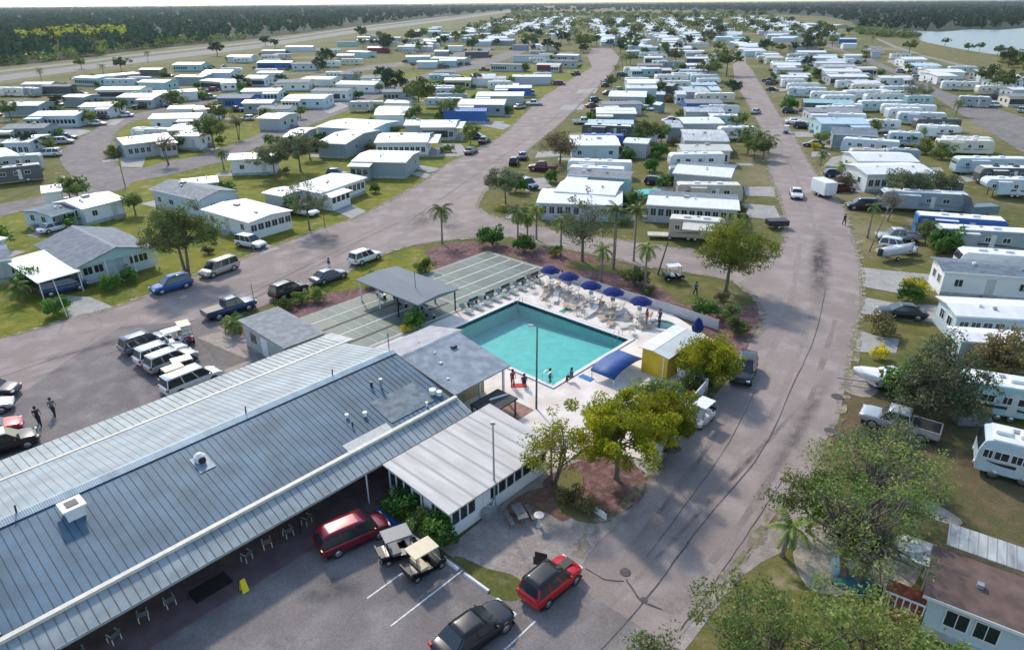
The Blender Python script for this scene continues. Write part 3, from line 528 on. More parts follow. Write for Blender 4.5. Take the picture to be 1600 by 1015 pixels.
# ---- hut at the parking lot
hut = bthing('storage_hut', 'small hut with grey metal roof between mulch bed and clubhouse', 'hut', 28.4, 56.2)
b = MB(); slope(b, -2.0, 2.4, -4.2, 2.5, 4.2, 2.75, .1); b.build('roof', roofm('grey'), hut)
b = MB(); b.box(-1.7, 2.1, -3.8, 3.8, 0, 2.45); b.build('wall', mat('hut_wall', (.45, .46, .44), .8, 0, .12), hut)
b = MB(); b.box(-1.75, -1.7, -.6, .6, 0, 2); b.build('door', white_m, hut)
b = MB(); b.box(-1.75, -1.7, 1.6, 2.6, .9, 1.8); b.build('window', glass, hut)
# ================================================================== COURTS, PAVILION
bsheet('court_apron', [(33.0, 49.8), (33.0, 61.7), (62.6, 61.7), (62.6, 50.2)], .10, conc, 0, .1)
cg = mat('court_green', (.085, .125, .1), .6, 0, .16, .4, .05, 8); cg2 = mat('court_green_light', (.12, .165, .14), .65, 0, .16, .5)
wl = mat('court_white', (.62, .63, .6), .7, 0, .1, 2)
lanes = 5; pitch_ = 2.18
for seg, (xa, xb) in enumerate([(33.4, 47.0), (47.6, 62.0)]):
    for i in range(lanes):
        y1 = 61.25 - i * pitch_; y0 = y1 - 1.85
        bsheet('shuffleboard_lane', [(xa, y0), (xb, y0), (xb, y1), (xa, y1)], .112, cg)
        for xc in ((xa + 2.2, xa + 5.0), (xb - 5.0, xb - 2.2)):
            bsheet('court_panel', [(xc[0], y0 + .08), (xc[1], y0 + .08), (xc[1], y1 - .08), (xc[0], y1 - .08)], .118, cg2)
            for q in (0, .5, 1):
                x = xc[0] + (xc[1] - xc[0]) * q; bsheet('court_line', [(x - .02, y0), (x + .02, y0), (x + .02, y1), (x - .02, y1)], .124, wl)
        bsheet('lane_divider', [(xa, y0 - .27), (xb, y0 - .27), (xb, y0 - .08), (xa, y0 - .08)], .13, wl if (i % 2 == 0 or seg) else mat('gutter_dark', (.06, .06, .06), .8), 0, .03)
for i in range(7):
    b = MB(); b.cbox((0, 0, .22), (.5, 1.1, .05)); b.cbox((.22, 0, .42), (.05, 1.1, .3)); 
    for sx in (-.2, .2):
        for sy in (-.5, .5): b.cbox((sx, sy, .1), (.04, .04, .22))
    # benches between courts and pool
pav = bthing('pavilion', 'open pavilion with shallow grey metal roof standing over the shuffleboard courts', 'pavilion', 43.4, 55.4, .1)
b = MB(); b.add([(-2.9, -5.3, 2.6), (2.9, -5.3, 2.6), (2.9, 5.3, 2.6), (-2.9, 5.3, 2.6), (0, -5.3, 2.85), (0, 5.3, 2.85), (-2.9, -5.3, 2.48), (2.9, -5.3, 2.48), (2.9, 5.3, 2.48), (-2.9, 5.3, 2.48)],
               [(0, 4, 5, 3), (4, 1, 2, 5), (0, 6, 7, 1, 4), (2, 8, 9, 3, 5), (1, 7, 8, 2), (3, 9, 6, 0), (6, 9, 8, 7)])
b.build('roof', ribmat('pavilion_roof', (.2, .225, .25), .35, .85, .1, .3, .12), pav)
for x in (-2.6, 2.6):
    for y in (-4.9, -1.6, 1.6, 4.9): b = MB(); b.box(x - .06, x + .06, y - .06, y + .06, 0, 2.5); b.build('post', dark_m if y < 0 else white_m, pav)
b = MB()
for y in (-4.9, -1.6, 1.6, 4.9): b.box(-2.6, 2.6, y - .05, y + .05, 2.35, 2.48)
b.build('beams', white_m, pav)
def bench(x, y, rz, label, m=None, z=.12):
    t = bthing('bench', label, 'bench', x, y, z, rz, 'benches by the courts')
    b = MB(); b.cbox((0, 0, .43), (1.4, .38, .05)); b.build('seat', m or grey_m, t)
    b = MB(); b.cbox((0, .2, .72), (1.4, .05, .35)); b.build('backrest', m or grey_m, t)
    for sx in (-.6, .6): b = MB(); b.cbox((sx, 0, .2), (.06, .36, .42)); b.build('leg', dark_m, t)
for i, yy in enumerate((-4.2, -2.4, .4, 2.4, 4.2)): bench(43.4 + (i % 2) * .9 - .4, 55.4 + yy, R(90), '%s bench under the pavilion roof counted from the pool side' % ordn(i))
# pool fence and details
fence_m = mat('fence_white', (.6, .6, .62), .6, 0, .06)
# ================================================================== POOL
deckm = mat('pool_deck', (.84, .78, .71), .85, 0, .16, .5, .15, 14, col2=(.66, .58, .51))
PX0, PX1, PY0, PY1 = 40.6, 52.5, 32.4, 47.3
for nm, q in [('a', [(31, 49.9), (60.8, 49.9), (60.8, PY1), (31, PY1)]), ('b', [(31, PY1), (PX0, PY1), (PX0, PY0), (31, PY0)]), ('c', [(PX1, PY1), (60.8, PY1), (60.8, PY0), (PX1, PY0)]), ('d', [(31, PY0), (60.8, PY0), (58, 26), (54, 24.5), (47.8, 22.5), (46, 21.2), (37, 20), (35.4, 24.8), (31.9, 24.7), (31, 31.5)])]:
    bsheet('pool_deck', q, .12, deckm, 0, .12)
bsheet('deck_patch', [(34.0, 31), (36.5, 31), (36.5, 35), (34, 35)], .126, mat('brick_pave', (.33, .2, .15), .9, 0, .2, 2))
poolt = bthing('swimming_pool', 'large square swimming pool with turquoise water and white coping', 'pool', 46.5, 39.9)
pl = lambda b: shift(b, 46.5, 39.9)
pm = mat('pool_plaster', (.12, .52, .5), .6, 0, .08, 1.1, .1, 2)
b = MB(); z0, z1 = -1.1, -.9
b.add([(PX0, PY0, z0), (PX1, PY0, z0), (PX1, PY1, -1.9), (PX0, PY1, -1.9), (PX0, PY0, .1), (PX1, PY0, .1), (PX1, PY1, .1), (PX0, PY1, .1)], [(0, 1, 2, 3), (0, 4, 5, 1), (1, 5, 6, 2), (2, 6, 7, 3), (3, 7, 4, 0)])
pl(b).build('basin', pm, poolt)
b = MB(); cw = .38
b.box(PX0 - cw, PX1 + cw, PY0 - cw, PY0, .1, .17); b.box(PX0 - cw, PX1 + cw, PY1, PY1 + cw, .1, .17); b.box(PX0 - cw, PX0, PY0, PY1, .1, .17); b.box(PX1, PX1 + cw, PY0, PY1, .1, .17)
pl(b).build('coping', mat('coping_white', (.72, .71, .68), .7, 0, .06), poolt)
b = MB(); b.box(PX0 - cw - .12, PX1 + cw + .12, PY0 - cw - .12, PY0 - cw, .1, .13); b.box(PX1 + cw, PX1 + cw + .12, PY0 - cw, PY1 + cw, .1, .13); b.box(PX0 - cw - .12, PX0 - cw, PY0 - cw, PY1 + cw, .1, .13)
pl(b).build('deck_drain', mat('drain', (.12, .11, .11), .8), poolt)
b = MB(); b.box(PX0, PX1, PY1 - .03, PY1, -.25, .1); b.box(PX1 - .03, PX1, PY0, PY1, -.25, .1); b.box(PX0, PX0 + .03, PY0, PY1, -.25, .1); b.box(PX0, PX1, PY0, PY0 + .03, -.25, .1); pl(b).build('tile_band', mat('tile_dark', (.03, .06, .09), .3, 0, .2, 6), poolt)
m, N, Lk, bb = newmat('pool_water'); out = N['Material Output']; N.remove(bb)
gl = N.new('ShaderNodeBsdfGlossy'); gl.inputs['Roughness'].default_value = .06
tr = N.new('ShaderNodeBsdfTransparent'); tr.inputs['Color'].default_value = (.82, 1, .99, 1)
fr = N.new('ShaderNodeFresnel'); fr.inputs['IOR'].default_value = 1.22; mx = N.new('ShaderNodeMixShader')
g = N.new('ShaderNodeNewGeometry'); n2 = N.new('ShaderNodeTexNoise'); n2.inputs['Scale'].default_value = 1.8; n2.inputs['Detail'].default_value = 3; Lk.new(g.outputs['Position'], n2.inputs['Vector'])
bp = N.new('ShaderNodeBump'); bp.inputs['Strength'].default_value = .3; bp.inputs['Distance'].default_value = .05; Lk.new(n2.outputs['Fac'], bp.inputs['Height'])
Lk.new(bp.outputs[0], gl.inputs['Normal']); Lk.new(bp.outputs[0], fr.inputs['Normal'])
Lk.new(fr.outputs[0], mx.inputs[0]); Lk.new(tr.outputs[0], mx.inputs[1]); Lk.new(gl.outputs[0], mx.inputs[2]); Lk.new(mx.outputs[0], out.inputs['Surface'])
b = MB(); b.add([(PX0, PY0, -.06), (PX1, PY0, -.06), (PX1, PY1, -.06), (PX0, PY1, -.06)], [(0, 1, 2, 3)]); pl(b).build('water', m, poolt)
chrome = mat('steel_rail', (.6, .62, .63), .25, .8, 0, 0)
for (x, y) in [(52.2, 33.6), (41.2, 33.4), (41.2, 46.2), (51.8, 46.6)]:
    b = MB()
    for s in (-.25, .25): b.tube([(x + .6 * (1 if x > 46 else -1), y + s, .15), (x + .5 * (1 if x > 46 else -1), y + s, .85), (x, y + s, .95), (x - .35 * (1 if x > 46 else -1), y + s, .3), (x - .4 * (1 if x > 46 else -1), y + s, -.6)], .03, 6)
    pl(b).build('ladder', chrome, poolt)
# hot tub
tub = bthing('hot_tub', 'small oval spa pool sunk in the deck corner behind the yellow hut', 'spa', 57.4, 31.4, .12)
el = lambda r, n=20: [(r * 1.0 * math.cos(t * 2 * math.pi / n), r * 1.25 * math.sin(t * 2 * math.pi / n)) for t in range(n)]
b = MB(); b.loft([[(x, y, .0) for x, y in el(1.35)], [(x, y, .28) for x, y in el(1.35)], [(x, y, .28) for x, y in el(1.08)], [(x, y, .1) for x, y in el(1.05)]], 0, False); b.build('rim', mat('coping_white', (1, 1, 1)), tub)
b = MB(); b.prism(el(1.06), .02, .14); b.build('water', mat('spa_water', (.03, .13, .12), .08, 0, .2, 3), tub)
# yellow hut
yh = bthing('pump_hut', 'bright yellow hut with pale two-part roof between pool deck and big bush', 'hut', 50.6, 26.7, .1)
b = MB(); b.box(-2.7, 2.6, -1.25, 1.35, 0, 2.4); b.build('wall', mat('bright_yellow', (.68, .46, .03), .7, 0, .1, 2), yh)
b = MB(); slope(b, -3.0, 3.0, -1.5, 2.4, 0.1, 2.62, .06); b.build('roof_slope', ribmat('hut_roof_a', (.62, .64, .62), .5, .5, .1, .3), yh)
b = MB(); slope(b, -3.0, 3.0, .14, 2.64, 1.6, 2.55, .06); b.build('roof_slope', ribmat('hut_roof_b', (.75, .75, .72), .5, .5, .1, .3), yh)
b = MB(); b.box(-1.0, .0, -1.3, -1.25, 0, 2.0); b.build('door', dark_m, yh)
b = MB(); b.box(-2.75, -2.7, -.9, -.82, .2, 2.2); b.build('trim_board', white_m, yh)
# blue curved awning beside pool
aw = bthing('shade_canopy', 'dark blue arched canopy at the pool edge left of the yellow hut', 'canopy', 46.3, 29.5, .12)
b = MB(); ring = []
for i in range(11):
    t = math.pi * i / 10; ring.append((-2.4 * math.cos(t), .75 + .55 * math.sin(t)))
prof = ring + [(x, z - .05) for x, z in reversed(ring)]
b.extry(prof, -1.3, 1.3); b.build('canvas', mat('navy_canvas', (.01, .07, .26), .6, 0, .15, 2), aw, True)
for sx in (-2.35, 2.3):
    for sy in (-1.2, 1.15): b = MB(); b.box(sx, sx + .06, sy, sy + .06, 0, .78); b.build('post', white_m, aw)
# umbrellas, tables, chairs
navy = mat('umbrella_navy', (.006, .02, .14), 1, 0, .2, 3)
tanm = mat('sling_tan', (.4, .31, .23), .7, 0, .15); tanw = mat('resin_white', (.62, .6, .56), .5, 0, .06)
ULAB = ['leftmost', 'second from left', 'middle', 'fourth from left', 'rightmost open']
def umbrella(x, y, label):
    t = bthing('patio_umbrella', label, 'umbrella', x, y, .12, 0, 'blue umbrellas along the pool fence')
    b = MB(); b.tube([(0, 0, 0), (0, 0, 2.55)], .03, 6); b.build('pole', grey_m, t)
    b = MB(); n = 8; rr = 1.25; v = [(0, 0, 2.6)] + [(.55 * rr * math.cos(i * math.pi / 8) * (.93 if i % 2 else 1), .55 * rr * math.sin(i * math.pi / 8) * (.93 if i % 2 else 1), 2.38) for i in range(16)] + [(rr * math.cos(i * math.pi / 8) * (.9 if i % 2 else 1), rr * math.sin(i * math.pi / 8) * (.9 if i % 2 else 1), 1.98 + (.05 if i % 2 else 0)) for i in range(16)]
    f = [(0, 1 + i, 1 + (i + 1) % 16) for i in range(16)] + [(1 + i, 17 + i, 17 + (i + 1) % 16, 1 + (i + 1) % 16) for i in range(16)]
    v2 = v + [(a[0], a[1], a[2] - .03) for a in v[17:]]; f += [(17 + i, 33 + i, 33 + (i + 1) % 16, 17 + (i + 1) % 16) for i in range(16)]
    b.add(v2, f); b.build('canopy', navy, t)
    b = MB(); b.cbox((0, 0, .05), (.5, .5, .1)); b.build('base', dark_m, t)
def roundtable(x, y, label):
    t = bthing('round_table', label, 'table', x, y, .12, 0, 'round tables on the pool deck')
    b = MB(); b.prism([(.55 * math.cos(i * .524), .55 * math.sin(i * .524)) for i in range(12)], .70, .74); b.build('tabletop', tanw, t)
    for i in range(4): b = MB(); b.tube([(.4 * math.cos(i * 1.57 + .5), .4 * math.sin(i * 1.57 + .5), 0), (.3 * math.cos(i * 1.57 + .5), .3 * math.sin(i * 1.57 + .5), .7)], .02, 5); b.build('leg', tanw, t)
def chair_proto(m):
    t = thing('patio_chair', 'x', 'chair')
    b = MB(); b.box(-.25, .25, -.25, .22, .4, .44); b.build('seat', m, t)
    b = MB(); b.add([(-.25, .2, .42), (.25, .2, .42), (.25, .34, .88), (-.25, .34, .88), (-.25, .24, .42), (.25, .24, .42), (.25, .38, .88), (-.25, .38, .88)], [(0, 1, 2, 3), (7, 6, 5, 4), (0, 4, 5, 1), (1, 5, 6, 2), (2, 6, 7, 3), (3, 7, 4, 0)]); b.build('backrest', m, t)
    for sx in (-.24, .24):
        for sy in (-.22, .2): b = MB(); b.box(sx - .02, sx + .02, sy - .02, sy + .02, 0, .42); b.build('leg', tanw, t)
        b = MB(); b.box(sx - .03, sx + .03, -.2, .26, .6, .63); b.build('armrest', tanw, t)
    return t
def lounger_proto(m):
    t = thing('sun_lounger', 'x', 'sun lounger')
    b = MB(); b.box(-.32, .32, -.95, .35, .3, .34); b.build('seat', m, t)
    b = MB(); b.add([(-.32, .35, .32), (.32, .35, .32), (.32, .9, .72), (-.32, .9, .72), (-.32, .38, .28), (.32, .38, .28), (.32, .93, .68), (-.32, .93, .68)], [(0, 1, 2, 3), (7, 6, 5, 4), (0, 4, 5, 1), (1, 5, 6, 2), (2, 6, 7, 3), (3, 7, 4, 0)]); b.build('backrest', m, t)
    for sy in (-.8, .3):
        for sx in (-.3, .3): b = MB(); b.box(sx - .02, sx + .02, sy - .02, sy + .02, 0, .3); b.build('leg', tanw, t)
    return t
cproto = {'tan': chair_proto(tanm), 'white': chair_proto(tanw), 'dark': chair_proto(mat('chair_dull', (.12, .12, .12), .6, 0, .1))}; lproto = {'tan': lounger_proto(tanm), 'teal': lounger_proto(mat('sling_teal', (.16, .24, .24), .7, 0, .1)), 'white': lounger_proto(tanw)}
used = set()
def place(proto, key, x, y, rz, label, group, z=.12):
    r = proto[key]
    if id(r) in used: return dup(r, BL(x, y, z), BA + rz, label, None, group)
    used.add(id(r)); r.location = BL(x, y, z); r.rotation_euler = (0, 0, BA + rz); r['label'] = label; r['group'] = group; return r
us = [(58.2, 47.2), (58.0, 44.3), (57.5, 40.8), (57.6, 37.9), (57.4, 34.3)]
for i, (x, y) in enumerate(us):
    umbrella(x, y, 'open navy blue patio umbrella, %s of the five in the row' % ULAB[i])
    roundtable(x + .02, y, 'white round table under the %s blue umbrella' % ULAB[i])
    for k, a in enumerate((.6, 2.1, 3.8, 5.4)):
        key = 'tan' if (i + k) % 2 else 'white'
        side = ['far', 'courts', 'pool', 'spa'][k]
        place(cproto, key, x + .95 * math.cos(a), y + .95 * math.sin(a), a - math.pi / 2, '%s chair on the %s side of the table under the %s umbrella' % (key, side, ULAB[i]), 'chairs round the umbrella tables')
t = bthing('patio_umbrella', 'closed drooping blue umbrella at the right end of the pool fence', 'umbrella', 56.7, 27.3, .12, 0, 'blue umbrellas along the pool fence')
b = MB(); b.tube([(0, 0, 0), (0, 0, 2.5)], .03, 6); b.build('pole', grey_m, t)
b = MB(); b.tube([(0, 0, 1.1), (.0, 0, 1.5), (0, 0, 2.3), (0, 0, 2.55)], [.5, .62, .3, .04], 8); b.build('canopy', navy, t)
# loungers: by pool edge and courts
rr = random.Random(5); k = 0
for i, (x, y) in enumerate([(55.2, 45.5), (54.9, 43.9), (55.3, 42.2), (54.8, 40.8), (55.1, 39.0), (55.0, 37.2), (54.6, 35.6), (55.2, 34.0), (55.8, 32.6), (56.6, 46.0), (56.1, 36.2), (56.1, 38.9)]):
    place(lproto, ['tan', 'white', 'tan'][i % 3], x + rr.uniform(-.4, .5), y + rr.uniform(-.3, .3), R(-90) + rr.uniform(-.7, .7), '%s lounger, %s from the courts end of the row facing the far pool edge' % (['tan', 'white', 'tan'][i % 3], ordn(i)), 'loungers along the far pool edge')
for i in range(9):
    place(lproto, 'teal', 46.5 + i * 1.45, 49.3, R(0) + rr.uniform(-.1, .1), 'grey-green lounger, %s from the pavilion in the row beside the courts' % ordn(i), 'loungers between the courts and pool')
for i in range(5):
    bench(48.4 + i * 2.6, 50.3, R(180), 'low dark bench at the courts edge, %s from the pavilion' % ordn(i), dark_m, .12)
for i in range(14):
    x, y = rr.uniform(53.8, 57), 33 + i * 1.0; key = ['white', 'tan'][i % 2]
    place(cproto, key, x, y, rr.uniform(0, 6.28), 'loose %s chair on the open deck, %s from the spa end' % (key, ordn(i)), 'loose chairs on the pool deck')
TW = ['towel_blue', (.05, .2, .45)], ['towel_red', (.5, .06, .05)], ['towel_green', (.06, .3, .2)], ['towel_white', (.7, .68, .62)]
for i, (x, y) in enumerate([(43.6, 31.0), (38.6, 34.6), (54.0, 41.6), (56.9, 36.0)]):
    t = bthing('towel', ['blue towel dropped by the near pool corner', 'red towel beside the annex side of the pool', 'green towel on the far pool edge', 'white towel beneath the umbrellas near the spa'][i], 'towel', x, y, .122, i * .8)
    b = MB(); b.loft([[(-.35, -.7, 0), (.35, -.68, 0), (.37, .7, 0), (-.33, .72, 0)], [(-.33, -.66, .04), (.33, -.66, .02), (.34, .66, .04), (-.3, .68, .02)]]); b.build('cloth', mat(TW[i][0], TW[i][1], .9, 0, .15, 3), t)
t = bthing('lifeguard_chair', 'tall white lifeguard chair near the upper pool corner', 'lifeguard chair', 56.0, 48.4, .12)
for sx in (-.3, .3):
    for sy in (-.3, .3): b = MB(); b.tube([(sx * 1.2, sy * 1.2, 0), (sx, sy, 1.3)], .03, 5); b.build('leg', tanw, t)
b = MB(); b.box(-.32, .32, -.3, .3, 1.25, 1.3); b.build('seat', tanm, t); b = MB(); b.box(-.32, .32, .27, .32, 1.3, 1.9); b.build('backrest', tanm, t)
# pool fence (low pale panels) along mulch bed
def panelfence(pts, h, m, label, cat='fence', th=.05, px=False, postr=.05):
    q = [BL(*p) for p in pts] if not px else [P(*p) for p in pts]
    t = thing('fence' if cat == 'fence' else 'wall', label, cat, q[0]); o = q[0]
    b = MB()
    for a, c in zip(q, q[1:]):
        L = (c - a).length; ang = math.atan2(c.y - a.y, c.x - a.x)
        M = Matrix.Translation(a - o) @ Matrix.Rotation(ang, 4, 'Z'); b.box(0, L, -th / 2, th / 2, .05, h, 0, M)
    b.build('panel', m, t)
    for a, c in zip(q, q[1:]):
        L = (c - a).length; n = max(1, int(L / 2.4))
        for i in range(n + (c is q[-1])):
            p = a + (c - a) * i / n - o; b = MB(); b.box(p.x - postr, p.x + postr, p.y - postr, p.y + postr, 0, h + .06); b.build('post', m, t)
    return t
panelfence([(60.9, 49.9), (60.9, 42), (60.9, 33), (60.6, 27)], 1.15, mat('fence_lilac', (.5, .5, .53), .6, 0, .06), 'long low pale fence behind the blue umbrellas at the mulch bed')
panelfence([(47.6, 24.2), (47.6, 21.5), (44.6, 21.1)], 1.9, fence_m, 'tall white panel wall corner beside the parked golf cart', 'wall', .12, postr=.09)
panelfence([(43.4, 21.0), (36.6, 19.7)], 1.9, fence_m, 'tall white panel wall along the road behind the big green tree', 'wall', .12, postr=.09)
panelfence([(56.2, 26.6), (52, 23.6), (47.8, 24.1)], 1.2, fence_m, 'low white fence hidden in the bushes beside the dark parked car', 'fence')
# poles
def pole(x, y, h, label, px=True, lean=0, top=None, r=.09, m=None):
    p = P(x, y) if px else BL(x, y); t = thing('utility_pole', label, 'pole', p)
    b = MB(); b.tube([(0, 0, 0), (lean, 0, h)], [r, r * .6], 8); b.build('shaft', m or mat('pole_wood', (.12, .11, .1), .9, 0, .2), t)
    if top == 'lamp': b = MB(); b.tube([(lean, 0, h), (lean - .35, .1, h + .1)], .03, 6); b.cbox((lean - .5, .1, h + .08), (.4, .2, .1)); b.build('lamp_head', grey_m, t)
    if top == 'cap': b = MB(); b.cbox((lean, 0, h + .08), (.3, .2, .16)); b.build('cap', grey_m, t)
pole(838, 640, 7.6, 'tall dark lamp pole standing at the near corner of the pool', top='lamp')
pole(773, 797, 6.8, 'slim grey pole beside the white screened annex', top='cap', m=grey_m, r=.08)
pole(652, 488, 4.8, 'thin dark pole at the near corner of the pavilion', r=.05)
pole(196, 292, 6, 'dark leaning utility pole at the loop road corner', top=None)
pole(402, 497, 4.0, 'thin dark pole beside the small grey hut', r=.05)
pole(1028, 428, 4.2, 'short leaning wooden post on the grass beside the white golf cart', lean=.9, r=.12)
pole(960, 420, 7.5, 'tall thin pole between the palms', r=.06)
pole(1358, 393, 6.5, 'pale leaning post on the grass right of the road', lean=1.3, r=.1, m=palmtrunk)
pole(508, 357, 4.5, 'thin lamp post in front of the carport home', r=.05, top='cap')
pole(105, 495, 4.5, 'white leaning post at the end of the driveway', lean=-.3, r=.05, m=white_m)
# small things at the front
t = bthing('wet_floor_sign', 'bright yellow folding caution sign on the walkway edge', 'sign', 10.9, 30.9, .15)
ym = mat('sign_yellow', (.8, .62, .02), .5, 0, .05)
for s in (-1, 1): b = MB(); b.add([(-.2, s * .2, 0), (.2, s * .2, 0), (.14, s * .02, .85), (-.14, s * .02, .85), (-.2, s * .17, 0), (.2, s * .17, 0), (.14, 0, .85), (-.14, 0, .85)], [(0, 1, 2, 3), (7, 6, 5, 4), (0, 4, 5, 1), (1, 5, 6, 2), (2, 6, 7, 3), (3, 7, 4, 0)]); b.build('leaf_panel', ym, t)
for i, (x, y) in enumerate([(1.2, 33.2), (3.0, 33.0), (4.6, 32.8), (6.2, 33.1), (7.6, 33.0), (12.2, 33.0), (13.6, 33.1), (15.0, 33.0), (16.4, 33.1)]):
    place(cproto, 'dark', x, y, R(180) + (i % 3 - 1) * .3, 'dull grey chair under the porch, %s from the left end of the walkway' % ordn(i), 'chairs under the clubhouse porch', .15)
t = bthing('door_mat', 'large black mat on the walkway beside the yellow caution sign', 'mat', 9.7, 32.6, .152)
b = MB(); b.box(-1.1, 1.1, -.6, .6, 0, .02); b.build('mat', dark_m, t)
t = thing('garden_table', 'small dark concrete picnic table on the gravel near the red mulch', 'table', P(812, 812), R(20))
for i, (x, w_) in enumerate([(0, .7), (-.75, .3), (.75, .3)]): b = MB(); b.cbox((x, 0, .74 if not i else .45), (w_, 1.5, .07)); b.cbox((x, 0, .35 if not i else .2), (.12, .9, .7 if not i else .42)); b.build('tabletop' if not i else 'bench_seat', mat('old_concrete', (.2, .18, .17), .9, 0, .25, 3), t)
t = thing('garden_statue', 'small pale stone pedestal with basin on the gravel', 'birdbath', P(842, 822))
b = MB(); b.tube([(0, 0, 0), (0, 0, .1), (0, 0, .15), (0, 0, .8)], [.22, .22, .1, .09], 12); b.build('pedestal', tanw, t); b = MB(); b.tube([(0, 0, .78), (0, 0, .9), (0, 0, .96)], [.1, .3, .34], 14); b.build('basin', tanw, t)
t = thing('leaning_board', 'white signboard leaning low among weeds beside the road', 'sign', P(931, 802), R(-50)); b = MB(); b.box(-.9, .9, -.04, .04, 0, .55); b.build('board', white_m, t)
for sx in (-.8, .8): b = MB(); b.box(sx - .04, sx + .04, .04, .12, 0, .7); b.build('post', dark_m, t)
# ================================================================== VEHICLES
VC = {}; FOOT = []
def paint(name, col, rough=.3, metal=.3): return mat('paint_' + name, col, rough, metal, .04, 3, coat=.6)
PAINT = dict(white=(.78, .79, .8), silver=(.42, .43, .44), grey=(.16, .17, .18), black=(.012, .013, .015), red=(.62, .008, .015), maroon=(.17, .008, .02), blue=(.02, .1, .32), navy=(.02, .05, .14),
             cream=(.6, .5, .34), lightblue=(.3, .42, .52), beige=(.45, .4, .34), slate=(.12, .15, .2), pearl=(.6, .62, .65))
headl = mat('headlight', (.7, .72, .75), .1, 0, 0, spec=.9); taill = mat('tail_light', (.45, .01, .01), .2, 0, 0, coat=.5)
# side profiles: (L, W, body stations [x, zbot, zdeck, half width factor]), cabin (x rear base, x rear top, x front top, x front base, z belt, z roof)
CAR = dict(
    suv=(4.7, 1.88, [(-2.35, .42, .80, .80), (-2.28, .32, .98, .93), (-1.7, .26, 1.02, 1), (0, .24, .99, 1), (1.0, .24, 1.0, 1), (1.75, .26, .93, .98), (2.2, .3, .82, .88), (2.35, .4, .62, .7)], (-2.22, -1.95, .35, 1.15, .96, 1.68)),
    sedan=(4.8, 1.84, [(-2.4, .42, .72, .78), (-2.3, .32, .92, .92), (-1.6, .25, .95, 1), (0, .22, .9, 1), (1.0, .22, .9, 1), (1.7, .25, .82, .97), (2.25, .28, .7, .86), (2.4, .38, .55, .68)], (-1.85, -1.15, .3, 1.2, .88, 1.43)),
    van=(5.1, 1.98, [(-2.55, .42, .85, .85), (-2.5, .3, 1.0, .95), (-1.8, .24, 1.05, 1), (0, .22, 1.02, 1), (1.2, .22, 1.02, 1), (1.95, .25, .95, .97), (2.4, .3, .8, .86), (2.55, .4, .6, .7)], (-2.45, -2.25, .85, 1.6, 1.0, 1.75)),
    hatch=(4.2, 1.78, [(-2.1, .42, .78, .82), (-2.05, .32, .95, .94), (-1.5, .25, .98, 1), (0, .22, .95, 1), (.9, .22, .95, 1), (1.5, .25, .85, .97), (1.95, .3, .74, .86), (2.1, .4, .58, .7)], (-2.0, -1.6, .3, 1.1, .92, 1.52)),
    pickup=(5.7, 1.98, [(-2.85, .5, .9, .95), (-2.8, .45, 1.08, .98), (-1.5, .4, 1.08, 1), (0, .38, 1.06, 1), (1.2, .38, 1.1, 1), (2.2, .38, 1.08, .98), (2.7, .42, .98, .92), (2.85, .5, .75, .8)], (-.75, -.6, .85, 1.45, 1.05, 1.82)),
    classic=(5.3, 1.95, [(-2.65, .4, .7, .85), (-2.55, .32, .86, .96), (-1.6, .28, .9, 1), (0, .26, .88, 1), (1.0, .26, .9, 1), (2.0, .28, .88, .98), (2.5, .32, .82, .95), (2.65, .4, .65, .85)], (-1.5, -1.0, .35, .85, .86, 1.38)))
def wheel_mesh():
    if 'wheel' in VC: return VC['wheel']
    b = MB(); rs = []
    for y, r in [(-.11, .24), (-.11, .33), (-.08, .345), (.08, .345), (.11, .33), (.11, .24)]: rs.append([(r * math.cos(t * math.pi / 9), y, r * math.sin(t * math.pi / 9)) for t in range(18)])
    b.loft(rs); w1 = b.mesh('tyre', [rubber])
    b = MB()
    for s in (-1, 1):
        b.tube([(0, s * .105, 0), (0, s * .118, 0)], [.235, .225], 14)
    w2 = b.mesh('rim', [rim_m]); VC['wheel'] = (w1, w2); return VC['wheel']
def add_wheels(t, xs, yw, s=1.0, z=None, names='wheel'):
    w1, w2 = wheel_mesh()
    for x in xs:
        for y in (-yw, yw):
            o = put(names, w1, t, True); o.location = (x, y, .345 * s); o.scale = (s, s, s)
            r = put('rim', w2, o, True)
def subs(o, n=1):
    m = o.modifiers.new('subdivision', 'SUBSURF'); m.levels = n; m.render_levels = n; return o
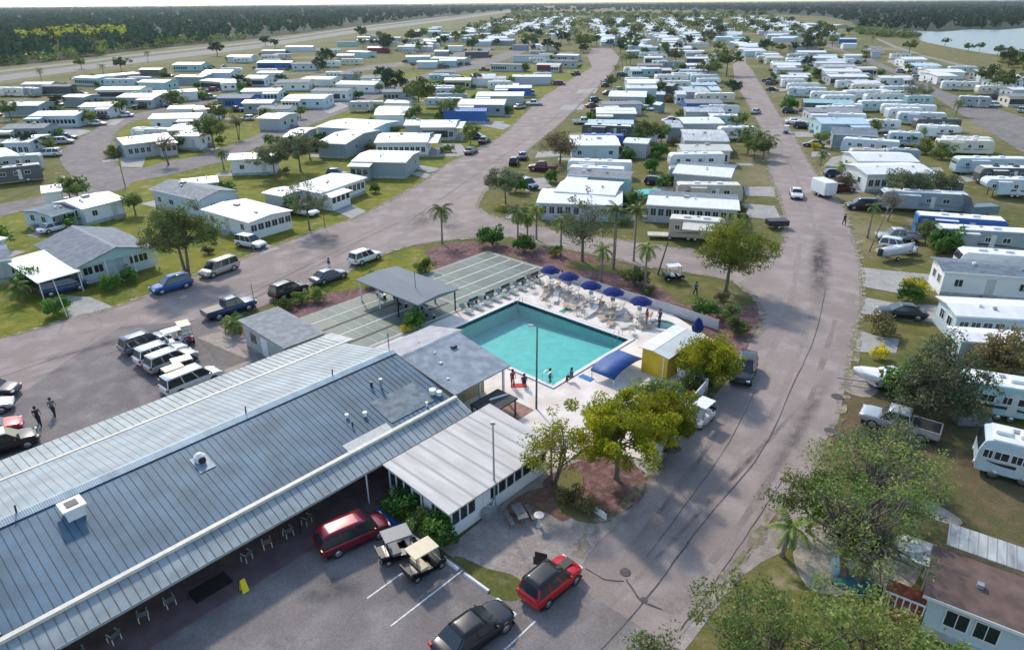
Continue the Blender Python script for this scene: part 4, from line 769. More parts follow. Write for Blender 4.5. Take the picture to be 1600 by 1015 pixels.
def car_protos(kind, colour, roofc=None):
    key = (kind, colour, roofc)
    if key in VC: return VC[key]
    L, W, st, (xa, xb, xc, xd, zb, zr) = CAR[kind]; w = W / 2; out = []
    pm = paint(colour, PAINT[colour])
    b = MB(); rings = []
    for x, z0, z1, f in st:
        h = w * f
        half = [(0, z0), (h * .85, z0), (h * .98, z0 + .12), (h, z0 + (z1 - z0) * .55), (h * .96, z1 - .06), (h * .86, z1), (0, z1 + .035)]
        ring = [(x, y, z) for y, z in half] + [(x, -y, z) for y, z in reversed(half[1:-1])]
        rings.append(ring)
    b.loft(rings)
    if kind == 'pickup':   # bed walls and tailgate drawn as an open box on the rear deck
        b2 = MB(); b2.box(-2.78, -.8, -.93, -.83, .9, 1.17); b2.box(-2.78, -.8, .83, .93, .9, 1.17); b2.box(-2.82, -2.72, -.93, .93, .9, 1.17); b2.box(-.86, -.78, -.93, .93, .9, 1.17)
        out.append(('cargo_bed', b2.mesh('cargo_bed', [pm]), False, 0)); b3 = MB(); b3.box(-2.72, -.86, -.83, .83, 1.13, 1.135); out.append(('bed_liner', b3.mesh('bed_liner', [dark_m]), False, 0))
    out.insert(0, ('body', b.mesh('body', [pm]), True, 1))
    wb, wt = w * .9, w * .70
    # cabin: painted frustum with rounded roof, glass panels set in it
    b = MB()
    c8 = [(xa, -wb, zb), (xd, -wb, zb), (xd, wb, zb), (xa, wb, zb), (xb, -wt, zr), (xc, -wt, zr), (xc, wt, zr), (xb, wt, zr)]
    b.add(c8, [(0, 3, 2, 1), (4, 5, 6, 7), (0, 1, 5, 4), (1, 2, 6, 5), (2, 3, 7, 6), (3, 0, 4, 7)])
    out.append(('cabin', b.mesh('cabin', [pm]), False, 0))
    b = MB(); n = 5; rows = []
    for i in range(n + 1):
        x = xb - .05 + (xc + .1 - xb) * i / n; cr = .05 * math.sin(math.pi * min(1, max(0, i / n)))
        rows.append([(x, y * wt * 1.03, zr + .012 + cr * (1 - y * y) + (0.02 if 0 < i < n else -.01)) for y in (-1, -.6, 0, .6, 1)] + [(x, y * wt * 1.03, zr - .03) for y in (1, .6, 0, -.6, -1)])
    b.loft(rows); out.append(('roof_panel', b.mesh('roof_panel', [paint(roofc, PAINT[roofc]) if roofc else pm]), True, 0))
    def quadpanel(A, B, C, D, ins, name):
        A, B, C, D = map(Vector, (A, B, C, D)); cen = (A + B + C + D) / 4; nrm = (B - A).cross(D - A).normalized()
        if nrm.dot(cen - Vector((0, 0, 1))) < 0: nrm = -nrm
        q = []
        for p, a1, a2 in ((A, B, D), (B, A, C), (C, D, B), (D, C, A)):
            q.append(p + (a1 - p).normalized() * ins[0] + (a2 - p).normalized() * ins[1])
        b = MB(); b.add([tuple(p + nrm * .012) for p in q] + [tuple(p - nrm * .01) for p in q], [(0, 1, 2, 3), (7, 6, 5, 4), (0, 4, 5, 1), (1, 5, 6, 2), (2, 6, 7, 3), (3, 7, 4, 0)])
        out.append((name, b.mesh(name, [glass]), False, 0))
    quadpanel(c8[1], c8[2], c8[6], c8[5], (.06, .03), 'windshield'); quadpanel(c8[0], c8[3], c8[7], c8[4], (.1, .08), 'rear_window')
    mids = [.5] if kind in ('pickup', 'classic', 'sedan') else [.36, .68]
    for s in (-1, 1):
        tt = [0] + mids + [1]
        for a, c in zip(tt, tt[1:]):
            A = Vector((xa + (xd - xa) * a, s * wb, zb)); B = Vector((xa + (xd - xa) * c, s * wb, zb)); C = Vector((xb + (xc - xb) * c, s * wt, zr)); D = Vector((xb + (xc - xb) * a, s * wt, zr))
            quadpanel(A, B, C, D, (.05, .05), 'side_window')
    f = st[-2]; hw = w * f[3]
    for s in (-1, 1):
        b = MB(); b.cbox((L / 2 - .2, s * hw * .78, f[2] - .12), (.28, .32, .14)); out.append(('headlight', b.mesh('headlight', [headl]), False, .03))
        b = MB(); b.cbox((-L / 2 + .08, s * w * .78, st[1][2] - .14), (.16, .26, .2)); out.append(('tail_light', b.mesh('tail_light', [taill]), False, .02))
        b = MB(); b.cbox((xd - .35, s * (wb + .1), zb + .08), (.12, .2, .13)); out.append(('side_mirror', b.mesh('side_mirror', [pm]), False, .02))
    b = MB(); b.box(L / 2 - .06, L / 2 + .015, -w * .45, w * .45, .42, .6); out.append(('grille', b.mesh('grille', [dark_m]), False, 0))
    b = MB(); b.box(-L / 2 + .3, L / 2 - .3, -w * .97, w * .97, .2, .3); 
    for x in (-L * .29, L * .3):
        for s in (-1, 1): b.tube([(x, s * (w - .2), .37), (x, s * (w + .004), .37)], [.4, .4], 16)
    out.append(('underbody', b.mesh('underbody', [dark_m]), False, 0))
    VC[key] = out; return out
def car(kind, colour, x0, y0, x1, y1, label, roofc=None, group=None, z=.05, cat=None, world=None, rz=None, sc=None):
    """from the ground pixel of the rear to that of the front"""
    if world: c, ang = Vector(world), rz
    else:
        a, b_ = P(x0, y0), P(x1, y1); c = (a + b_) / 2; ang = math.atan2(b_.y - a.y, b_.x - a.x)
    nm = {'suv': 'parked_suv', 'sedan': 'parked_car', 'van': 'minivan', 'hatch': 'parked_car', 'pickup': 'pickup_truck', 'classic': 'white_saloon'}[kind]
    t = thing(nm, label, cat or {'van': 'minivan', 'pickup': 'pickup truck', 'suv': 'car'}.get(kind, 'car'), (c.x, c.y, z), ang, group)
    if sc: t.scale = sc
    for n, me, sm, sb in car_protos(kind, colour, roofc):
        o = put(n, me, t, sm)
        if sb == 1: subs(o, 2)
        elif sb: m = o.modifiers.new('bevel', 'BEVEL'); m.width = sb; m.segments = 2
        if n == 'cabin': m = o.modifiers.new('bevel', 'BEVEL'); m.width = .09; m.segments = 3
    L, W = CAR[kind][:2]; add_wheels(t, (-L * .29, L * .3), W / 2 - .11, 1.0 if kind != 'pickup' else 1.12)
    return t
def golfcart(x0, y0, x1, y1, roof, body, label, px=True, z=.05, world=None, rz=0, group='golf carts', seats=1):
    if world: c, ang = Vector(world), rz
    else: a, b_ = P(x0, y0), P(x1, y1); c = (a + b_) / 2; ang = math.atan2(b_.y - a.y, b_.x - a.x)
    t = thing('golf_cart', label, 'golf cart', (c.x, c.y, z), ang, group)
    bm_ = paint(body, PAINT[body]) if body in PAINT else dark_m
    b = MB(); b.extry([(-1.25, .28), (-1.25, .75), (-.7, .78), (-.62, .3), (.35, .28), (.5, .62), (.85, .72), (1.2, .6), (1.25, .3)], -.56, .56); b.build('body', bm_, t, bevel=.05)
    b = MB(); b.box(-.55, -.05, -.5, .5, .3, .62); b.box(-.6, .0, -.52, .52, .62, .76); b.box(-.66, -.55, -.5, .5, .76, 1.1); b.build('seat', mat('cart_seat_' + roof, PAINT.get(roof, (.6, .5, .34)), .6, 0, .1), t, bevel=.03)
    b = MB(); b.box(-1.35, -.95, -.5, .5, .74, .8); b.box(-1.38, -1.3, -.5, .5, .8, 1.0); b.build('rear_tray', dark_m, t)
    b = MB(); b.box(-.95, .75, -.6, .6, 1.78, 1.86); b.build('canopy', mat('cart_roof_' + roof, PAINT.get(roof, (.6, .5, .34)), .5, 0, .06), t, bevel=.04)
    for sx, bx in ((-.85, -.75), (.6, .85)):
        for s in (-.52, .52): b = MB(); b.tube([(bx, s, .7), (sx, s, 1.8)], .022, 5); b.build('canopy_post', dark_m, t)
    b = MB(); b.tube([(.5, .25, .75), (.25, .25, 1.0)], .02, 5); b.tube([(.25 + .17 * math.cos(i) * .4, .25 + .17 * math.sin(i), 1.0 + .17 * math.cos(i) * .9) for i in np.linspace(0, 6.283, 12)], .015, 5); b.build('steering_wheel', dark_m, t)
    b = MB(); b.add([(.86, -.5, .75), (.86, .5, .75), (.66, .5, 1.75), (.66, -.5, 1.75), (.88, -.5, .75), (.88, .5, .75), (.68, .5, 1.75), (.68, -.5, 1.75)], [(0, 1, 2, 3), (7, 6, 5, 4), (0, 4, 5, 1), (1, 5, 6, 2), (2, 6, 7, 3), (3, 7, 4, 0)])
    if 'wg' not in MATS:
        m = bpy.data.materials.new('clear_screen'); m.use_nodes = True; nb = m.node_tree.nodes['Principled BSDF']; nb.inputs['Base Color'].default_value = (.7, .8, .8, 1); nb.inputs['Roughness'].default_value = .05; nb.inputs['Alpha'].default_value = .25; MATS['wg'] = m
    b.build('windshield', MATS['wg'], t)
    for s in (-.35, .35): b = MB(); b.cbox((1.23, s, .5), (.06, .14, .1)); b.build('headlight', headl, t)
    add_wheels(t, (-.85, .85), .5, .62); return t
# ---- recreational vehicles
def winpair(w, h):
    k = ('win', round(w, 1), round(h, 1))
    if k not in VC:
        w, h = k[1], k[2]; b = MB(); f = .06
        b.box(-w / 2 - f, w / 2 + f, -.04, 0, -h / 2 - f, -h / 2); b.box(-w / 2 - f, w / 2 + f, -.04, 0, h / 2, h / 2 + f); b.box(-w / 2 - f, -w / 2, -.04, 0, -h / 2, h / 2); b.box(w / 2, w / 2 + f, -.04, 0, -h / 2, h / 2)
        b.box(-.02, .02, -.035, 0, -h / 2, h / 2)
        b2 = MB(); b2.box(-w / 2, w / 2, -.02, -.0, -h / 2, h / 2); VC[k] = (b.mesh('window', [frame_m]), b2.mesh('pane', [glass]))
    return VC[k]
def window(t, x, y, z, w, h, rz=0, detail=2):
    f, p = winpair(w, h)
    if detail >= 2:
        o = put('window', f, t, loc=(x, y, z), rz=rz); put('pane', p, o)
    else: put('window', p, t, loc=(x, y, z), rz=rz)
def frame_from(xl, yl, xr, yr, z):
    a, b = P(xl, yl, z), P(xr, yr, z); mid = (a + b) / 2; return Vector((mid.x, mid.y, 0)), (b - a).length, math.atan2(b.y - a.y, b.x - a.x)
SW = dict(dark=(.03, .035, .045), blue=(.05, .15, .35), grey=(.2, .22, .24), teal=(.1, .3, .32), tan=(.35, .28, .2))
def rv(kind, xl, yl, xr, yr, front, wall, roof, label, stripe='dark', H_=3.2, W_=2.5, slide=True, group='recreational vehicles on their lots', awn=None, ground=0.0, world=None):
    o, L, ang = frame_from(xl, yl, xr, yr, H_) if not world else (Vector(world[0]), world[1], world[2])
    c = Vector((math.cos(ang), math.sin(ang), 0)); n = Vector((-c.y, c.x, 0)); cen = o + n * W_ / 2
    s = 1 if front == 'r' else -1
    FOOT.append((cen.x, cen.y, L / 2, 2.2))
    t = thing({'motor': 'motorhome', 'fifth': 'fifth_wheel_trailer', 'trailer': 'travel_trailer'}[kind], label, {'motor': 'motorhome'}.get(kind, 'caravan'), (cen.x, cen.y, ground), ang, group)
    h = L / 2; zt = H_ - .1; zb = .45 if kind == 'motor' else .55
    if kind == 'motor': prof = [(-h, zb), (-h, zt - .15), (-h + .15, zt), (h - .7, zt), (h - .25, zt - .2), (h, zt - 1.0), (h + .02, 1.0), (h - .1, zb)]
    elif kind == 'fifth': prof = [(-h, zb), (-h, zt - .15), (-h + .15, zt), (h - .6, zt), (h - .15, zt - .3), (h, zt - .8), (h - .15, 1.75), (h - 2.4, 1.55), (h - 2.5, zb)]
    else: prof = [(-h, zb), (-h, zt - .3), (-h + .3, zt), (h - .5, zt), (h - .1, zt - .4), (h, 1.4), (h - .25, zb)]
    b = MB(); b.extry([(s * x, z) for x, z in prof], -W_ / 2, W_ / 2); b.build('body', mat('rv_' + wall, WALLC[wall], .35, 0, .05, 1, coat=.3), t, bevel=.08)
    b = MB(); b.box(-h + .2 if s > 0 else -h + .6, h - .6 if s > 0 else h - .2, -W_ / 2 + .08, W_ / 2 - .08, zt - .0, zt + .03); b.build('roof', mat('rvroof_' + roof, ROOFC[roof], .5, 0, .14, .8), t)
    for x in (-h * .4, h * .3): b = MB(); b.cbox((x, 0, zt + .16), (.95, .7, .26)); b.build('air_conditioner', white_m if wall != 'dark' else dark_m, t, bevel=.06)
    b = MB(); b.cbox((h * .0, .5, zt + .08), (.4, .4, .12)); b.build('roof_vent', grey_m, t)
    for i, x in enumerate((-.7, -.35, .1, .5)):
        window(t, x * h, -W_ / 2 - .005, 1.95, .9 if i % 2 else .6, .6)
    # side graphics: sweeping band
    if stripe:
        sm = mat('stripe_' + stripe, SW[stripe], .4, 0, .05); b = MB(); N_s = 14; up = []; dn = []
        for i in range(N_s + 1):
            q = i / N_s; x = (-h + .3 + (L - .9) * q) * s; zz = .95 + .55 * q * q + .12 * math.sin(q * 5); th = .05 + .2 * math.sin(math.pi * q)
            up.append((x, zz + th)); dn.append((x, zz))
        for i in range(N_s): 
            y = -W_ / 2 - .008; b.add([(up[i][0], y, up[i][1]), (up[i + 1][0], y, up[i + 1][1]), (dn[i + 1][0], y, dn[i + 1][1]), (dn[i][0], y, dn[i][1]), (up[i][0], y + .006, up[i][1]), (up[i + 1][0], y + .006, up[i + 1][1]), (dn[i + 1][0], y + .006, dn[i + 1][1]), (dn[i][0], y + .006, dn[i][1])], [(0, 1, 2, 3), (7, 6, 5, 4), (0, 1, 5, 4), (3, 2, 6, 7)])
        b.build('side_stripe', sm, t)
    b = MB(); b.box(.15 * h, .15 * h + .65, -W_ / 2 - .02, -W_ / 2, .75, 2.6); b.build('door', mat('rv_door', (.6, .62, .63), .4, 0, .05), t)
    if slide and L > 7:
        b = MB(); b.box(-.62 * h, -.15 * h, -W_ / 2 - .75, -W_ / 2 + .01, .8, 2.75); so = b.build('slide_out', mat('rv_' + wall, WALLC[wall]), t)
        b = MB(); b.box(-.64 * h, -.13 * h, -W_ / 2 - .8, -W_ / 2 + .01, 2.75, 2.83); b.build('slide_awning', mat('rvroof_' + roof, ROOFC[roof]), so); window(so, -.38 * h, -W_ / 2 - .755, 1.95, 1.2, .6) if False else None
    if awn:
        b = MB(); b.add([(-.5 * h, -W_ / 2, 2.85), (.6 * h, -W_ / 2, 2.85), (.6 * h, -W_ / 2 - 2.2, 2.4), (-.5 * h, -W_ / 2 - 2.2, 2.4), (-.5 * h, -W_ / 2, 2.8), (.6 * h, -W_ / 2, 2.8), (.6 * h, -W_ / 2 - 2.2, 2.35), (-.5 * h, -W_ / 2 - 2.2, 2.35)], [(0, 1, 2, 3), (7, 6, 5, 4), (0, 4, 5, 1), (1, 5, 6, 2), (2, 6, 7, 3), (3, 7, 4, 0)])
        b.build('awning', mat('awn_' + awn, ROOFC[awn], .7, 0, .1), t)
    if kind == 'motor':
        b = MB(); b.add([(s * (h - .23), -1.05, zt - .3), (s * (h - .23), 1.05, zt - .3), (s * (h + .0), 1.1, zt - 1.1), (s * (h + .0), -1.1, zt - 1.1), (s * (h - .19), -1.05, zt - .27), (s * (h - .19), 1.05, zt - .27), (s * (h + .05), 1.1, zt - 1.08), (s * (h + .05), -1.1, zt - 1.08)], [(0, 1, 2, 3), (4, 5, 6, 7), (0, 1, 5, 4), (2, 3, 7, 6), (0, 3, 7, 4), (1, 2, 6, 5)]); b.build('windshield', glass, t)
        for q in (-.9, .9): b = MB(); b.cbox((s * (h + .02), q, .9), (.08, .3, .18)); b.build('headlight', headl, t)
        add_wheels(t, (-h * .45 * s, (h - 1.2) * s), W_ / 2 - .15, 1.3)
    else:
        add_wheels(t, (-.15 * h * s - .45, -.15 * h * s + .45), W_ / 2 - .12, 1.0)
        b = MB(); b.box(s * (h - 1.6) - .05, s * (h - 1.6) + .05, -.9, -.8, 0, 1.5); b.box(s * (h - 1.6) - .05, s * (h - 1.6) + .05, .8, .9, 0, 1.5); b.build('landing_leg', dark_m, t)
    return t
# ================================================================== PARK HOMES
HOMES = []
def home(xl, yl, xr, yr, D, roof='white', wall='white', win='std', rise=.3, z=2.75, label=None, group='park homes', cpL=0, cpR=0, ov=.35, strip=None, tarp=None, door=True, kind='park_home', endwin=True, shift_=0, world=None):
    """(xl,yl)-(xr,yr): photo pixels of the near roof edge; D: depth of the roof in metres; cpL / cpR: carport length at that end"""
    if not world and yl < 300 and kind == 'park_home' and z == 2.75: D *= 1.3; z = 3.2; rise = max(rise, .35 + .5 * (((xl * 7 + yl * 3) % 10) / 10))
    if world: o, L, ang = Vector(world[0]), world[1], world[2]
    else: o, L, ang = frame_from(xl, yl, xr, yr, z)
    dist = o.length; det = 2 if dist < 190 else (1 if dist < 420 else 0)
    t = thing(kind, label, 'mobile home' if kind == 'park_home' else 'shed', o, ang, group)
    h = L / 2; x0, x1 = -h + cpL, h - cpR; HOMES.append((t, L, D, dist, ang)); FOOT.append((o.x - math.sin(ang) * D / 2, o.y + math.cos(ang) * D / 2, h, D / 2))
    th = .12; ry = D * .5
    def roofb(a, c, y0=0, y1=D, dz=0):
        b = MB(); b.extr([(y0, z + dz), (ry, z + rise + dz), (y1, z + dz), (y1, z - th + dz), (ry, z + rise - th + dz), (y0, z - th + dz)], a, c); return b
    r = roofb(x0 - (ov if cpL else 0), x1 + (ov if cpR else 0)).build('roof', roofm(roof), t)
    if strip:   # differently coloured near half of the roof
        b = MB(); b.extr([(-.02, z + .02), (ry - .02, z + rise + .02), (ry - .02, z + rise), (-.02, z)], x0, x1); b.build('lower_roof', roofm(strip), t)
    w = wallm(wall)
    b = MB(); b.extr([(ov, .0), (ov, z - .1), (ry, z + rise - .14), (D - ov, z - .1), (D - ov, 0)], x0 + ov * (not cpL), x1 - ov * (not cpR)); b.build('wall', w, t)
    wx0, wx1 = x0 + ov * (not cpL), x1 - ov * (not cpR)
    if det:
        b = MB(); b.box(wx0 - .02, wx1 + .02, ov - .03, ov, 0, .5); b.build('skirting', mat('skirting', (.4, .42, .42), .8, 0, .2, 2), t)
    if det == 2:
        b = MB(); b.box(-h + cpL - .02, h - cpR + .02, -.04, 0, z - .16, z + .02); b.build('fascia', white_m, t)
        rn = random.Random(int(dist * 10)); 
        for k in range(2): b = MB(); x = rn.uniform(-h * .6, h * .6); y = rn.uniform(.3, .45) * D; zz = z + rise * y / ry; b.cbox((x, y, zz + .12), (.3, .3, .25)); b.build('roof_vent', white_m if k else grey_m, t)
    for c, a0, a1 in ((cpL, -h, x0), (cpR, x1, h)):
        if c:
            b = MB(); b.extr([(.1, z - .2), (D * .85, z - .14), (D * .85, z - .22), (.1, z - .28)], a0, a1); b.build('carport_roof', roofm('white' if roof in ('blue', 'slate', 'brown', 'teal') else roof), t)
            if det:
                xe = a0 + .15 if a0 < 0 else a1 - .15
                for yy in (.3, D * .42, D * .8): b = MB(); b.box(xe - .05, xe + .05, yy - .05, yy + .05, 0, z - .25); b.build('carport_post', white_m, t)
            b = MB(); b.box(a0 + .1, a1, .2, D * .84, 0, .05); b.build('carport_slab', conc, t)
    if det and kind == 'park_home' and D > 5:
        rn = random.Random(int(xl * 3 + yl * 11 + dist))
        if win != 'dark' and L > 9 and rn.random() < .5 and dist < 360:   # screened porch built on to the near side
            s_ = rn.choice((-1, 1)); pw = L * rn.uniform(.3, .45); a0 = x0 if s_ < 0 else x1 - pw; zz = z - .35
            b = MB(); b.box(a0 + .4, a0 + pw - .4, -1.9, ov - .04, 0, zz - .1); po = b.build('porch', wallm(rn.choice([wall, 'white', 'grey'])), t)
            b = MB(); b.add([(a0, -2.3, zz - .1), (a0 + pw, -2.3, zz - .1), (a0 + pw, ov - .02, zz + .16), (a0, ov - .02, zz + .16), (a0, -2.3, zz - .2), (a0 + pw, -2.3, zz - .2), (a0 + pw, ov - .02, zz + .06), (a0, ov - .02, zz + .06)], [(0, 1, 2, 3), (7, 6, 5, 4), (0, 4, 5, 1), (1, 5, 6, 2), (2, 6, 7, 3), (3, 7, 4, 0)]); b.build('porch_roof', roofm(rn.choice(['white', 'white', roof])), t)
            n_ = max(2, int(pw / 1.1))
            for i in range(n_): window(po, a0 + .4 + (pw - .8) * (i + .5) / n_, -1.905, 1.65, .8, 1.0, 0, 1)
        sl = rn.choice((-1, 1)); e0, e1 = (-h - rn.uniform(2, 5), -h + .3) if sl < 0 else (h - .3, h + rn.uniform(2, 5))
        b = MB(); b.box(e0, e1, .3, rn.uniform(2.6, 3.6), 0, .04 + .01 * rn.random()); b.build('parking_slab', conc, t)
        b = MB(); b.cbox((sl * (h + .1), D * .6, .45), (.8, .8, .75)); b.build('ac_unit', grey_m, t)
        if rn.random() < .4 and dist < 330:
            b = MB(); xx = rn.uniform(-h * .5, h * .3); y_ = D * .25; zz = z + rise * .5 + .03; b.box(xx, xx + rn.uniform(1, 3), .2, D * .35, z - .2, z + rise * .22 + .03) if False else b.cbox((xx, D * .5, z + rise + .1), (rn.uniform(.5, 1.1), .7, .35)); b.build('roof_unit', grey_m, t)
    if tarp:
        a0, a1, y0, y1 = tarp; b = MB(); f = lambda y: z + rise * (y / ry if y < ry else (D - y) / (D - ry)) + .03
        b.add([(a0 * h, y0 * D, f(y0 * D)), (a1 * h, y0 * D, f(y0 * D)), (a1 * h, y1 * D, f(y1 * D)), (a0 * h, y1 * D, f(y1 * D)), (a0 * h, y0 * D, f(y0 * D) - .03), (a1 * h, y0 * D, f(y0 * D) - .03), (a1 * h, y1 * D, f(y1 * D) - .03), (a0 * h, y1 * D, f(y1 * D) - .03)], [(0, 1, 2, 3), (7, 6, 5, 4), (0, 4, 5, 1), (1, 5, 6, 2), (2, 6, 7, 3), (3, 7, 4, 0)])
        b.build('blue_tarp', mat('tarp_blue', (.01, .1, .42), .5, 0, .2, 1.5), t)
    W = wx1 - wx0
    if det:
        yy = ov - .005; dw = det
        if win == 'std':
            n = max(2, int(W / 3.2)); xs = [wx0 + W * (i + .5) / n for i in range(n)]
            for i, x in enumerate(xs):
                if door and i == n // 2 and det == 2:
                    b = MB(); b.box(x - .45, x + .45, ov - .04, ov, .5, 2.35); b.build('door', mat('door_paint', (.5, .52, .5), .5, 0, .1), t)
                    b = MB(); b.box(x - .7, x + .7, ov - .9, ov - .04, 0, .25); b.box(x - .7, x + .7, ov - .5, ov - .04, .25, .48); b.build('steps', conc, t)
                else: window(t, x, yy, 1.65, 1.1 if i % 2 else .8, .8, 0, dw)
        elif win == 'lanai':
            m_ = 1.05; n = max(3, int((W - .6) / m_)); st = (W - .4) / n
            for i in range(n): window(t, wx0 + .2 + st * (i + .5), yy, 1.6, .8, 1.1, 0, dw)
        elif win == 'half':
            n = max(3, int(W * .5 / 1.05)); st = W * .5 / n
            for i in range(n): window(t, wx0 + .2 + st * (i + .5), yy, 1.6, .8, 1.1, 0, dw)
            window(t, wx0 + W * .8, yy, 1.7, 1.0, .7, 0, dw)
        elif win == 'dark':
            b = MB(); b.box(wx0 + .15, wx1 - W * .2, yy - .02, yy, .75, 2.35); b.build('screen_panel', mat('screen_dark', (.03, .035, .045), .5, 0, .2, 1), t); window(t, wx1 - W * .1, yy, 1.5, 1.0, 1.3, 0, dw)
        if endwin:
            for s, x in ((-1, wx0 - .005), (1, wx1 + .005)):
                ks = (.3, .7) if endwin is True else [(i + .5) / int((D - 2 * ov) / 1.05) for i in range(int((D - 2 * ov) / 1.05))]
                for k in ks: window(t, x, ov + (D - 2 * ov) * k, 1.65, .9, .9, R(90) * s, dw)
    return t
# ================================================================== VEHICLES PLACED
G1 = 'cars parked along the diagonal road'; G2 = 'cars in the parking lot behind the clubhouse'; G3 = 'vehicles at the front of the clubhouse'
car('suv', 'blue', 295, 446, 243, 460, 'blue car at the lawn edge beneath the big dark tree', group=G1)
car('van', 'beige', 368, 418, 318, 436, 'silver minivan parked behind the blue car at the lawn edge', group=G1)
car('suv', 'white', 372, 382, 414, 390, 'white SUV on the driveway of the white porch home', group=G1)
car('suv', 'white', 552, 416, 590, 402, 'white SUV parked at the grass edge beside the mulch bed', group=G1)
car('sedan', 'slate', 493, 446, 536, 431, 'slate blue sedan parked between the white and black cars', group=G1)
car('suv', 'black', 428, 470, 476, 452, 'black SUV parked at the end of the hedge by the road', group=G1)
car('pickup', 'navy', 328, 500, 392, 480, 'navy blue pickup truck with open bed beside the palm', group=G1)
car('sedan', 'grey', 728, 244, 744, 236, 'dark grey sedan on the far kerb past the small boat', group=G1)
car('sedan', 'black', 750, 227, 764, 220, 'black sedan parked farthest up the diagonal road lawn', group=G1)
car('hatch', 'black', 800, 262, 806, 252, 'black hatchback parked at the right side of the diagonal road', group=G1)
car('sedan', 'slate', 815, 252, 818, 244, 'dark small car in front of the bare tree', group=G1)
car('sedan', 'silver', 800, 172, 824, 168, 'grey sedan on the driveway beside the blue tarp home', group=G1)
car('pickup', 'maroon', 866, 268, 830, 266, 'maroon pickup truck in front of the row of trailers', group=G1)
car('suv', 'slate', 815, 290, 836, 297, 'pale blue car on the driveway at the corner home', group=G1)
car('suv', 'slate', 195, 556, 262, 532, 'dark SUV first in the line behind the clubhouse', group=G2)
car('suv', 'white', 218, 574, 288, 548, 'white SUV second in the line with pale roof', group=G2)
car('suv', 'silver', 234, 586, 305, 558, 'silver SUV third in the line with white roof', roofc='white', group=G2)
car('van', 'white', 262, 620, 340, 588, 'white van partly hidden behind the clubhouse eave', roofc='white', group=G2)
car('suv', 'black', -30, 716, 46, 692, 'black car with long white roof at the left edge by the eave', roofc='white', group=G2)
car('sedan', 'red', -52, 692, 18, 672, 'red car at the left edge beside the black and white car', group=G2)
car('sedan', 'silver', -60, 655, 4, 640, 'silver car cut by the left edge of the lot', group=G2)
car('suv', 'black', -40, 622, 14, 618, 'black car at the left edge farthest up the lot', group=G2)
car('van', 'maroon', 503, 866, 600, 823, 'maroon minivan parked along the clubhouse porch', group=G3, sc=(.9, .95, .93))
t = car('suv', 'red', 826, 948, 893, 892, 'bright red SUV with black roof and its front door open', roofc='black', group=G3, sc=(.86, .97, .96))
b = MB(); b.box(-.95, 0, -.03, .03, .35, .95); b.box(-.85, -.05, -.02, .02, .95, 1.4); b.build('open_door', dark_m, t, bevel=.02, loc=(.85, .92, .1), rz=R(-62))
b = MB(); b.box(.95, 2.0, -.28, .28, 1.045, 1.06); b.build('bonnet_stripe', dark_m, t)
car('sedan', 'black', 690, 1035, 790, 962, 'black sedan at the bottom edge of the lot', group=G3)
car('suv', 'black', 1172, 560, 1150, 618, 'black SUV parked at the road edge by the green bushes')
car('classic', 'white', 1240, 296, 1247, 320, 'white saloon driving in the middle of the right-hand road')
car('van', 'black', 1372, 328, 1322, 326, 'black van parked on the grass by the right road')
car('suv', 'maroon', 1345, 284, 1308, 282, 'dark red car on the driveway beside the white porch home')
car('suv', 'white', 1378, 388, 1424, 396, 'white SUV on the grass beside the covered truck')
car('pickup', 'silver', 1440, 378, 1362, 376, 'silver pickup truck with black bed behind the white SUV')
car('sedan', 'black', 1440, 498, 1374, 492, 'black sedan on the pale driveway facing the road')
car('pickup', 'silver', 1462, 690, 1345, 655, 'silver pickup truck half hidden behind the oak branches')
car('sedan', 'white', 1365, 604, 1420, 596, 'white car under the dark tree at the dirt driveway')
car('sedan', 'silver', 1176, 190 - 10, 1186, 176, 'pale car at the left kerb of the right road far up')
car('sedan', 'black', 1196, 142, 1218, 143, 'black car in the driveway past the bushes up the right road')
car('suv', 'black', 1238, 200, 1270, 202, 'black car on the driveway with silver hood items')
car('pickup', 'black', 100, 300 - 190 + 80, 100 + 1, 191, 'x') if False else None
car('suv', 'silver', 1395, 100, 1412, 100, 'grey green car in the driveway by the canal homes')
car('sedan', 'white', 1448, 130, 1470, 130, 'white car on the corner of the far right road')
car('suv', 'black', 1538, 155, 1576, 158, 'black car under the dark tree beyond the far right road')
car('suv', 'pearl', 1590, 176, 1616, 178, 'grey SUV cut by the right edge beyond the far right road')
car('hatch', 'black', 1390, 107 - 3, 1396, 104, 'x') if False else None
for i, (x, y, c) in enumerate(sorted([(60, 143, 'black'), (160, 186, 'black'), (222, 170, 'black'), (100, 225, 'silver'), (470, 162, 'white'), (350, 106, 'lightblue'), (870, 85, 'black'), (820, 96, 'black'), (885, 92, 'grey'), (735, 92, 'black'), (750, 80, 'black'), (770, 78, 'white'), (958, 60, 'white'), (946, 136, 'black'), (950, 148, 'grey'), (930, 160, 'navy'), (948, 130, 'silver'), (1340, 100, 'black'), (1350, 106, 'slate'), (735, 62, 'white'), (690, 54, 'grey'), (925, 168, 'maroon'), (1392, 230 - 8, 'grey'), (900, 118, 'black'), (830, 62, 'black'), (1142, 62, 'grey')])):
    k = ['sedan', 'suv', 'hatch', 'pickup'][i % 4]
    where = 'left of the loop road' if x < 240 else 'among the left homes' if x < 560 else 'near the top of the diagonal road' if x < 1000 else 'near the far right road'
    car(k, c, x - 14 * (y / 180), y + 1, x + 14 * (y / 180), y - 1, '%s %s %s, %s counting from the left' % (c, {'sedan': 'sedan', 'suv': 'SUV', 'hatch': 'hatchback', 'pickup': 'pickup truck'}[k], where, ordn(i)), group='far parked cars')
car('van', 'navy', 84, 460, 118, 452, 'dark car parked under the white carport of the grey-roofed house')
t = thing('box_truck', 'white enclosed trailer towed along the right edge of the right-hand road', 'trailer', (P(1284, 306).x, P(1284, 306).y, .05), R(98))
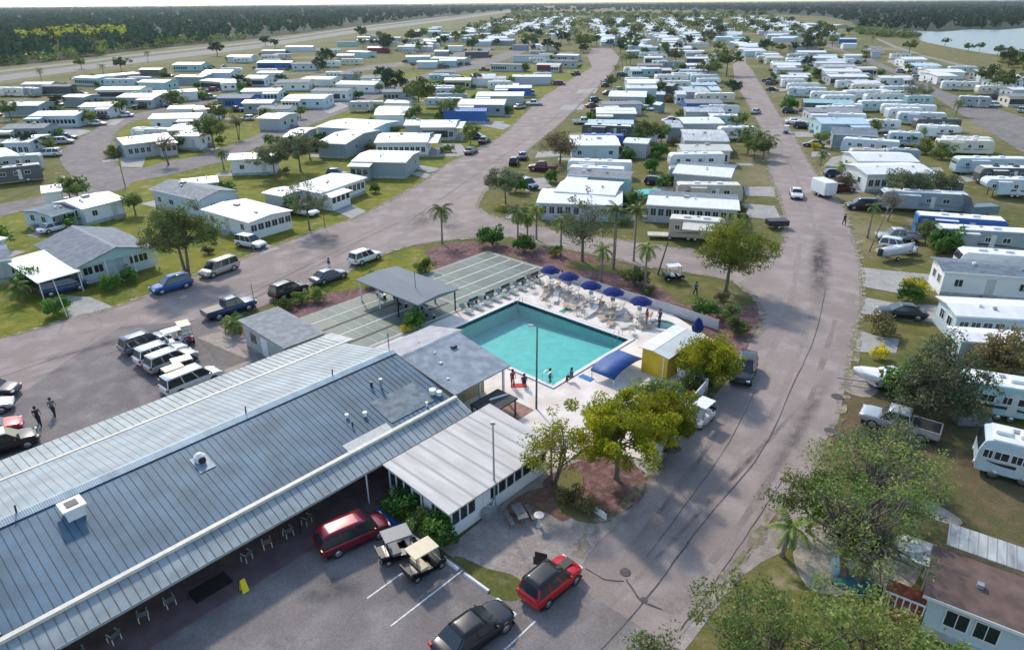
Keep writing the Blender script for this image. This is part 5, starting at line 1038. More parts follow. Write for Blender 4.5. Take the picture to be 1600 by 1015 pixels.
b = MB(); b.box(-2.3, 2.1, -1.1, 1.1, .55, 2.75); b.build('cargo_box', white_m, t, bevel=.1)
b = MB(); b.box(-2.32, -2.3, -.95, .95, .7, 2.6); b.build('rear_door', frame_m, t); b = MB(); b.box(-2.3, 3.0, -.4, .4, .4, .55); b.build('chassis', dark_m, t); add_wheels(t, (-.6, .4), 1.0, 1)
b = MB(); b.box(-2.35, -2.3, -.9, -.7, .6, .75); b.box(-2.35, -2.3, .7, .9, .6, .75); b.build('tail_light', taill, t)
# golf carts
golfcart(594, 880, 655, 858, 'grey', 'black', 'black golf cart with grey canopy and white cowl in front bay')
golfcart(637, 908, 690, 876, 'cream', 'black', 'dark golf cart with cream canopy and seats in front bay')
golfcart(285, 520, 300, 545, 'cream', 'maroon', 'maroon golf cart with cream canopy at the concrete pad')
golfcart(248, 550, 300, 534, 'white', 'slate', 'golf cart with white canopy wedged between dark SUV and white SUV')
golfcart(262, 597, 320, 580, 'white', 'black', 'golf cart with white canopy beside the silver SUV')
golfcart(256, 610, 300, 594, 'cream', 'black', 'golf cart with torn cream canopy beside the white van')
golfcart(1108, 650, 1082, 672, 'white', 'white', 'white golf cart parked against the white wall by the road')
golfcart(1038, 438, 1066, 436, 'white', 'black', 'golf cart with white canopy on the grass below the road')
golfcart(1228, 205, 1227, 212, 'white', 'black', 'small white golf cart driving far up the right road')
golfcart(170, 660 - 440, 180, 221, 'cream', 'black', 'tiny golf cart at the loop road bend') if False else None
# ================================================================== PEOPLE
SK = mat('skin', (.42, .25, .18), .6, 0, .05); CL = {}
def cloth(c):
    C_ = dict(dark=(.03, .03, .035), red=(.35, .03, .03), white=(.7, .7, .7), blue=(.04, .1, .3), grey=(.2, .2, .21), green=(.05, .2, .1), tan=(.4, .32, .22), purple=(.12, .06, .18), pink=(.6, .25, .3))
    return mat('cloth_' + c, C_[c], .85, 0, .1, 8)
def person(pos, rz, pose, shirt, pants, label, hair=(.05, .035, .025), z=0, skinshirt=False):
    p = Vector(pos); t = thing('person', label, 'person', (p.x, p.y, p.z + z), rz, 'people about the pool and lots')
    # joints, x forward, y left
    sit = pose == 'sit'; hz = .92 if not sit else .46; lean = .02 if pose != 'lean' else .25
    J = {'pel': (0, 0, hz), 'sp': (lean * .4, 0, hz + .22), 'ch': (lean, 0, hz + .44), 'nk': (lean * 1.2, 0, hz + .58), 'hd': (lean * 1.3 + .01, 0, hz + .68), 'tp': (lean * 1.3 + .01, 0, hz + .80)}
    a = .28 if pose == 'walk' else .03; E_ = []
    for s, nm in ((1, 'l'), (-1, 'r')):
        st = a * s
        if sit: J['hp' + nm] = (.02, .1 * s, hz - .02); J['kn' + nm] = (.44, .11 * s, hz); J['an' + nm] = (.46, .11 * s, .08); J['to' + nm] = (.62, .12 * s, .04)
        elif pose == 'swim': J['hp' + nm] = (0, .1 * s, hz - .06); J['kn' + nm] = (.1, .12 * s, hz - .45); J['an' + nm] = (-.1, .12 * s, hz - .8); J['to' + nm] = (.02, .12 * s, hz - .85)
        else: J['hp' + nm] = (0, .1 * s, hz - .05); J['kn' + nm] = (st * .6 + .04, .1 * s, .5); J['an' + nm] = (st * 1.1 - .02, .1 * s, .09); J['to' + nm] = (st * 1.1 + .14, .11 * s, .035)
        J['sh' + nm] = (lean, .17 * s, hz + .5); J['el' + nm] = (lean - st * .35, .25 * s, hz + .24); J['wr' + nm] = (lean - st * .2 + .1 + (.15 if sit else 0), .24 * s, hz + .02 + (.06 if sit else 0))
        w_ = J['wr' + nm]; J['pm' + nm] = (w_[0] + .02, w_[1], w_[2] - .07)
        for k, (dx, L_) in enumerate([(-.03, .075), (-.01, .085), (.012, .08), (.032, .065)]):
            J['f%d%s' % (k, nm)] = (w_[0] + .02 + dx, w_[1] - s * .01, w_[2] - .07 - L_ * .6); J['g%d%s' % (k, nm)] = (w_[0] + .03 + dx, w_[1] - s * .025, w_[2] - .07 - L_)
            E_ += [('pm' + nm, 'f%d%s' % (k, nm)), ('f%d%s' % (k, nm), 'g%d%s' % (k, nm))]
        J['th' + nm] = (w_[0] + .055, w_[1] - s * .02, w_[2] - .075); E_.append(('wr' + nm, 'th' + nm))
        E_ += [('pel', 'hp' + nm), ('hp' + nm, 'kn' + nm), ('kn' + nm, 'an' + nm), ('an' + nm, 'to' + nm), ('ch', 'sh' + nm), ('sh' + nm, 'el' + nm), ('el' + nm, 'wr' + nm), ('wr' + nm, 'pm' + nm)]
    E_ += [('pel', 'sp'), ('sp', 'ch'), ('ch', 'nk'), ('nk', 'hd'), ('hd', 'tp')]
    RD = dict(pel=(.13, .1), sp=(.12, .09), ch=(.14, .1), nk=(.05, .05), hd=(.085, .095), tp=(.06, .07), hp=(.085, .085), kn=(.055, .055), an=(.038, .038), to=(.035, .03), sh=(.06, .06), el=(.04, .04), wr=(.026, .026), pm=(.032, .02), th=(.011, .011))
    names = list(J); me = bpy.data.meshes.new('body'); me.from_pydata([J[n] for n in names], [(names.index(u), names.index(v)) for u, v in E_], [])
    o = bpy.data.objects.new('body', me); COL.objects.link(o); o.parent = t
    sk = o.modifiers.new('skin', 'SKIN'); sl = me.skin_vertices[0] if me.skin_vertices else None
    if not sl:
        bpy.context.view_layer.objects.active = o; sl = me.skin_vertices[0]
    for i, n in enumerate(names):
        r = RD.get(n) or RD.get(n[:2]) or ((.009, .009)); sl.data[i].radius = r; sl.data[i].use_root = (n == 'pel')
    o.modifiers.new('s', 'SUBSURF').levels = 1; o.modifiers['s'].render_levels = 1; me.materials.append(SK)
    def garment(name, chains, m):
        b = MB()
        for ch, rs in chains: b.tube([J[c] if isinstance(c, str) else c for c in ch], rs, 10)
        return b.build(name, m, t, True)
    if shirt:
        c0 = J['ch']; garment('shirt', [(['pel', 'sp', 'ch', (c0[0], 0, c0[2] + .1)], [.15, .145, .17, .075])] + [([(J['ch'][0], .08 * s, hz + .5), 'sh' + n, (J['sh' + n][0] * .4 + J['el' + n][0] * .6, J['sh' + n][1] * .4 + J['el' + n][1] * .6, J['sh' + n][2] * .4 + J['el' + n][2] * .6)], [.075, .075, .06]) for s, n in ((1, 'l'), (-1, 'r'))], cloth(shirt))
    if pants:
        full = pants in ('dark', 'blue', 'grey'); garment('trousers' if full else 'shorts', [([(0, 0, hz + .08), (0, 0, hz - .06)], [.15, .15])] + [(['hp' + n, 'kn' + n] + (['an' + n] if full else []), [.1, .075] + ([.06] if full else [])) for n in 'lr'], cloth(pants))
    hc = J['hd']; b = MB(); b.tube([(hc[0] - .02, 0, hc[2] - .04), (hc[0] - .015, 0, hc[2] + .07), (hc[0], 0, hc[2] + .15), (hc[0], 0, hc[2] + .19)], [.1, .118, .1, .03], 10); b.build('hair', mat('hair%.2f' % hair[0], hair, .8, 0, .1), t, True)
    b = MB()
    for s in (-1, 1): b.cbox((hc[0] + .1, s * .035, hc[2] + .03), (.02, .022, .014)); b.cbox((hc[0] - .0, s * .098, hc[2] + .01), (.04, .02, .06))
    b.cbox((hc[0] + .112, 0, hc[2] - .005), (.035, .022, .04)); b.cbox((hc[0] + .1, 0, hc[2] - .05), (.016, .05, .01)); b.build('face', mat('face_tone', (.2, .1, .08), .6), t)
    return t
person(P(63, 664), R(120), 'walk', 'dark', 'dark', 'person in dark clothes walking across the lot, the left one of two')
person(P(86, 650), R(110), 'walk', 'grey', 'dark', 'person in grey top walking across the lot, the right one of two')
person(P(515, 424), R(40), 'walk', 'purple', 'white', 'person in purple top walking beside the slate sedan', z=.04)
person(P(801, 606), R(-60), 'stand', 'red', 'dark', 'person in red top standing at the near pool corner', z=.12)
person(P(819, 606), R(90), 'sit', 'dark', 'dark', 'person in dark clothes sitting low on the deck at the near pool corner', z=.12)
person(BL(42.0, 33.9, -1.05), R(20), 'swim', None, 'blue', 'swimmer standing in the water at the near pool corner')
person(P(893, 596), R(200), 'sit', 'blue', 'dark', 'person in blue top sitting at the near right pool edge', z=.12)
person(P(1010, 508), R(200), 'stand', 'red', 'tan', 'person in red standing beside the spa pool', z=.12)
person(P(1030, 508), R(220), 'stand', 'purple', 'dark', 'person in purple standing right beside the spa pool rim', z=.12)
person(P(1086, 462), R(-80), 'walk', 'blue', 'dark', 'person in blue walking on the grass near the golf cart')
person(P(1318, 352), R(-90), 'walk', 'dark', 'dark', 'person in dark clothes walking at the edge of the right road')
person(P(1152, 420 - 10), R(180), 'walk', 'white', 'tan', 'x') if False else None
person(P(878, 440), R(20), 'sit', 'pink', 'dark', 'person in pink sitting under the second blue umbrella', z=.12)
# ================================================================== PARK HOMES AND TRAILERS
def crop(ox, oy, k=3.995): return lambda *a: [a[0] / k + ox, a[1] / k + oy, a[2] / k + ox, a[3] / k + oy]
A1, A2, A3, A4 = crop(0, 0), crop(400, 0), crop(800, 0), crop(1200, 0); B1, B2, B3, B4 = crop(0, 254), crop(400, 254), crop(800, 254), crop(1200, 254); C4_, D4_ = crop(1200, 508), crop(1200, 761)
ND = {'blue': 'pale blue', 'teal': 'teal', 'white': 'white', 'grey': 'grey', 'cream': 'cream', 'slate': 'slate grey', 'royal': 'bright blue', 'dark': 'dark', 'tan': 'tan', 'green': 'sage green', 'lilac': 'lilac grey', 'maroon': 'maroon', 'yellow': 'yellow',
      'lightblue': 'light blue', 'brown': 'brown', 'aqua': 'aqua', 'weathered': 'weathered white'}
WD = {'std': 'small windows', 'lanai': 'long porch windows', 'half': 'partial porch windows', 'dark': 'dark screened front', 'none': 'plain wall'}
def vary(row):   # weathered, grey, cream and bluish roofs among the white ones
    out = []
    for i, (c, q, D, r_, w_, wn) in enumerate(row):
        if r_ == 'white' and i > 2 and (i * 7 + len(row)) % 5 < 2: r_ = ['weathered', 'cream', 'lightblue', 'grey', 'weathered'][(i * 3) % 5]
        out.append((c, q, D, r_, w_, wn))
    return out
def hlabel(where, i, roof, wall, win, cp): return '%s-walled home, %s roof, %s, %s %s' % (ND[wall].replace(' ', '-'), ND[roof].replace(' ', '-'), WD[win], ordn(i), where)
# ---- nearest ones, described one by one
home(313, 327, 388, 348, (P(388, 348, 2.75) - P(443, 326, 2.75)).length, 'white', 'white', 'std', .35, endwin='lanai', z=2.751, label='white home with big white roof and dark porch windows behind the white SUV', group=None)
home(*[408, 300, 440, 308], 5, 'white', 'blue', 'none', .2, label='plain blue-grey end section with white roof of the carport home', kind='carport_annex', door=False, endwin=False, group=None) if False else None
home(408, 301, 442, 307, 5, 'white', 'grey', 'none', .2, label='grey end section with flat white roof joined to the carport home', kind='home_annex', group=None)
home(500, 302.5, 574, 277, 8, 'white', 'white', 'lanai', .3, z=2.751, label='white-roofed home with carport and dark golf cart, beside the thin lamp post', group=None)
home(548, 252, 634, 254, 8.5, 'white', 'slate', 'none', .25, label='slate blue home with white roof at the diagonal road bend', group=None)
home(584, 223, 684, 222, 9.5, 'white', 'white', 'lanai', .3, label='white home with row of porch windows and small blue tarp on its roof', tarp=(.2, .75, .6, .95), cpR=2.5, group=None)
home(630, 196, 660, 196, 6, 'white', 'grey', 'none', .5, label='small white-roofed shed beside the dark screened home', group=None)
home(656, 199, 722, 199, 9, 'white', 'grey', 'dark', .3, cpR=2, label='white-roofed home with dark screened porch above the two black sedans', group=None)
home(690, 174, 760, 174, 5, 'royal', 'royal', 'none', .2, label='home wrapped in bright blue tarpaulin with white end wall', group=None)
# front left grey house with carport
hA = thing('park_house', 'grey-shingled gable house with pale blue front and white carport at the left', 'house', P(148, 462), R(68) - R(90) + R(90))
def houseA():
    a, b_ = P(128, 449), P(250, 416); ang = math.atan2((b_ - a).y, (b_ - a).x); hA.location = (a + b_) / 2; hA.rotation_euler = (0, 0, ang); L = (b_ - a).length; h = L / 2; D = 13
    wl_ = wallm('blue')
    b = MB(); b.extry([(-h + .3, 0), (h - .3, 0), (h - .3, 2.5), (0, 3.7), (-h + .3, 2.5)], .5, D); b.build('wall', wl_, hA)
    sh = mat('shingle_dark_grey', (.2, .22, .25), .9, 0, .22, 1.5, .5, 20)
    for s in (-1, 1):
        b = MB(); b.add([(0, -.5, 3.95), (s * (h + .3), -.5, 2.55), (s * (h + .3), D + .3, 2.55), (0, D + .3, 3.95), (0, -.5, 3.83), (s * (h + .3), -.5, 2.43), (s * (h + .3), D + .3, 2.43), (0, D + .3, 3.83)], [(0, 1, 2, 3), (7, 6, 5, 4), (0, 4, 5, 1), (1, 5, 6, 2), (2, 6, 7, 3), (3, 7, 4, 0)]); b.build('roof_slope', sh, hA)
    b = MB(); b.extry([(-.25, 3.86), (0, 4.02), (.25, 3.86)], -.5, D + .3); b.build('ridge_cap', mat('shingle_pale', (.4, .42, .43), .9), hA)
    b = MB(); b.add([(-h, -.3, 2.5), (h, -.3, 2.5), (0, -.3, 3.85), (-h, -.22, 2.5), (h, -.22, 2.5), (0, -.22, 3.85)], [(0, 1, 2), (5, 4, 3), (0, 3, 4, 1), (1, 4, 5, 2), (2, 5, 3, 0)]); b.build('gable', wallm('teal'), hA)
    for x in (-3.3, -2.1, 1.9, 3.0): window(hA, x * h / 4.5, .49, 1.6, 1.0, .9)
    b = MB(); b.box(-.2, .7, .44, .5, .5, 2.45); b.build('door', mat('door_teal', (.35, .5, .55), .5), hA)
    for i in range(5): b = MB(); b.box(-.5, 1.0, -.1 - i * .35 - .35, -.1 - i * .35, 0, .5 - i * .1); b.build('step', conc, hA)
    for x in (-.55, 1.05):
        b = MB(); b.tube([(x, .4, 1.4), (x, -1.9, .85), (x, -1.9, 0)], .05, 5); b.tube([(x, .4, .7), (x, -1.9, .2)], .04, 5)
        for q in range(7): b.tube([(x, .2 - q * .33, .55 - q * .08), (x, .2 - q * .33, 1.33 - q * .08)], .025, 4)
        b.build('stair_railing', white_m, hA)
    for x in (-h + .2, -h * .35, h * .35, h - .2): b = MB(); b.box(x - .06, x + .06, -.4, -.28, 0, 2.5); b.build('porch_post', white_m, hA)
    b = MB(); b.add([(-h - 4.6, -1.5, 2.35), (-h - .1, -1.5, 2.5), (-h - .1, D - 3, 2.6), (-h - 4.6, D - 3, 2.4), (-h - 4.6, -1.5, 2.25), (-h - .1, -1.5, 2.4), (-h - .1, D - 3, 2.5), (-h - 4.6, D - 3, 2.3)], [(0, 1, 2, 3), (7, 6, 5, 4), (0, 4, 5, 1), (1, 5, 6, 2), (2, 6, 7, 3), (3, 7, 4, 0)]); b.build('carport_roof', ribmat('carport_white', (.75, .76, .74), .6, .5, 0, .3, .1), hA)
    for x in (-h - 4.4, -h - .3):
        for y in (-1.3, 3, 7, D - 3.3): b = MB(); b.box(x - .05, x + .05, y - .05, y + .05, 0, 2.35); b.build('carport_post', white_m, hA)
houseA()
# white house with several roofs behind it
home(128, 327, 196, 310, 8, 'white', 'white', 'std', .7, label='white home with patchy white gable roofs behind the grey-shingled house', group=None)
home(78, 338, 122, 326, 7, 'slate', 'blue', 'half', .4, z=2.5, label='low annex home with brownish grey roof and glazed left side', group=None)
home(64, 302, 98, 298, 6, 'white', 'white', 'none', .6, label='small white-roofed home section behind the low grey annex', group=None)
home(232, 295, 312, 313, 5.5, 'grey', 'blue', 'std', .4, label='pale blue single home with grey roof on the lawn by the loop road', group=None)
home(285, 290, 342, 284, 3.6, 'white', 'slate', 'none', .4, label='curved white-roofed shed section at the end of the pale blue home', group=None)
home(0, 310, 8, 309, 5, 'white', 'blue', 'none', .3, label='x') if False else None
home(-40, 389, 12, 371, 7, 'white', 'blue', 'std', .3, label='white-roofed home cut by the left edge beyond the dark bush', group=None)
home(-60, 418, 18, 404, 7, 'slate', 'blue', 'std', .4, label='blue-walled house cut by the left edge beside the white carport', group=None)
home(355, 250, 430, 247, 5, 'lightblue', 'white', 'std', .25, label='pale blue trailer home beneath the bush, near the small palm', group=None)
# ---- left field rows (crop coordinates)
row = [
 (A1, (920, 742, 1240, 737), 6, 'white', 'white', 'std'), (A1, (1040, 815, 1190, 812), 8, 'white', 'lilac', 'none'), (A1, (770, 905, 1090, 868), 8, 'white', 'grey', 'half'), (A1, (1075, 850, 1240, 850), 6, 'white', 'white', 'std'),
 (A2, (160, 855, 280, 855), 10, 'white', 'slate', 'none'), (A2, (370, 892, 560, 900), 14, 'white', 'slate', 'none'), (A2, (370, 792, 720, 812), 11, 'lightblue', 'blue', 'std'), (A2, (800, 642, 960, 645), 4, 'white', 'white', 'none'),
 (A2, (740, 688, 950, 690), 7, 'white', 'white', 'std'), (A2, (735, 720, 930, 717), 5, 'white', 'white', 'none')]
for i, (c, q, D, r_, w_, wn) in enumerate(vary(row)): home(*c(*q), D, r_, w_, wn, label=hlabel('right of the loop road', i, r_, w_, wn, 0), group='homes inside the loop road')
row = [
 (A1, (0, 980, 120, 962), 9, 'white', 'blue', 'half'), (A1, (0, 893, 180, 888), 8, 'white', 'blue', 'lanai'), (A1, (0, 806, 275, 800), 6, 'grey', 'slate', 'std'), (A1, (172, 725, 470, 722), 8, 'white', 'blue', 'lanai'),
 (A1, (0, 662, 235, 660), 7, 'white', 'slate', 'none'), (A1, (482, 668, 690, 665), 8, 'white', 'white', 'half'), (A1, (375, 605, 520, 608), 6, 'white', 'slate', 'none'), (A1, (590, 562, 870, 560), 8, 'white', 'white', 'dark'),
 (A1, (720, 608, 965, 610), 8, 'white', 'slate', 'std'), (A1, (955, 585, 1235, 570), 7, 'white', 'white', 'none'), (A1, (250, 540, 430, 540), 4, 'grey', 'dark', 'none'), (A1, (450, 484, 600, 490), 7, 'white', 'teal', 'lanai'),
 (A1, (640, 480, 880, 458), 8, 'white', 'grey', 'dark'), (A1, (850, 514, 1030, 516), 7, 'white', 'teal', 'none'), (A1, (1085, 480, 1262, 482), 7, 'white', 'slate', 'none'), (A1, (1255, 454, 1435, 454), 7, 'white', 'blue', 'none'),
 (A1, (860, 436, 1000, 436), 5, 'tan', 'dark', 'none'), (A1, (1070, 405, 1250, 405), 9, 'white', 'teal', 'half'), (A1, (1240, 503, 1400, 513), 7, 'white', 'grey', 'dark'), (A1, (1375, 520, 1478, 515), 8, 'white', 'white', 'std'),
 (A1, (1410, 354, 1560, 354), 8, 'white', 'blue', 'dark'), (A1, (1345, 614, 1560, 614), 7, 'white', 'royal', 'half'), (A1, (1040, 682, 1200, 678), 5, 'white', 'white', 'none'), (A1, (1205, 684, 1370, 678), 5, 'white', 'white', 'none'),
 (A2, (0, 392, 215, 392), 7, 'white', 'royal', 'half'), (A2, (215, 402, 370, 400), 6, 'grey', 'blue', 'std'), (A2, (30, 318, 175, 318), 6, 'white', 'grey', 'std'), (A2, (180, 294, 350, 294), 6, 'white', 'blue', 'none'),
 (A2, (500, 264, 620, 264), 5, 'white', 'teal', 'dark'), (A2, (625, 252, 760, 252), 5, 'cream', 'grey', 'dark'), (A2, (-40, 490, 50, 490), 8, 'white', 'blue', 'dark'), (A2, (0, 455, 155, 455), 6, 'white', 'white', 'half'),
 (A2, (120, 518, 330, 516), 8, 'white', 'white', 'std'), (A2, (-100, 572, 145, 570), 7, 'white', 'blue', 'half'), (A2, (275, 494, 465, 497), 9, 'white', 'white', 'none'), (A2, (520, 464, 640, 464), 5, 'white', 'slate', 'std'),
 (A2, (335, 570, 570, 572), 8, 'white', 'white', 'dark'), (A2, (492, 527, 740, 530), 9, 'white', 'white', 'half'), (A2, (645, 490, 790, 490), 9, 'white', 'white', 'none'), (A2, (165, 616, 425, 616), 9, 'white', 'blue', 'std'),
 (A2, (0, 684, 210, 682), 7, 'white', 'white', 'dark'), (A2, (0, 738, 145, 742), 8, 'white', 'grey', 'none'), (A1, (1530, 484, 1598, 484), 6, 'white', 'blue', 'std')]
row.sort(key=lambda r: -(r[0](*r[1])[1]))
for i, (c, q, D, r_, w_, wn) in enumerate(vary(row)): home(*c(*q), D, r_, w_, wn, label=hlabel('going away left of the loop road', i, r_, w_, wn, 0), group='homes left of the loop road')
row = [
 (A2, (1255, 653, 1550, 655), 10, 'white', 'slate', 'std'), (A2, (1370, 600, 1670, 600), 9, 'white', 'grey', 'none'), (A2, (1490, 550, 1720, 550), 7, 'white', 'royal', 'half'), (A2, (1170, 502, 1340, 502), 6, 'white', 'tan', 'dark'), (A2, (1345, 492, 1560, 492), 5, 'white', 'white', 'none'),
 (A2, (1460, 402, 1660, 406), 6, 'dark', 'grey', 'half'), (A2, (500, 347, 610, 347), 4, 'white', 'grey', 'none'), (A2, (560, 322, 690, 328), 7, 'white', 'teal', 'none'), (A2, (692, 300, 820, 300), 4, 'tan', 'maroon', 'none'), (A2, (880, 292, 1100, 292), 5, 'white', 'lilac', 'none'),
 (A2, (1110, 322, 1200, 322), 5, 'white', 'slate', 'std'), (A2, (1195, 290, 1290, 290), 5, 'white', 'white', 'std'), (A2, (935, 358, 1090, 355), 7, 'cream', 'teal', 'none'), (A2, (1085, 366, 1300, 370), 8, 'white', 'grey', 'none'), (A2, (1000, 388, 1130, 388), 5, 'white', 'blue', 'none'), (A2, (1140, 380, 1250, 380), 5, 'white', 'teal', 'none'),
 (A2, (1300, 326, 1450, 326), 6, 'slate', 'dark', 'none'), (A2, (960, 248, 1080, 243), 8, 'grey', 'tan', 'none'), (A2, (1310, 250, 1400, 252), 5, 'grey', 'dark', 'none'), (A2, (820, 236, 900, 236), 5, 'lightblue', 'grey', 'none'), (A2, (975, 198, 1150, 198), 8, 'teal', 'teal', 'none'), (A2, (1165, 200, 1280, 198), 8, 'grey', 'teal', 'none'),
 (A2, (1290, 176, 1420, 182), 8, 'lightblue', 'blue', 'none'), (A2, (1450, 255, 1598, 258), 6, 'grey', 'slate', 'none'), (A2, (1510, 195, 1650, 190), 6, 'white', 'royal', 'none'), (A2, (1300, 225, 1420, 215), 4, 'cream', 'grey', 'none'),
 (A3, (0, 480, 245, 480), 7, 'white', 'lilac', 'none'), (A3, (0, 540, 40, 540), 7, 'white', 'royal', 'none'), (A3, (150, 405, 300, 408), 4, 'white', 'maroon', 'none'), (A3, (260, 385, 410, 385), 4, 'dark', 'grey', 'std'), (A3, (270, 345, 410, 348), 7, 'white', 'grey', 'half'),
 (A3, (0, 352, 240, 350), 5, 'grey', 'blue', 'none'), (A3, (150, 282, 240, 280), 5, 'white', 'white', 'none'), (A3, (0, 285, 100, 285), 6, 'slate', 'slate', 'none'), (A3, (0, 160, 130, 160), 8, 'white', 'blue', 'none'), (A3, (140, 165, 390, 160), 8, 'grey', 'lilac', 'none')]
row.sort(key=lambda r: -(r[0](*r[1])[1]))
for i, (c, q, D, r_, w_, wn) in enumerate(vary(row)): home(*c(*q), D, r_, w_, wn, label=hlabel('going away left of the diagonal road', i, r_, w_, wn, 0), group='homes left of the diagonal road')
# ---- row between diagonal road and right-hand road, west half
row = [
 (B3, (150, 250, 690, 268), 9, 'white', 'lilac', 'half'), (B3, (260, 178, 645, 205), 7, 'white', 'slate', 'none'), (B3, (345, 75, 740, 100), 4, 'grey', 'teal', 'none'), (A3, (365, 908, 680, 908), 9, 'white', 'blue', 'std'), (A3, (692, 890, 850, 898), 5, 'white', 'grey', 'none'),
 (A3, (470, 770, 760, 775), 5, 'lightblue', 'grey', 'none'), (A3, (525, 708, 780, 710), 9, 'white', 'slate', 'none'), (A3, (570, 655, 820, 650), 6, 'grey', 'lilac', 'none'), (A3, (600, 602, 840, 606), 12, 'white', 'grey', 'half'),
 (A3, (710, 552, 910, 552), 5, 'white', 'blue', 'none'), (A3, (725, 522, 940, 522), 12, 'white', 'white', 'none'), (A3, (740, 432, 930, 430), 5, 'white', 'teal', 'std'), (A3, (935, 440, 1000, 440), 5, 'cream', 'dark', 'none'), (A3, (780, 408, 940, 410), 8, 'grey', 'slate', 'none'), (A3, (715, 322, 800, 322), 8, 'white', 'slate', 'none'), (A3, (950, 535, 1005, 538), 5, 'white', 'dark', 'none')]
row.sort(key=lambda r: -(r[0](*r[1])[1]))
for i, (c, q, D, r_, w_, wn) in enumerate(vary(row)): home(*c(*q), D, r_, w_, wn, label=hlabel('going up the diagonal road\'s right side', i, r_, w_, wn, 0), group='homes right of the diagonal road', tarp={6: (-.6, .85, .3, .95)}.get(i))
for q, lb in [((830, 838, 920, 838), 'round-topped white storage shed on the lawn between the rows'), ((878, 652, 925, 658), 'little blue-grey shed with pointed roof between the rows'), ((898, 590, 955, 592), 'small pale blue shed behind the double white home'), ((745, 300, 760, 300), 'tiny shed')][:3]:
    home(*A3(*q), 3, 'white' if 'white' in lb else 'lightblue', 'white' if 'round' in lb else 'slate', 'none', .7, 2.3, label=lb, kind='garden_shed', group='sheds between the rows', endwin=False)
row = [
 (B3, (838, 262, 1425, 296), 9, 'slate', 'grey', 'lanai'), (B3, (1000, 65, 1370, 94), 8, 'slate', 'grey', 'none'), (A3, (1070, 875, 1360, 882), 11, 'weathered', 'grey', 'dark'), (A3, (970, 795, 1070, 795), 8, 'white', 'slate', 'none'), (A3, (1070, 772, 1330, 770), 8, 'white', 'grey', 'none'),
 (A3, (1080, 698, 1330, 700), 7, 'white', 'grey', 'none'), (A3, (1085, 645, 1320, 645), 7, 'grey', 'royal', 'none'), (A3, (1080, 575, 1240, 575), 12, 'white', 'grey', 'none'), (A3, (1240, 565, 1310, 565), 9, 'lightblue', 'teal', 'none'), (A3, (1025, 590, 1090, 590), 5, 'white', 'blue', 'std'),
 (A3, (1050, 442, 1270, 442), 6, 'white', 'grey', 'none'), (A3, (1090, 408, 1270, 408), 6, 'white', 'slate', 'none'), (A3, (1090, 366, 1230, 366), 6, 'white', 'dark', 'none'), (A3, (1000, 320, 1200, 322), 6, 'white', 'grey', 'none'), (A3, (1085, 330, 1180, 330), 4, 'white', 'grey', 'none')]
row.sort(key=lambda r: -(r[0](*r[1])[1]))
for i, (c, q, D, r_, w_, wn) in enumerate(vary(row)):
    home(*c(*q), D, r_, w_, wn, label=hlabel('left of the right-hand road', i, r_, w_, wn, 0), group='homes left of the right-hand road', strip={0: 'white', 1: 'white'}.get(i))
# ---- right of the right-hand road
row = [
 (B4, (620, 75, 1060, 68), 7, 'white', 'white', 'half'), (A4, (560, 1005, 950, 1010), 7, 'white', 'white', 'none'), (A4, (400, 835, 690, 850), 8, 'slate', 'slate', 'none'), (A4, (330, 772, 640, 775), 8, 'lightblue', 'teal', 'none'), (A4, (260, 700, 600, 705), 7, 'grey', 'grey', 'none'), (A4, (225, 640, 540, 648), 6, 'teal', 'dark', 'none'),
 (A4, (390, 480, 635, 480), 8, 'white', 'grey', 'dark'), (A4, (355, 448, 590, 448), 8, 'white', 'lilac', 'none'), (A4, (350, 418, 560, 418), 7, 'white', 'white', 'none'), (A4, (295, 395, 500, 395), 9, 'white', 'white', 'std'), (A4, (265, 362, 440, 362), 6, 'white', 'blue', 'none'), (A4, (190, 328, 370, 328), 7, 'white', 'grey', 'dark'),
 (A4, (70, 466, 270, 468), 5, 'white', 'slate', 'dark'), (A4, (50, 436, 220, 440), 6, 'grey', 'lilac', 'none'), (A4, (30, 406, 210, 408), 8, 'white', 'grey', 'none'), (A4, (130, 285, 310, 290), 6, 'slate', 'grey', 'none')]
row.sort(key=lambda r: -(r[0](*r[1])[1]))
for i, (c, q, D, r_, w_, wn) in enumerate(vary(row)): home(*c(*q), D, r_, w_, wn, label=hlabel('right of the right-hand road', i, r_, w_, wn, 0), group='homes right of the right-hand road', rise=.3)
row = [
 (A4, (1060, 475, 1190, 475), 12, 'white', 'white', 'std'), (A4, (1020, 450, 1240, 452), 12, 'white', 'white', 'none'), (A4, (905, 412, 1090, 412), 9, 'white', 'white', 'std'), (A4, (850, 372, 1000, 372), 9, 'white', 'white', 'half'), (A4, (640, 300, 720, 300), 7, 'grey', 'slate', 'none'), (A4, (650, 325, 710, 325), 4, 'white', 'lilac', 'none'), (A4, (445, 245, 560, 245), 9, 'white', 'royal', 'none'),
 (A4, (470, 275, 560, 275), 5, 'white', 'white', 'none'), (A4, (265, 215, 385, 215), 6, 'white', 'white', 'none'), (A4, (130, 212, 240, 212), 8, 'white', 'teal', 'dark'), (A4, (210, 148, 430, 160), 12, 'cream', 'green', 'std'), (A4, (1520, 480, 1598, 485), 9, 'white', 'lilac', 'none'), (A4, (1530, 560, 1660, 560), 6, 'white', 'grey', 'none')]
row.sort(key=lambda r: -(r[0](*r[1])[1]))
for i, (c, q, D, r_, w_, wn) in enumerate(vary(row)): home(*c(*q), D, r_, w_, wn, label=hlabel('going away beside the canal bank', i, r_, w_, wn, 0), group='homes by the canal bank')
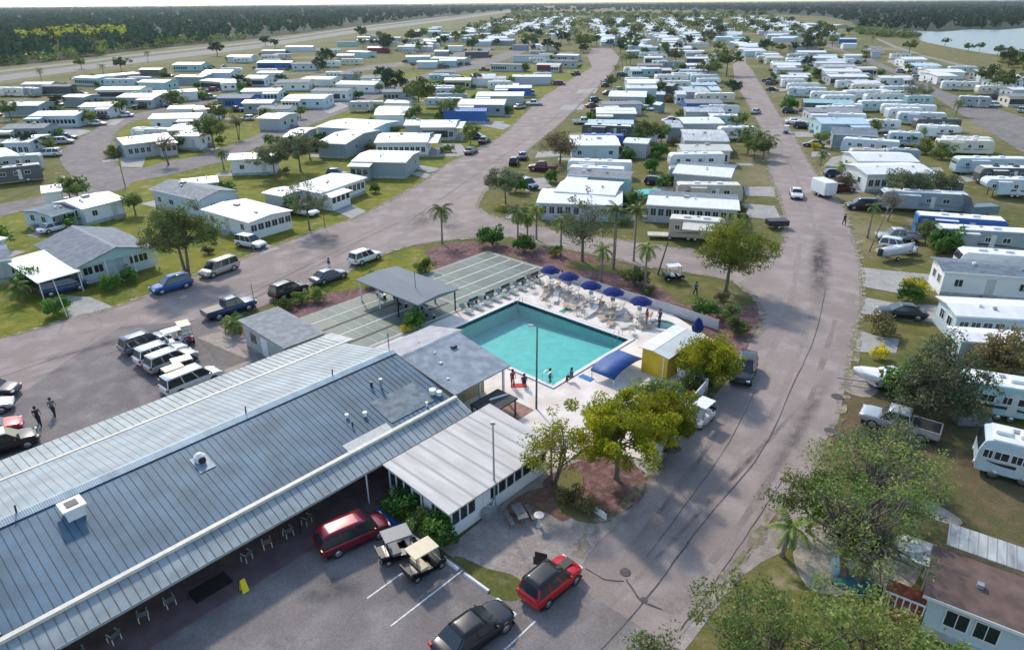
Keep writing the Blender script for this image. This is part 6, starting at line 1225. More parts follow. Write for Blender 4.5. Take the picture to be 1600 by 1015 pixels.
# near right edge homes
home(1474, 424, 1640, 436, 5, 'slate', 'white', 'std', .4, z=3.0, label='white-walled home with slate roof at the right edge above the pale driveway', group=None)
home(1494, 493, 1660, 502, 5.0, 'white', 'blue', 'half', .3, z=2.9, label='white-roofed home with teal awnings behind the black sedan', group=None)
home(1500, 532, 1680, 545, 3.2, 'white', 'blue', 'none', .2, z=2.9, label='narrow white roof at the right edge under the olive tree', group=None)
t = home(1443, 929, 1760, 1053, 4.4, 'brown', 'blue', 'none', .25, z=2.7, label='light blue mobile home with brown roof and white corrugated awning at the lower right', group=None, endwin=False, door=False)
L_ = (P(1760, 1053, 2.7) - P(1443, 929, 2.7)).length; h_ = L_ / 2
for x in (1.0, 2.3, 6.0, 7.3): window(t, -h_ + x + .7, .345, 1.6, 1.0, 1.0)
b = MB(); b.add([(-h_ + .6, 4.5, 2.95), (h_, 4.5, 2.95), (h_, 6.9, 2.75), (-h_ + .6, 6.9, 2.75), (-h_ + .6, 4.5, 2.87), (h_, 4.5, 2.87), (h_, 6.9, 2.67), (-h_ + .6, 6.9, 2.67)], [(0, 1, 2, 3), (7, 6, 5, 4), (0, 4, 5, 1), (1, 5, 6, 2), (2, 6, 7, 3), (3, 7, 4, 0)]); b.build('corrugated_awning', ribmat('awning_weathered', (.5, .52, .51), .45, .6, .1, .5, .55), t)
b = MB(); b.box(-h_ - 1.7, -h_ + .3, .3, 2.4, .0, .9); b.build('deck', mat('red_deck', (.3, .08, .04), .8, 0, .25, 3), t)
b = MB()
for q in range(7): b.box(-h_ - 1.7 + q * .32, -h_ - 1.64 + q * .32, .3, .36, .9, 1.7)
for q in range(7): b.box(-h_ - 1.72, -h_ - 1.66, .3 + q * .34, .36 + q * .34, .9, 1.7)
b.box(-h_ - 1.72, -h_ + .3, .28, .38, 1.7, 1.76); b.box(-h_ - 1.74, -h_ - 1.64, .28, 2.4, 1.7, 1.76); b.build('deck_railing', white_m, t)
b = MB(); b.box(-h_ - 1.6, -h_ + .2, 2.5, 4.6, 2.5, 2.6); b.build('porch_roof', mat('shell_roof', (.5, .5, .47), .8, 0, .4, 3), t)
for x in (-h_ - 1.5, -h_ + .0):
    for y in (2.6, 4.4): b = MB(); b.box(x, x + .08, y, y + .08, 0, 2.5); b.build('porch_post', white_m, t)
# ---- recreational vehicles
for a in [
 ('fifth', *B3(985, 345, 1340, 372), 'r', 'tan', 'cream', 'tan fifth wheel trailer with white awning parked in front of the slate-roofed home', 'grey', dict(awn='cream', slide=False)),
 ('motor', *B3(1040, 135, 1450, 140), 'r', 'tan', 'cream', 'long beige motorhome with pale roof behind the slate-roofed home', 'tan', {}),
 ('trailer', *B3(345, 25, 700, 40), 'l', 'blue', 'white', 'long white trailer with slide-out windows behind the maroon pickup', 'grey', {}),
 ('trailer', *A3(345, 1000, 750, 1012), 'l', 'white', 'white', 'white camping trailer at the front of the second pair past the bare tree', 'grey', {}),
 ('trailer', *A3(430, 842, 700, 845), 'l', 'royal', 'royal', 'trailer with rounded bright blue covered roof', None, dict(slide=False)),
 ('trailer', *A3(435, 775, 790, 790), 'l', 'dark', 'white', 'trailer with white roof and dark sides right of the diagonal road', 'grey', {}),
 ('motor', *A4(135, 545, 370, 548), 'l', 'blue', 'white', 'pale motorhome parked right of the right-hand road, front of its pair', 'dark', {}),
 ('motor', *A4(130, 520, 330, 520), 'l', 'white', 'cream', 'cream-roofed motorhome right of the right-hand road, back of its pair', 'grey', dict(slide=False)),
 ('trailer', *A4(490, 565, 770, 560), 'r', 'white', 'white', 'white trailer with dark windows beside the silver bushes', None, {}),
 ('trailer', *A4(530, 525, 740, 528), 'r', 'cream', 'cream', 'cream trailer behind the white trailer by the silver bushes', None, dict(slide=False)),
 ('trailer', *A4(580, 630, 860, 628), 'l', 'teal', 'white', 'small teal-sided trailer in the centre of the back row', None, dict(slide=False)),
 ('trailer', *A4(715, 650, 1060, 660), 'l', 'white', 'white', 'white box trailer with dark awning in the back row', None, dict(slide=False)),
 ('trailer', *A4(820, 700, 1120, 708), 'l', 'blue', 'white', 'long pale blue trailer near the single palm', 'grey', {}),
 ('trailer', *A4(930, 742, 1215, 745), 'l', 'dark', 'dark', 'dark trailer with oval cover behind the swoosh trailer', None, dict(slide=False)),
 ('fifth', *A4(945, 780, 1220, 790), 'r', 'white', 'white', 'white fifth wheel with dark swoosh beside the far right road', 'dark', {}),
 ('motor', *A4(1075, 872, 1430, 880), 'r', 'cream', 'cream', 'cream motorhome with slate windows beside the far right road', 'grey', {}),
 ('motor', *A4(330, 730, 620, 738), 'l', 'white', 'white', 'x', 'grey', {}) if False else ('trailer', *A4(360, 705, 620, 715), 'l', 'white', 'white', 'rounded white trailer behind the light blue home', 'grey', dict(slide=False)),
 ('motor', *A4(465, 860, 825, 885), 'l', 'blue', 'white', 'rounded white motorhome right of the right-hand road', None, dict(slide=False)),
 ('trailer', *A4(515, 930, 870, 945), 'l', 'tan', 'tan', 'tan-roofed low trailer beside the yellow shrub', None, dict(slide=False, H_=2.8)),
 ('motor', *A4(1190, 985, 1640, 990), 'l', 'blue', 'white', 'dark-trimmed white motorhome at the right edge, upper of three', 'dark', {}),
 ('motor', *B4(1340, 30, 1700, 35), 'l', 'dark', 'white', 'motorhome with black side and white roof at the right edge, second of three', None, {}),
 ('fifth', *B4(1375, 100, 1720, 108), 'l', 'blue', 'white', 'white and pale blue fifth wheel with dark swirl at the right edge', 'dark', {}),
 ('motor', *B4(860, 105, 1230, 125), 'l', 'dark', 'white', 'black motorhome with cream roof beside the white porch home', None, dict(slide=False)),
 ('motor', *B4(720, 175, 1265, 200), 'l', 'slate', 'white', 'slate blue motorhome with white roof behind the dark tree', 'grey', {}),
 ('motor', *B4(945, 325, 1520, 365), 'r', 'royal', 'white', 'white-roofed motorhome with bright blue nose pointing right', 'grey', {}),
 ('motor', *B4(1070, 405, 1660, 440), 'l', 'slate', 'white', 'long slate motorhome with black upper band and white roof', 'dark', {}),
 ('motor', *B4(1215, 555, 1700, 590), 'l', 'white', 'white', 'white motorhome behind the slate-roofed home at the right edge', 'grey', dict(slide=False)),
 ('fifth', *C4_(1225, 340, 1780, 425), 'l', 'teal', 'white', 'teal-blue fifth wheel with dark swirls under the trees at the right edge', 'dark', {}),
 ('motor', *C4_(1345, 690, 1800, 800), 'l', 'blue', 'white', 'white motorhome with blue slide-out and black swooshes at the right edge', 'dark', {}),
 ('trailer', *A1(-60, 545, 135, 548), 'r', 'white', 'white', 'white fifth wheel camper at the left edge', 'dark', {}),
 ('trailer', *A1(135, 545, 210, 552), 'r', 'slate', 'white', 'short grey camper beside the white camper at the left edge', None, dict(slide=False)),
 ('trailer', *A1(805, 800, 1040, 805), 'l', 'white', 'white', 'long white camper with rounded front inside the loop road', 'grey', {}),
 ('trailer', *A2(1090, 242, 1190, 242), 'r', 'white', 'white', 'small cream camper in the far lots left of the diagonal road', None, dict(slide=False)),
 ('trailer', *A2(1110, 550, 1290, 548), 'l', 'lilac', 'white', 'white camper with blue tarp folds beneath the big tree', None, dict(slide=False)),
 ('trailer', *A3(165, 335, 245, 338), 'r', 'white', 'cream', 'little cream camper beside the oaks left of the diagonal road', None, dict(slide=False)),
 ('motor', -30, 266, 62, 256, 'l', 'dark', 'grey', 'dark motorhome with grey roof parked at the left edge above the lawn', None, dict(slide=False)),
 ('trailer', 1268, 143, 1322, 144, 'l', 'white', 'white', 'short white trailer in the back row near the far white homes', None, dict(slide=False)),
 ('trailer', 1392, 206, 1446, 208, 'r', 'blue', 'white', 'pale blue trailer in the back row beside the hedge', 'grey', dict(slide=False)),
 ('motor', 1478, 214, 1556, 216, 'r', 'white', 'cream', 'white and cream motorhome above the upper of the three right-edge motorhomes', 'tan', dict(slide=False)),
 ('trailer', 1474, 127, 1530, 128, 'r', 'white', 'white', 'white trailer across the far right road by the corner', 'dark', dict(slide=False)),
 ('trailer', 1500, 150, 1552, 152, 'r', 'slate', 'white', 'slate trailer under the dark trees across the far right road', None, dict(slide=False)),
 ('trailer', 1300, 162, 1350, 163, 'l', 'white', 'white', 'white camper between the dark trailer rows right of the road', 'grey', dict(slide=False)),
 ('motor', 1385, 233, 1440, 235, 'l', 'slate', 'grey', 'slate motorhome behind the white porch home at right', None, dict(slide=False)),
 ('trailer', 1046, 262, 1120, 264, 'r', 'grey', 'grey', 'grey low trailer at the lawn behind the second slate-roofed home', None, dict(slide=False)),
 ('trailer', -20, 246, 60, 241, 'l', 'grey', 'cream', 'grey trailer with cream roof behind the dark motorhome at left', None, dict(slide=False)),
]:
    kw = a[10]; rv(a[0], a[1], a[2], a[3], a[4], a[5], a[6], a[7], a[8], a[9], **kw)
# ---- more homes and trailers filling the lots between those above
def inpoly(x, y, q):
    c = False; j = len(q) - 1
    for i in range(len(q)):
        if (q[i][1] > y) != (q[j][1] > y) and x < (q[j][0] - q[i][0]) * (y - q[i][1]) / (q[j][1] - q[i][1]) + q[i][0]: c = not c
        j = i
    return c
rnd = random.Random(21); BLK = [('the left field', [(0, 130), (110, 118), (230, 104), (400, 86), (560, 62), (700, 44), (840, 62), (760, 88), (640, 112), (540, 150), (420, 185), (240, 165), (150, 195), (60, 210), (0, 230)], 28, -1), ('the diagonal road', [(560, 150), (640, 125), (740, 100), (860, 76), (915, 100), (850, 140), (760, 200), (640, 220), (520, 215)], 16, -1),
 ('the middle rows', [(940, 250), (985, 120), (1010, 90), (1140, 90), (1190, 220), (1200, 290), (1080, 300)], 26, 1), ('the right-hand rows', [(1180, 90), (1330, 95), (1450, 150), (1580, 230), (1580, 262), (1460, 270), (1340, 250), (1270, 230), (1220, 160)], 30, 1), ('the canal side', [(1330, 75), (1400, 88), (1600, 140), (1600, 178), (1500, 150), (1380, 98)], 12, 1)]
for bn, poly, nmax, sd_ in BLK:
    q = [tuple(P(*p))[:2] for p in poly]; xs = [p[0] for p in q]; ys = [p[1] for p in q]; k = 0
    for _ in range(2600):
        if k >= nmax: break
        y = min(ys) * (max(ys) / min(ys)) ** rnd.random(); x = rnd.uniform(min(xs), max(xs)); hl, hd = rnd.uniform(4, 6.5), rnd.choice((1.6, 1.6, 3.4))
        if not inpoly(x, y, q) or any(abs(x - a) < hl + c + .9 and abs(y - b_) < hd + d + .9 for a, b_, c, d in FOOT): continue
        if any(inpoly(x + dx, y + dy, r_) for r_ in ROADS for dx in (-hl - 1, 0, hl + 1) for dy in (-3, 0, 3)): continue
        k += 1; w_ = rnd.choice(['white', 'white', 'blue', 'slate', 'cream', 'grey', 'teal']); r_ = rnd.choice(['white', 'white', 'grey', 'cream', 'lightblue'])
        if hd < 2: rv(rnd.choice(['trailer', 'trailer', 'motor', 'fifth']), 0, 0, 0, 0, rnd.choice('lr'), w_, r_ if r_ != 'lightblue' else 'white', '%s-sided trailer squeezed into %s, %s one placed there' % (ND[w_].replace(' ', '-'), bn, ordn(k - 1)), rnd.choice([None, 'grey', 'dark']), slide=False, world=((x, y, 0), hl * 2, rnd.uniform(-.06, .06)), group='trailers filling the lots')
        else: home(0, 0, 0, 0, hd * 2, r_, w_, rnd.choice(['std', 'half', 'dark']), .6, 3.1, label='small %s-walled cabin with %s roof squeezed into %s, %s one' % (ND[w_].replace(' ', '-'), ND[r_].replace(' ', '-'), bn, ordn(k - 1)), group='cabins filling the lots', world=((x, y - hd, 0), hl * 2, rnd.uniform(-.06, .06)), kind='park_home')
# ---- the far park, in streets running away from the camera
rnd = random.Random(11)
RF = ['white'] * 9 + ['lightblue', 'grey', 'teal', 'cream', 'blue', 'slate']; WL = ['white', 'blue', 'grey', 'slate', 'teal', 'lilac', 'cream', 'white', 'blue']
def far_rows():
    out = []
    for px0, py0, px1, py1 in [(650, 78, 800, 32), (760, 72, 850, 30), (870, 60, 890, 30), (960, 72, 925, 30), (1000, 82, 965, 30), (1060, 84, 1000, 30), (1100, 76, 1040, 30), (1140, 66, 1075, 28), (1180, 88, 1110, 30), (1230, 66, 1150, 30), (1250, 56, 1180, 28), (1300, 60, 1215, 30), (830, 50, 880, 24), (1120, 50, 1090, 26)]:
        a, b_ = P(px0, py0), P(px1, py1); L = (b_ - a).length; n = int(L / 13)
        for i in range(n):
            p = a + (b_ - a) * (i / n); out.append((p.x + rnd.uniform(-4, 4), p.y + rnd.uniform(-2, 2)))
    return out
fr_ = sorted(far_rows(), key=lambda p: p[1]); seen = []
for x, y in fr_:
    if all(abs(x - a) > 15 or abs(y - c) > 11 for a, c in seen): seen.append((x, y))
nfar = 0; bulk = [MB() for _ in range(3)]
for i, (x, y) in enumerate(seen):
    L = rnd.uniform(11, 17); D = rnd.uniform(6, 10); r_ = rnd.choice(RF); w_ = rnd.choice(WL); ang = rnd.choice([0, 0, .1, -.15, .3, -.3, 1.4]) + rnd.uniform(-.08, .08)
    if nfar < 110:
        side = 'left of the far junction' if x < 30 else 'beyond the right-hand road'
        home(0, 0, 0, 0, D, r_, w_, 'std' if y < 420 else 'none', .6, 3.0, label='%s %s-roofed home in the far streets, %s going away, %s' % (ND[w_].replace(' ', '-'), ND[r_].replace(' ', '-'), ordn(nfar), side), group='homes in the far streets', world=((x, y, 0), L, ang)); nfar += 1
    else:
        bb = bulk[i % 3]; M = Matrix.Translation((x, y, 0)); bb.box(-L / 2, L / 2, 0, D, 0, 2.8, 0, M); bb.add([(-L / 2, -.3, 2.8), (L / 2, -.3, 2.8), (L / 2, D / 2, 3.5), (-L / 2, D / 2, 3.5), (L / 2, D + .3, 2.8), (-L / 2, D + .3, 2.8)], [(0, 1, 2, 3), (3, 2, 4, 5), (0, 5, 3), (1, 2, 4)], 1, M)
bb = MB()
me = MB()
for q, r_ in zip(bulk, ('white', 'lightblue', 'grey')):
    k = len(me.v); me.v += q.v; me.f += [tuple(i + k for i in f) for f in q.f]; me.m += [(0 if m_ == 0 else {'white': 1, 'lightblue': 2, 'grey': 3}[r_]) for m_ in q.m]
o = me.build('distant_homes', [mat('far_wall', (.5, .55, .58), .7, 0, .2, .05), mat('far_roof_w', (.8, .8, .8), .6), mat('far_roof_b', (.5, .62, .7), .6), mat('far_roof_g', (.5, .5, .5), .6)]); o['kind'] = 'stuff'
o['label'] = 'mass of tiny white and grey roofs at the far end of the park'
# teal canopy, boat, bins, covered car and other yard things
t = thing('shade_canopy', 'aqua fabric canopy beside the slate-roofed home', 'canopy', P(1012, 322)); b = MB(); b.add([(-2.2, -1.5, 2.1), (2.2, -1.5, 2.3), (2.2, 1.5, 2.4), (-2.2, 1.5, 2.2), (0, -1.4, 2.45), (0, 1.4, 2.55), (-2.2, -1.5, 2.05), (2.2, -1.5, 2.25), (2.2, 1.5, 2.35), (-2.2, 1.5, 2.15)], [(0, 4, 5, 3), (4, 1, 2, 5), (0, 6, 7, 1, 4), (2, 8, 9, 3, 5), (1, 7, 8, 2), (3, 9, 6, 0), (6, 9, 8, 7)]); b.build('canvas', mat('aqua_canvas', (.01, .42, .4), .6, 0, .1), t)
for x in (-2.1, 2.1):
    for y in (-1.4, 1.4): b = MB(); b.tube([(x, y, 0), (x, y, 2.15)], .03, 5); b.build('post', white_m, t)
def boat(px, py, rz, label, cover=None):
    t = thing('boat', label, 'boat', P(px, py), rz); b = MB(); rs = []
    for x, w_, z0, z1 in [(-2.6, 1.0, .6, 1.35), (-1, 1.1, .55, 1.4), (1, 1.0, .55, 1.45), (2.2, .6, .75, 1.6), (2.9, .06, 1.2, 1.7)]: rs.append([(x, -w_, z1), (x, -w_ * .8, z0 + .3), (x, 0, z0), (x, w_ * .8, z0 + .3), (x, w_, z1), (x, 0, z1 - (.25 if not cover else -.25))])
    b.loft(rs); b.build('hull', mat('hull_' + (cover or 'white'), PAINT.get(cover, (.75, .76, .77)), .3), t, True)
    b = MB(); b.box(-.3, .5, -.5, .5, 1.2, 1.75); b.build('console', white_m, t, bevel=.05); b = MB(); b.box(-3.0, -2.6, -.25, .25, .7, 1.7); b.build('outboard_motor', dark_m, t, bevel=.05)
    add_wheels(t, (-.6,), .95, .9); b = MB(); b.box(-2.4, 4, -.06, .06, .4, .5); b.build('trailer_beam', grey_m, t); return t
boat(122, 128, R(10), 'small white boat on a trailer beside the dark screened home far left'); boat(190, 126, R(0), 'white boat with tower among the homes at left') ; boat(1248, 198, R(170), 'white boat on a trailer beside the driveway up the right road'); boat(1398, 404, R(20), 'open boat with fishing gear on the grass below the white SUV', 'silver')
boat(495, 160, R(5), 'covered white boat in front of the pale blue home'); boat(1385, 608, R(160), 'white rounded boat nose at the dirt driveway under the dark tree')
t = thing('cargo_trailer', 'dark utility trailer with raised ramp beside the fifth wheel', 'trailer', P(1530, 338), R(5)); b = MB(); b.box(-2.2, 2.2, -1, 1, .6, 1.8); b.build('box', mat('slate_panel', (.15, .2, .24), .5), t, bevel=.05); add_wheels(t, (-.4, .5), 1.0, .9)
b = MB(); b.add([(-2.2, -1, 1.8), (-2.2, 1, 1.8), (-3.1, 1, 3.4), (-3.1, -1, 3.4), (-2.1, -1, 1.8), (-2.1, 1, 1.8), (-3.0, 1, 3.4), (-3.0, -1, 3.4)], [(0, 1, 2, 3), (7, 6, 5, 4), (0, 4, 5, 1), (1, 5, 6, 2), (2, 6, 7, 3), (3, 7, 4, 0)]); b.build('ramp', grey_m, t)
t = thing('open_trailer', 'flat cream boat trailer lying on grass beside the tan fifth wheel', 'trailer', P(1045, 372), R(-8)); b = MB(); b.box(-3, 3, -.9, .9, .45, .6); b.build('bed', mat('cream_bed', (.5, .48, .38), .7, 0, .15), t); add_wheels(t, (0,), .95, .9); b = MB(); b.box(3, 4.4, -.05, .05, .45, .53); b.build('drawbar', grey_m, t)
t = thing('grill_trailer', 'dark smoker trailer at the left edge of the right-hand road', 'trailer', P(1213, 356), R(0)); b = MB(); b.box(-1.5, 1.5, -.9, .9, .5, 1.3); b.build('box', dark_m, t, bevel=.05); add_wheels(t, (0,), .95, .9)
t = thing('utility_trailer', 'low grey tank lying under the tree by the teal fifth wheel', 'tank', P(1516, 662), R(-5)); b = MB(); b.box(-1.3, 1.3, -.5, .5, 0, .9); b.build('tank', mat('tank_grey', (.18, .2, .22), .5), t, bevel=.2)
t = thing('oval_bin', 'light blue plastic tub on the shell ground beneath the oak', 'tub', P(1310, 893), R(60)); b = MB(); b.tube([(0, 0, 0), (0, 0, .7)], [.45, .55], 14); b.build('tub', mat('tub_blue', (.4, .6, .68), .4), t)
t = thing('tarp_heap', 'dark teal tarpaulin heap at the foot of the oak', 'tarpaulin', P(1340, 914), R(-10)); b = MB(); b.loft([[(r * 1.5 * math.cos(i * .63) * (1 + .15 * math.sin(i * 3)), r * .7 * math.sin(i * .63), zz) for i in range(10)] for r, zz in ((1, 0), (.8, .3), (.4, .45), (.05, .48))]); b.build('tarp', mat('tarp_teal', (.02, .14, .17), .6, 0, .2, 4), t, True)
t = thing('garden_vent', 'white box on the brown roof', 'vent') if False else None
# ================================================================== TREES
LF = dict(mid=leafmat('leaf_mid', [(.08, .115, .012), (.16, .21, .022), (.28, .31, .035), (.42, .39, .07)], .5),
    oak=leafmat('leaf_oak', [(0.051, 0.081, 0.025), (0.100, 0.145, 0.036), (0.154, 0.190, 0.054), (0.217, 0.217, 0.081)]),
    grey=leafmat('leaf_grey', [(0.064, 0.100, 0.054), (0.109, 0.154, 0.073), (0.181, 0.209, 0.100), (0.271, 0.254, 0.154)]),
    bright=leafmat('leaf_bright', [(.1, .13, .008), (.2, .23, .012), (.36, .36, .02), (.55, .5, .04)], .6),
    shrub=leafmat('leaf_shrub', [(0.027, 0.090, 0.015), (0.054, 0.164, 0.021), (0.109, 0.236, 0.036), (0.181, 0.271, 0.054)]),
    dry=leafmat('leaf_dry', [(0.090, 0.100, 0.036), (0.164, 0.145, 0.054), (0.254, 0.200, 0.081), (0.290, 0.236, 0.128)]),
    palm=leafmat('leaf_palm', [(0.064, 0.109, 0.021), (0.109, 0.181, 0.036), (0.200, 0.254, 0.054), (0.362, 0.326, 0.090)], .25),
    yellow=leafmat('leaf_yellow', [(0.271, 0.236, 0.018), (0.544, 0.490, 0.036), (0.906, 0.761, 0.054)], .4),
    mixed=leafmat('leaf_mixed', [(0.054, 0.100, 0.027), (0.109, 0.181, 0.040), (0.200, 0.254, 0.064), (0.344, 0.290, 0.109)], .35),
    far=leafmat('leaf_far', [(0.036, 0.073, 0.045), (0.049, 0.094, 0.055), (0.065, 0.110, 0.061), (0.090, 0.122, 0.073)], .05))
LF['far'].node_tree.nodes['Principled BSDF'].inputs['Specular IOR Level'].default_value = .0
def leafmesh(name, cl, per, size, m, seed, elong=1.5, up=.3):
    """cl: clump centres+radii (n,4); per leaves each"""
    rg = np.random.default_rng(seed); n = len(cl); c = np.repeat(cl, per, 0); N_ = len(c)
    d = rg.normal(size=(N_, 3)); d /= np.linalg.norm(d, axis=1)[:, None]; r = rg.uniform(.25, 1, N_) ** .6
    p = c[:, :3] + d * (c[:, 3] * r)[:, None] * np.array([1, 1, .75])
    nn = rg.normal(size=(N_, 3)) + d * .6 + np.array([0, 0, up]); nn /= np.linalg.norm(nn, axis=1)[:, None]
    a = np.cross(nn, rg.normal(size=(N_, 3))); a /= np.linalg.norm(a, axis=1)[:, None]; b = np.cross(nn, a)
    s = size * rg.uniform(.6, 1.3, N_)[:, None]
    v = np.stack([p - a * s * elong * .5, p + b * s * .35, p + a * s * elong * .5, p - b * s * .35], 1).reshape(-1, 3)
    return quads(name, v, m)
def quads(name, v, m):
    n = len(v) // 4; me = bpy.data.meshes.new(name); me.vertices.add(len(v)); me.vertices.foreach_set('co', v.astype(np.float32).ravel())
    me.loops.add(len(v)); me.loops.foreach_set('vertex_index', np.arange(len(v), dtype=np.int32)); me.polygons.add(n)
    me.polygons.foreach_set('loop_start', np.arange(0, len(v), 4, dtype=np.int32)); me.polygons.foreach_set('loop_total', np.full(n, 4, np.int32))
    me.materials.append(m); me.update(); me.validate(); return me
def clumps(seed, n, R_, zc, zr, cr, hollow=.55, flat=0):
    rg = np.random.default_rng(seed); out = []
    while len(out) < n:
        d = rg.normal(size=3); d /= np.linalg.norm(d); r = rg.uniform(hollow, 1)
        lump = 1 + .25 * math.sin(3 * math.atan2(d[1], d[0]) + seed) + .12 * math.sin(5 * math.atan2(d[1], d[0]) + 2 * seed)
        p = np.array([d[0] * R_ * lump * r, d[1] * R_ * lump * r, zc + d[2] * zr * r * (.55 if d[2] < 0 else 1)])
        out.append([*p, cr * rg.uniform(.6, 1.25)])
    return np.array(out)
def trunkmesh(name, cl, zt, r0, m, seed, nb=9, spread=.3, multi=1):
    rn = random.Random(seed); b = MB()
    for k in range(multi):
        ox, oy = (rn.uniform(-.3, .3), rn.uniform(-.3, .3)) if multi > 1 else (0, 0); tx, ty = (ox * 3, oy * 3) if multi > 1 else (rn.uniform(-.2, .2), rn.uniform(-.2, .2))
        b.tube([(ox, oy, -.1), (ox, oy, .25), (ox * .9 + tx * .4, oy * .9 + ty * .4, zt * .5), (tx, ty, zt)], [r0 * 1.5, r0 * 1.05, r0 * .85, r0 * .7], 9)
        idx = rn.sample(range(len(cl)), min(nb, len(cl)))
        for i in idx:
            c = cl[i]; e = Vector(c[:3]); s0 = Vector((tx, ty, zt * rn.uniform(.75, 1))); md = s0 * .5 + e * .5 + Vector((rn.uniform(-.3, .3), rn.uniform(-.3, .3), rn.uniform(0, .4)))
            b.tube([s0, s0 * .75 + md * .25 + Vector((0, 0, .1)), md, e], [r0 * .5, r0 * .4, r0 * .25, r0 * .06], 5)
            for _ in range(2):
                c2 = cl[rn.randrange(len(cl))]; e2 = Vector(c2[:3])
                if (e2 - md).length < 3: b.tube([md, md * .5 + e2 * .5 + Vector((0, 0, .15)), e2], [r0 * .2, r0 * .12, r0 * .04], 4)
    return b.mesh(name, [m])
TP = {}
def treeproto(key, seed, R_, h, n, per, size, leaf, cr, zr=None, trunk=.45, r0=.16, hollow=.5, multi=1, nb=9, tm=None):
    if key in TP: return TP[key]
    zr = zr or R_ * .7; zc = h - zr; cl = clumps(seed, n, R_, zc, zr, cr, hollow)
    TP[key] = (trunkmesh('trunk', cl, max(.3, zc - zr * .35) if trunk else .2, r0, tm or trunk_m, seed, nb, multi=multi), leafmesh('crown', cl, per, size, LF[leaf], seed)); return TP[key]
def tree(key, px, py, label, cat='tree', s=1, rz=None, group=None, name=None, world=None, sz=None):
    tr, cr = TP[key]; p = Vector(world) if world else P(px, py); rn = random.Random(int(px * 7 + py * 13 + (p.x * 3)))
    t = thing(name or 'broadleaf_tree', label, cat, (p.x, p.y, 0), rz if rz is not None else rn.uniform(0, 6.28), group, scale=(s, s, sz or s * rn.uniform(.92, 1.08)))
    put('trunk', tr, t, True); put('crown', cr, t); return t
# prototypes: (R 4 m, height about 8 m)
treeproto('oak1', 3, 4, 8, 55, 130, .24, 'oak', 1.0); treeproto('oak2', 7, 3.6, 7, 48, 130, .24, 'grey', 1.0); treeproto('oak3', 12, 3, 6, 40, 120, .22, 'mixed', .9)
treeproto('airy', 21, 3.6, 8.5, 60, 60, .17, 'grey', .75, zr=3.3, r0=.13, nb=26); treeproto('bare', 25, 2.8, 6, 40, 26, .14, 'dry', .7, r0=.1, nb=26, multi=2)
treeproto('bright', 31, 4, 7.5, 60, 150, .22, 'bright', .95, r0=.17, nb=12); treeproto('bush1', 41, 1.2, 1.9, 26, 90, .16, 'shrub', .5, zr=.95, trunk=0, r0=.05, hollow=.2); treeproto('bush2', 43, 1.1, 1.5, 24, 80, .15, 'mixed', .45, zr=.75, trunk=0, r0=.05, hollow=.2)
treeproto('bushd', 45, 1.1, 1.6, 22, 70, .14, 'dry', .45, zr=.8, trunk=0, r0=.05, hollow=.2); treeproto('bushy', 46, 1.0, 1.4, 20, 70, .14, 'yellow', .4, zr=.7, trunk=0, r0=.05, hollow=.2)
treeproto('faroak1', 51, 4, 7.5, 34, 34, .55, 'oak', 1.1, r0=.2, nb=5); treeproto('faroak2', 53, 3.5, 6.5, 30, 34, .5, 'far', 1.1, r0=.2, nb=5); treeproto('faroak3', 55, 3, 6, 28, 30, .5, 'mixed', 1.0, r0=.2, nb=5)
treeproto('farbush', 57, 1.5, 2, 14, 24, .35, 'shrub', .7, zr=1, trunk=0, r0=.06, hollow=.2, nb=3)
def palmmesh(seed, h, nf=18, L=2.4, leaf='palm', droop=1.0, det=14):
    key = ('palm', seed, h, nf, L); 
    if key in TP: return TP[key]
    rn = random.Random(seed); b = MB(); lean = rn.uniform(-.25, .25)
    b.tube([(0, 0, -.1), (0, 0, .3), (lean * .5, 0, h * .5), (lean, 0, h)], [.2, .14, .12, .1], 8); b.tube([(lean, 0, h - .1), (lean, 0, h + .35)], [.15, .07], 7); tr = b.mesh('trunk', [palmtrunk])
    vs = []
    for k in range(nf):
        az = k * 2.4 + rn.uniform(-.2, .2); el = R(75 - 105 * (k / nf)) * 1; l = L * rn.uniform(.85, 1.1); base = np.array([lean, 0, h + .2]); dr = np.array([math.cos(az), math.sin(az), 0.]); pts = []
        p = base.copy(); e = el
        for i in range(det + 1): pts.append(p.copy()); p = p + (dr * math.cos(e) + np.array([0, 0, math.sin(e)])) * l / det; e -= R(6.5 * droop * 14 / det)
        side = np.array([-dr[1], dr[0], 0.])
        for i in range(1, det + 1):
            q = pts[i]; t = i / det; ll = .62 * math.sin(math.pi * min(1, .15 + .85 * t)) ** .6 * (1.1 - .4 * t) * L / 2.4; fw = (pts[i] - pts[i - 1]); fw /= np.linalg.norm(fw)
            for s in (-1, 1):
                tip = q + side * s * ll * .85 + fw * ll * .45 + np.array([0, 0, -ll * .55 * droop]); wv = fw * .045 * (14 / det)
                vs += [q - wv, q + wv, tip * .4 + (q * .6) + wv * 1.6 + 0, tip]
        for i in range(det): w_ = side * .025; vs += [pts[i] - w_, pts[i] + w_, pts[i + 1] + w_, pts[i + 1] - w_]
    TP[key] = (tr, quads('fronds', np.array(vs), LF[leaf])); return TP[key]
def palm(px, py, h, label, seed=1, nf=18, L=2.4, droop=1.0, group=None, rz=None, det=14, name='palm_tree', leaf='palm'):
    tr, fr = palmmesh(seed, h, nf, L, leaf, droop, det); p = P(px, py); t = thing(name, label, 'palm tree', p, rz if rz is not None else random.Random(int(px)).uniform(0, 6), group)
    put('trunk', tr, t, True); put('fronds', fr, t); return t
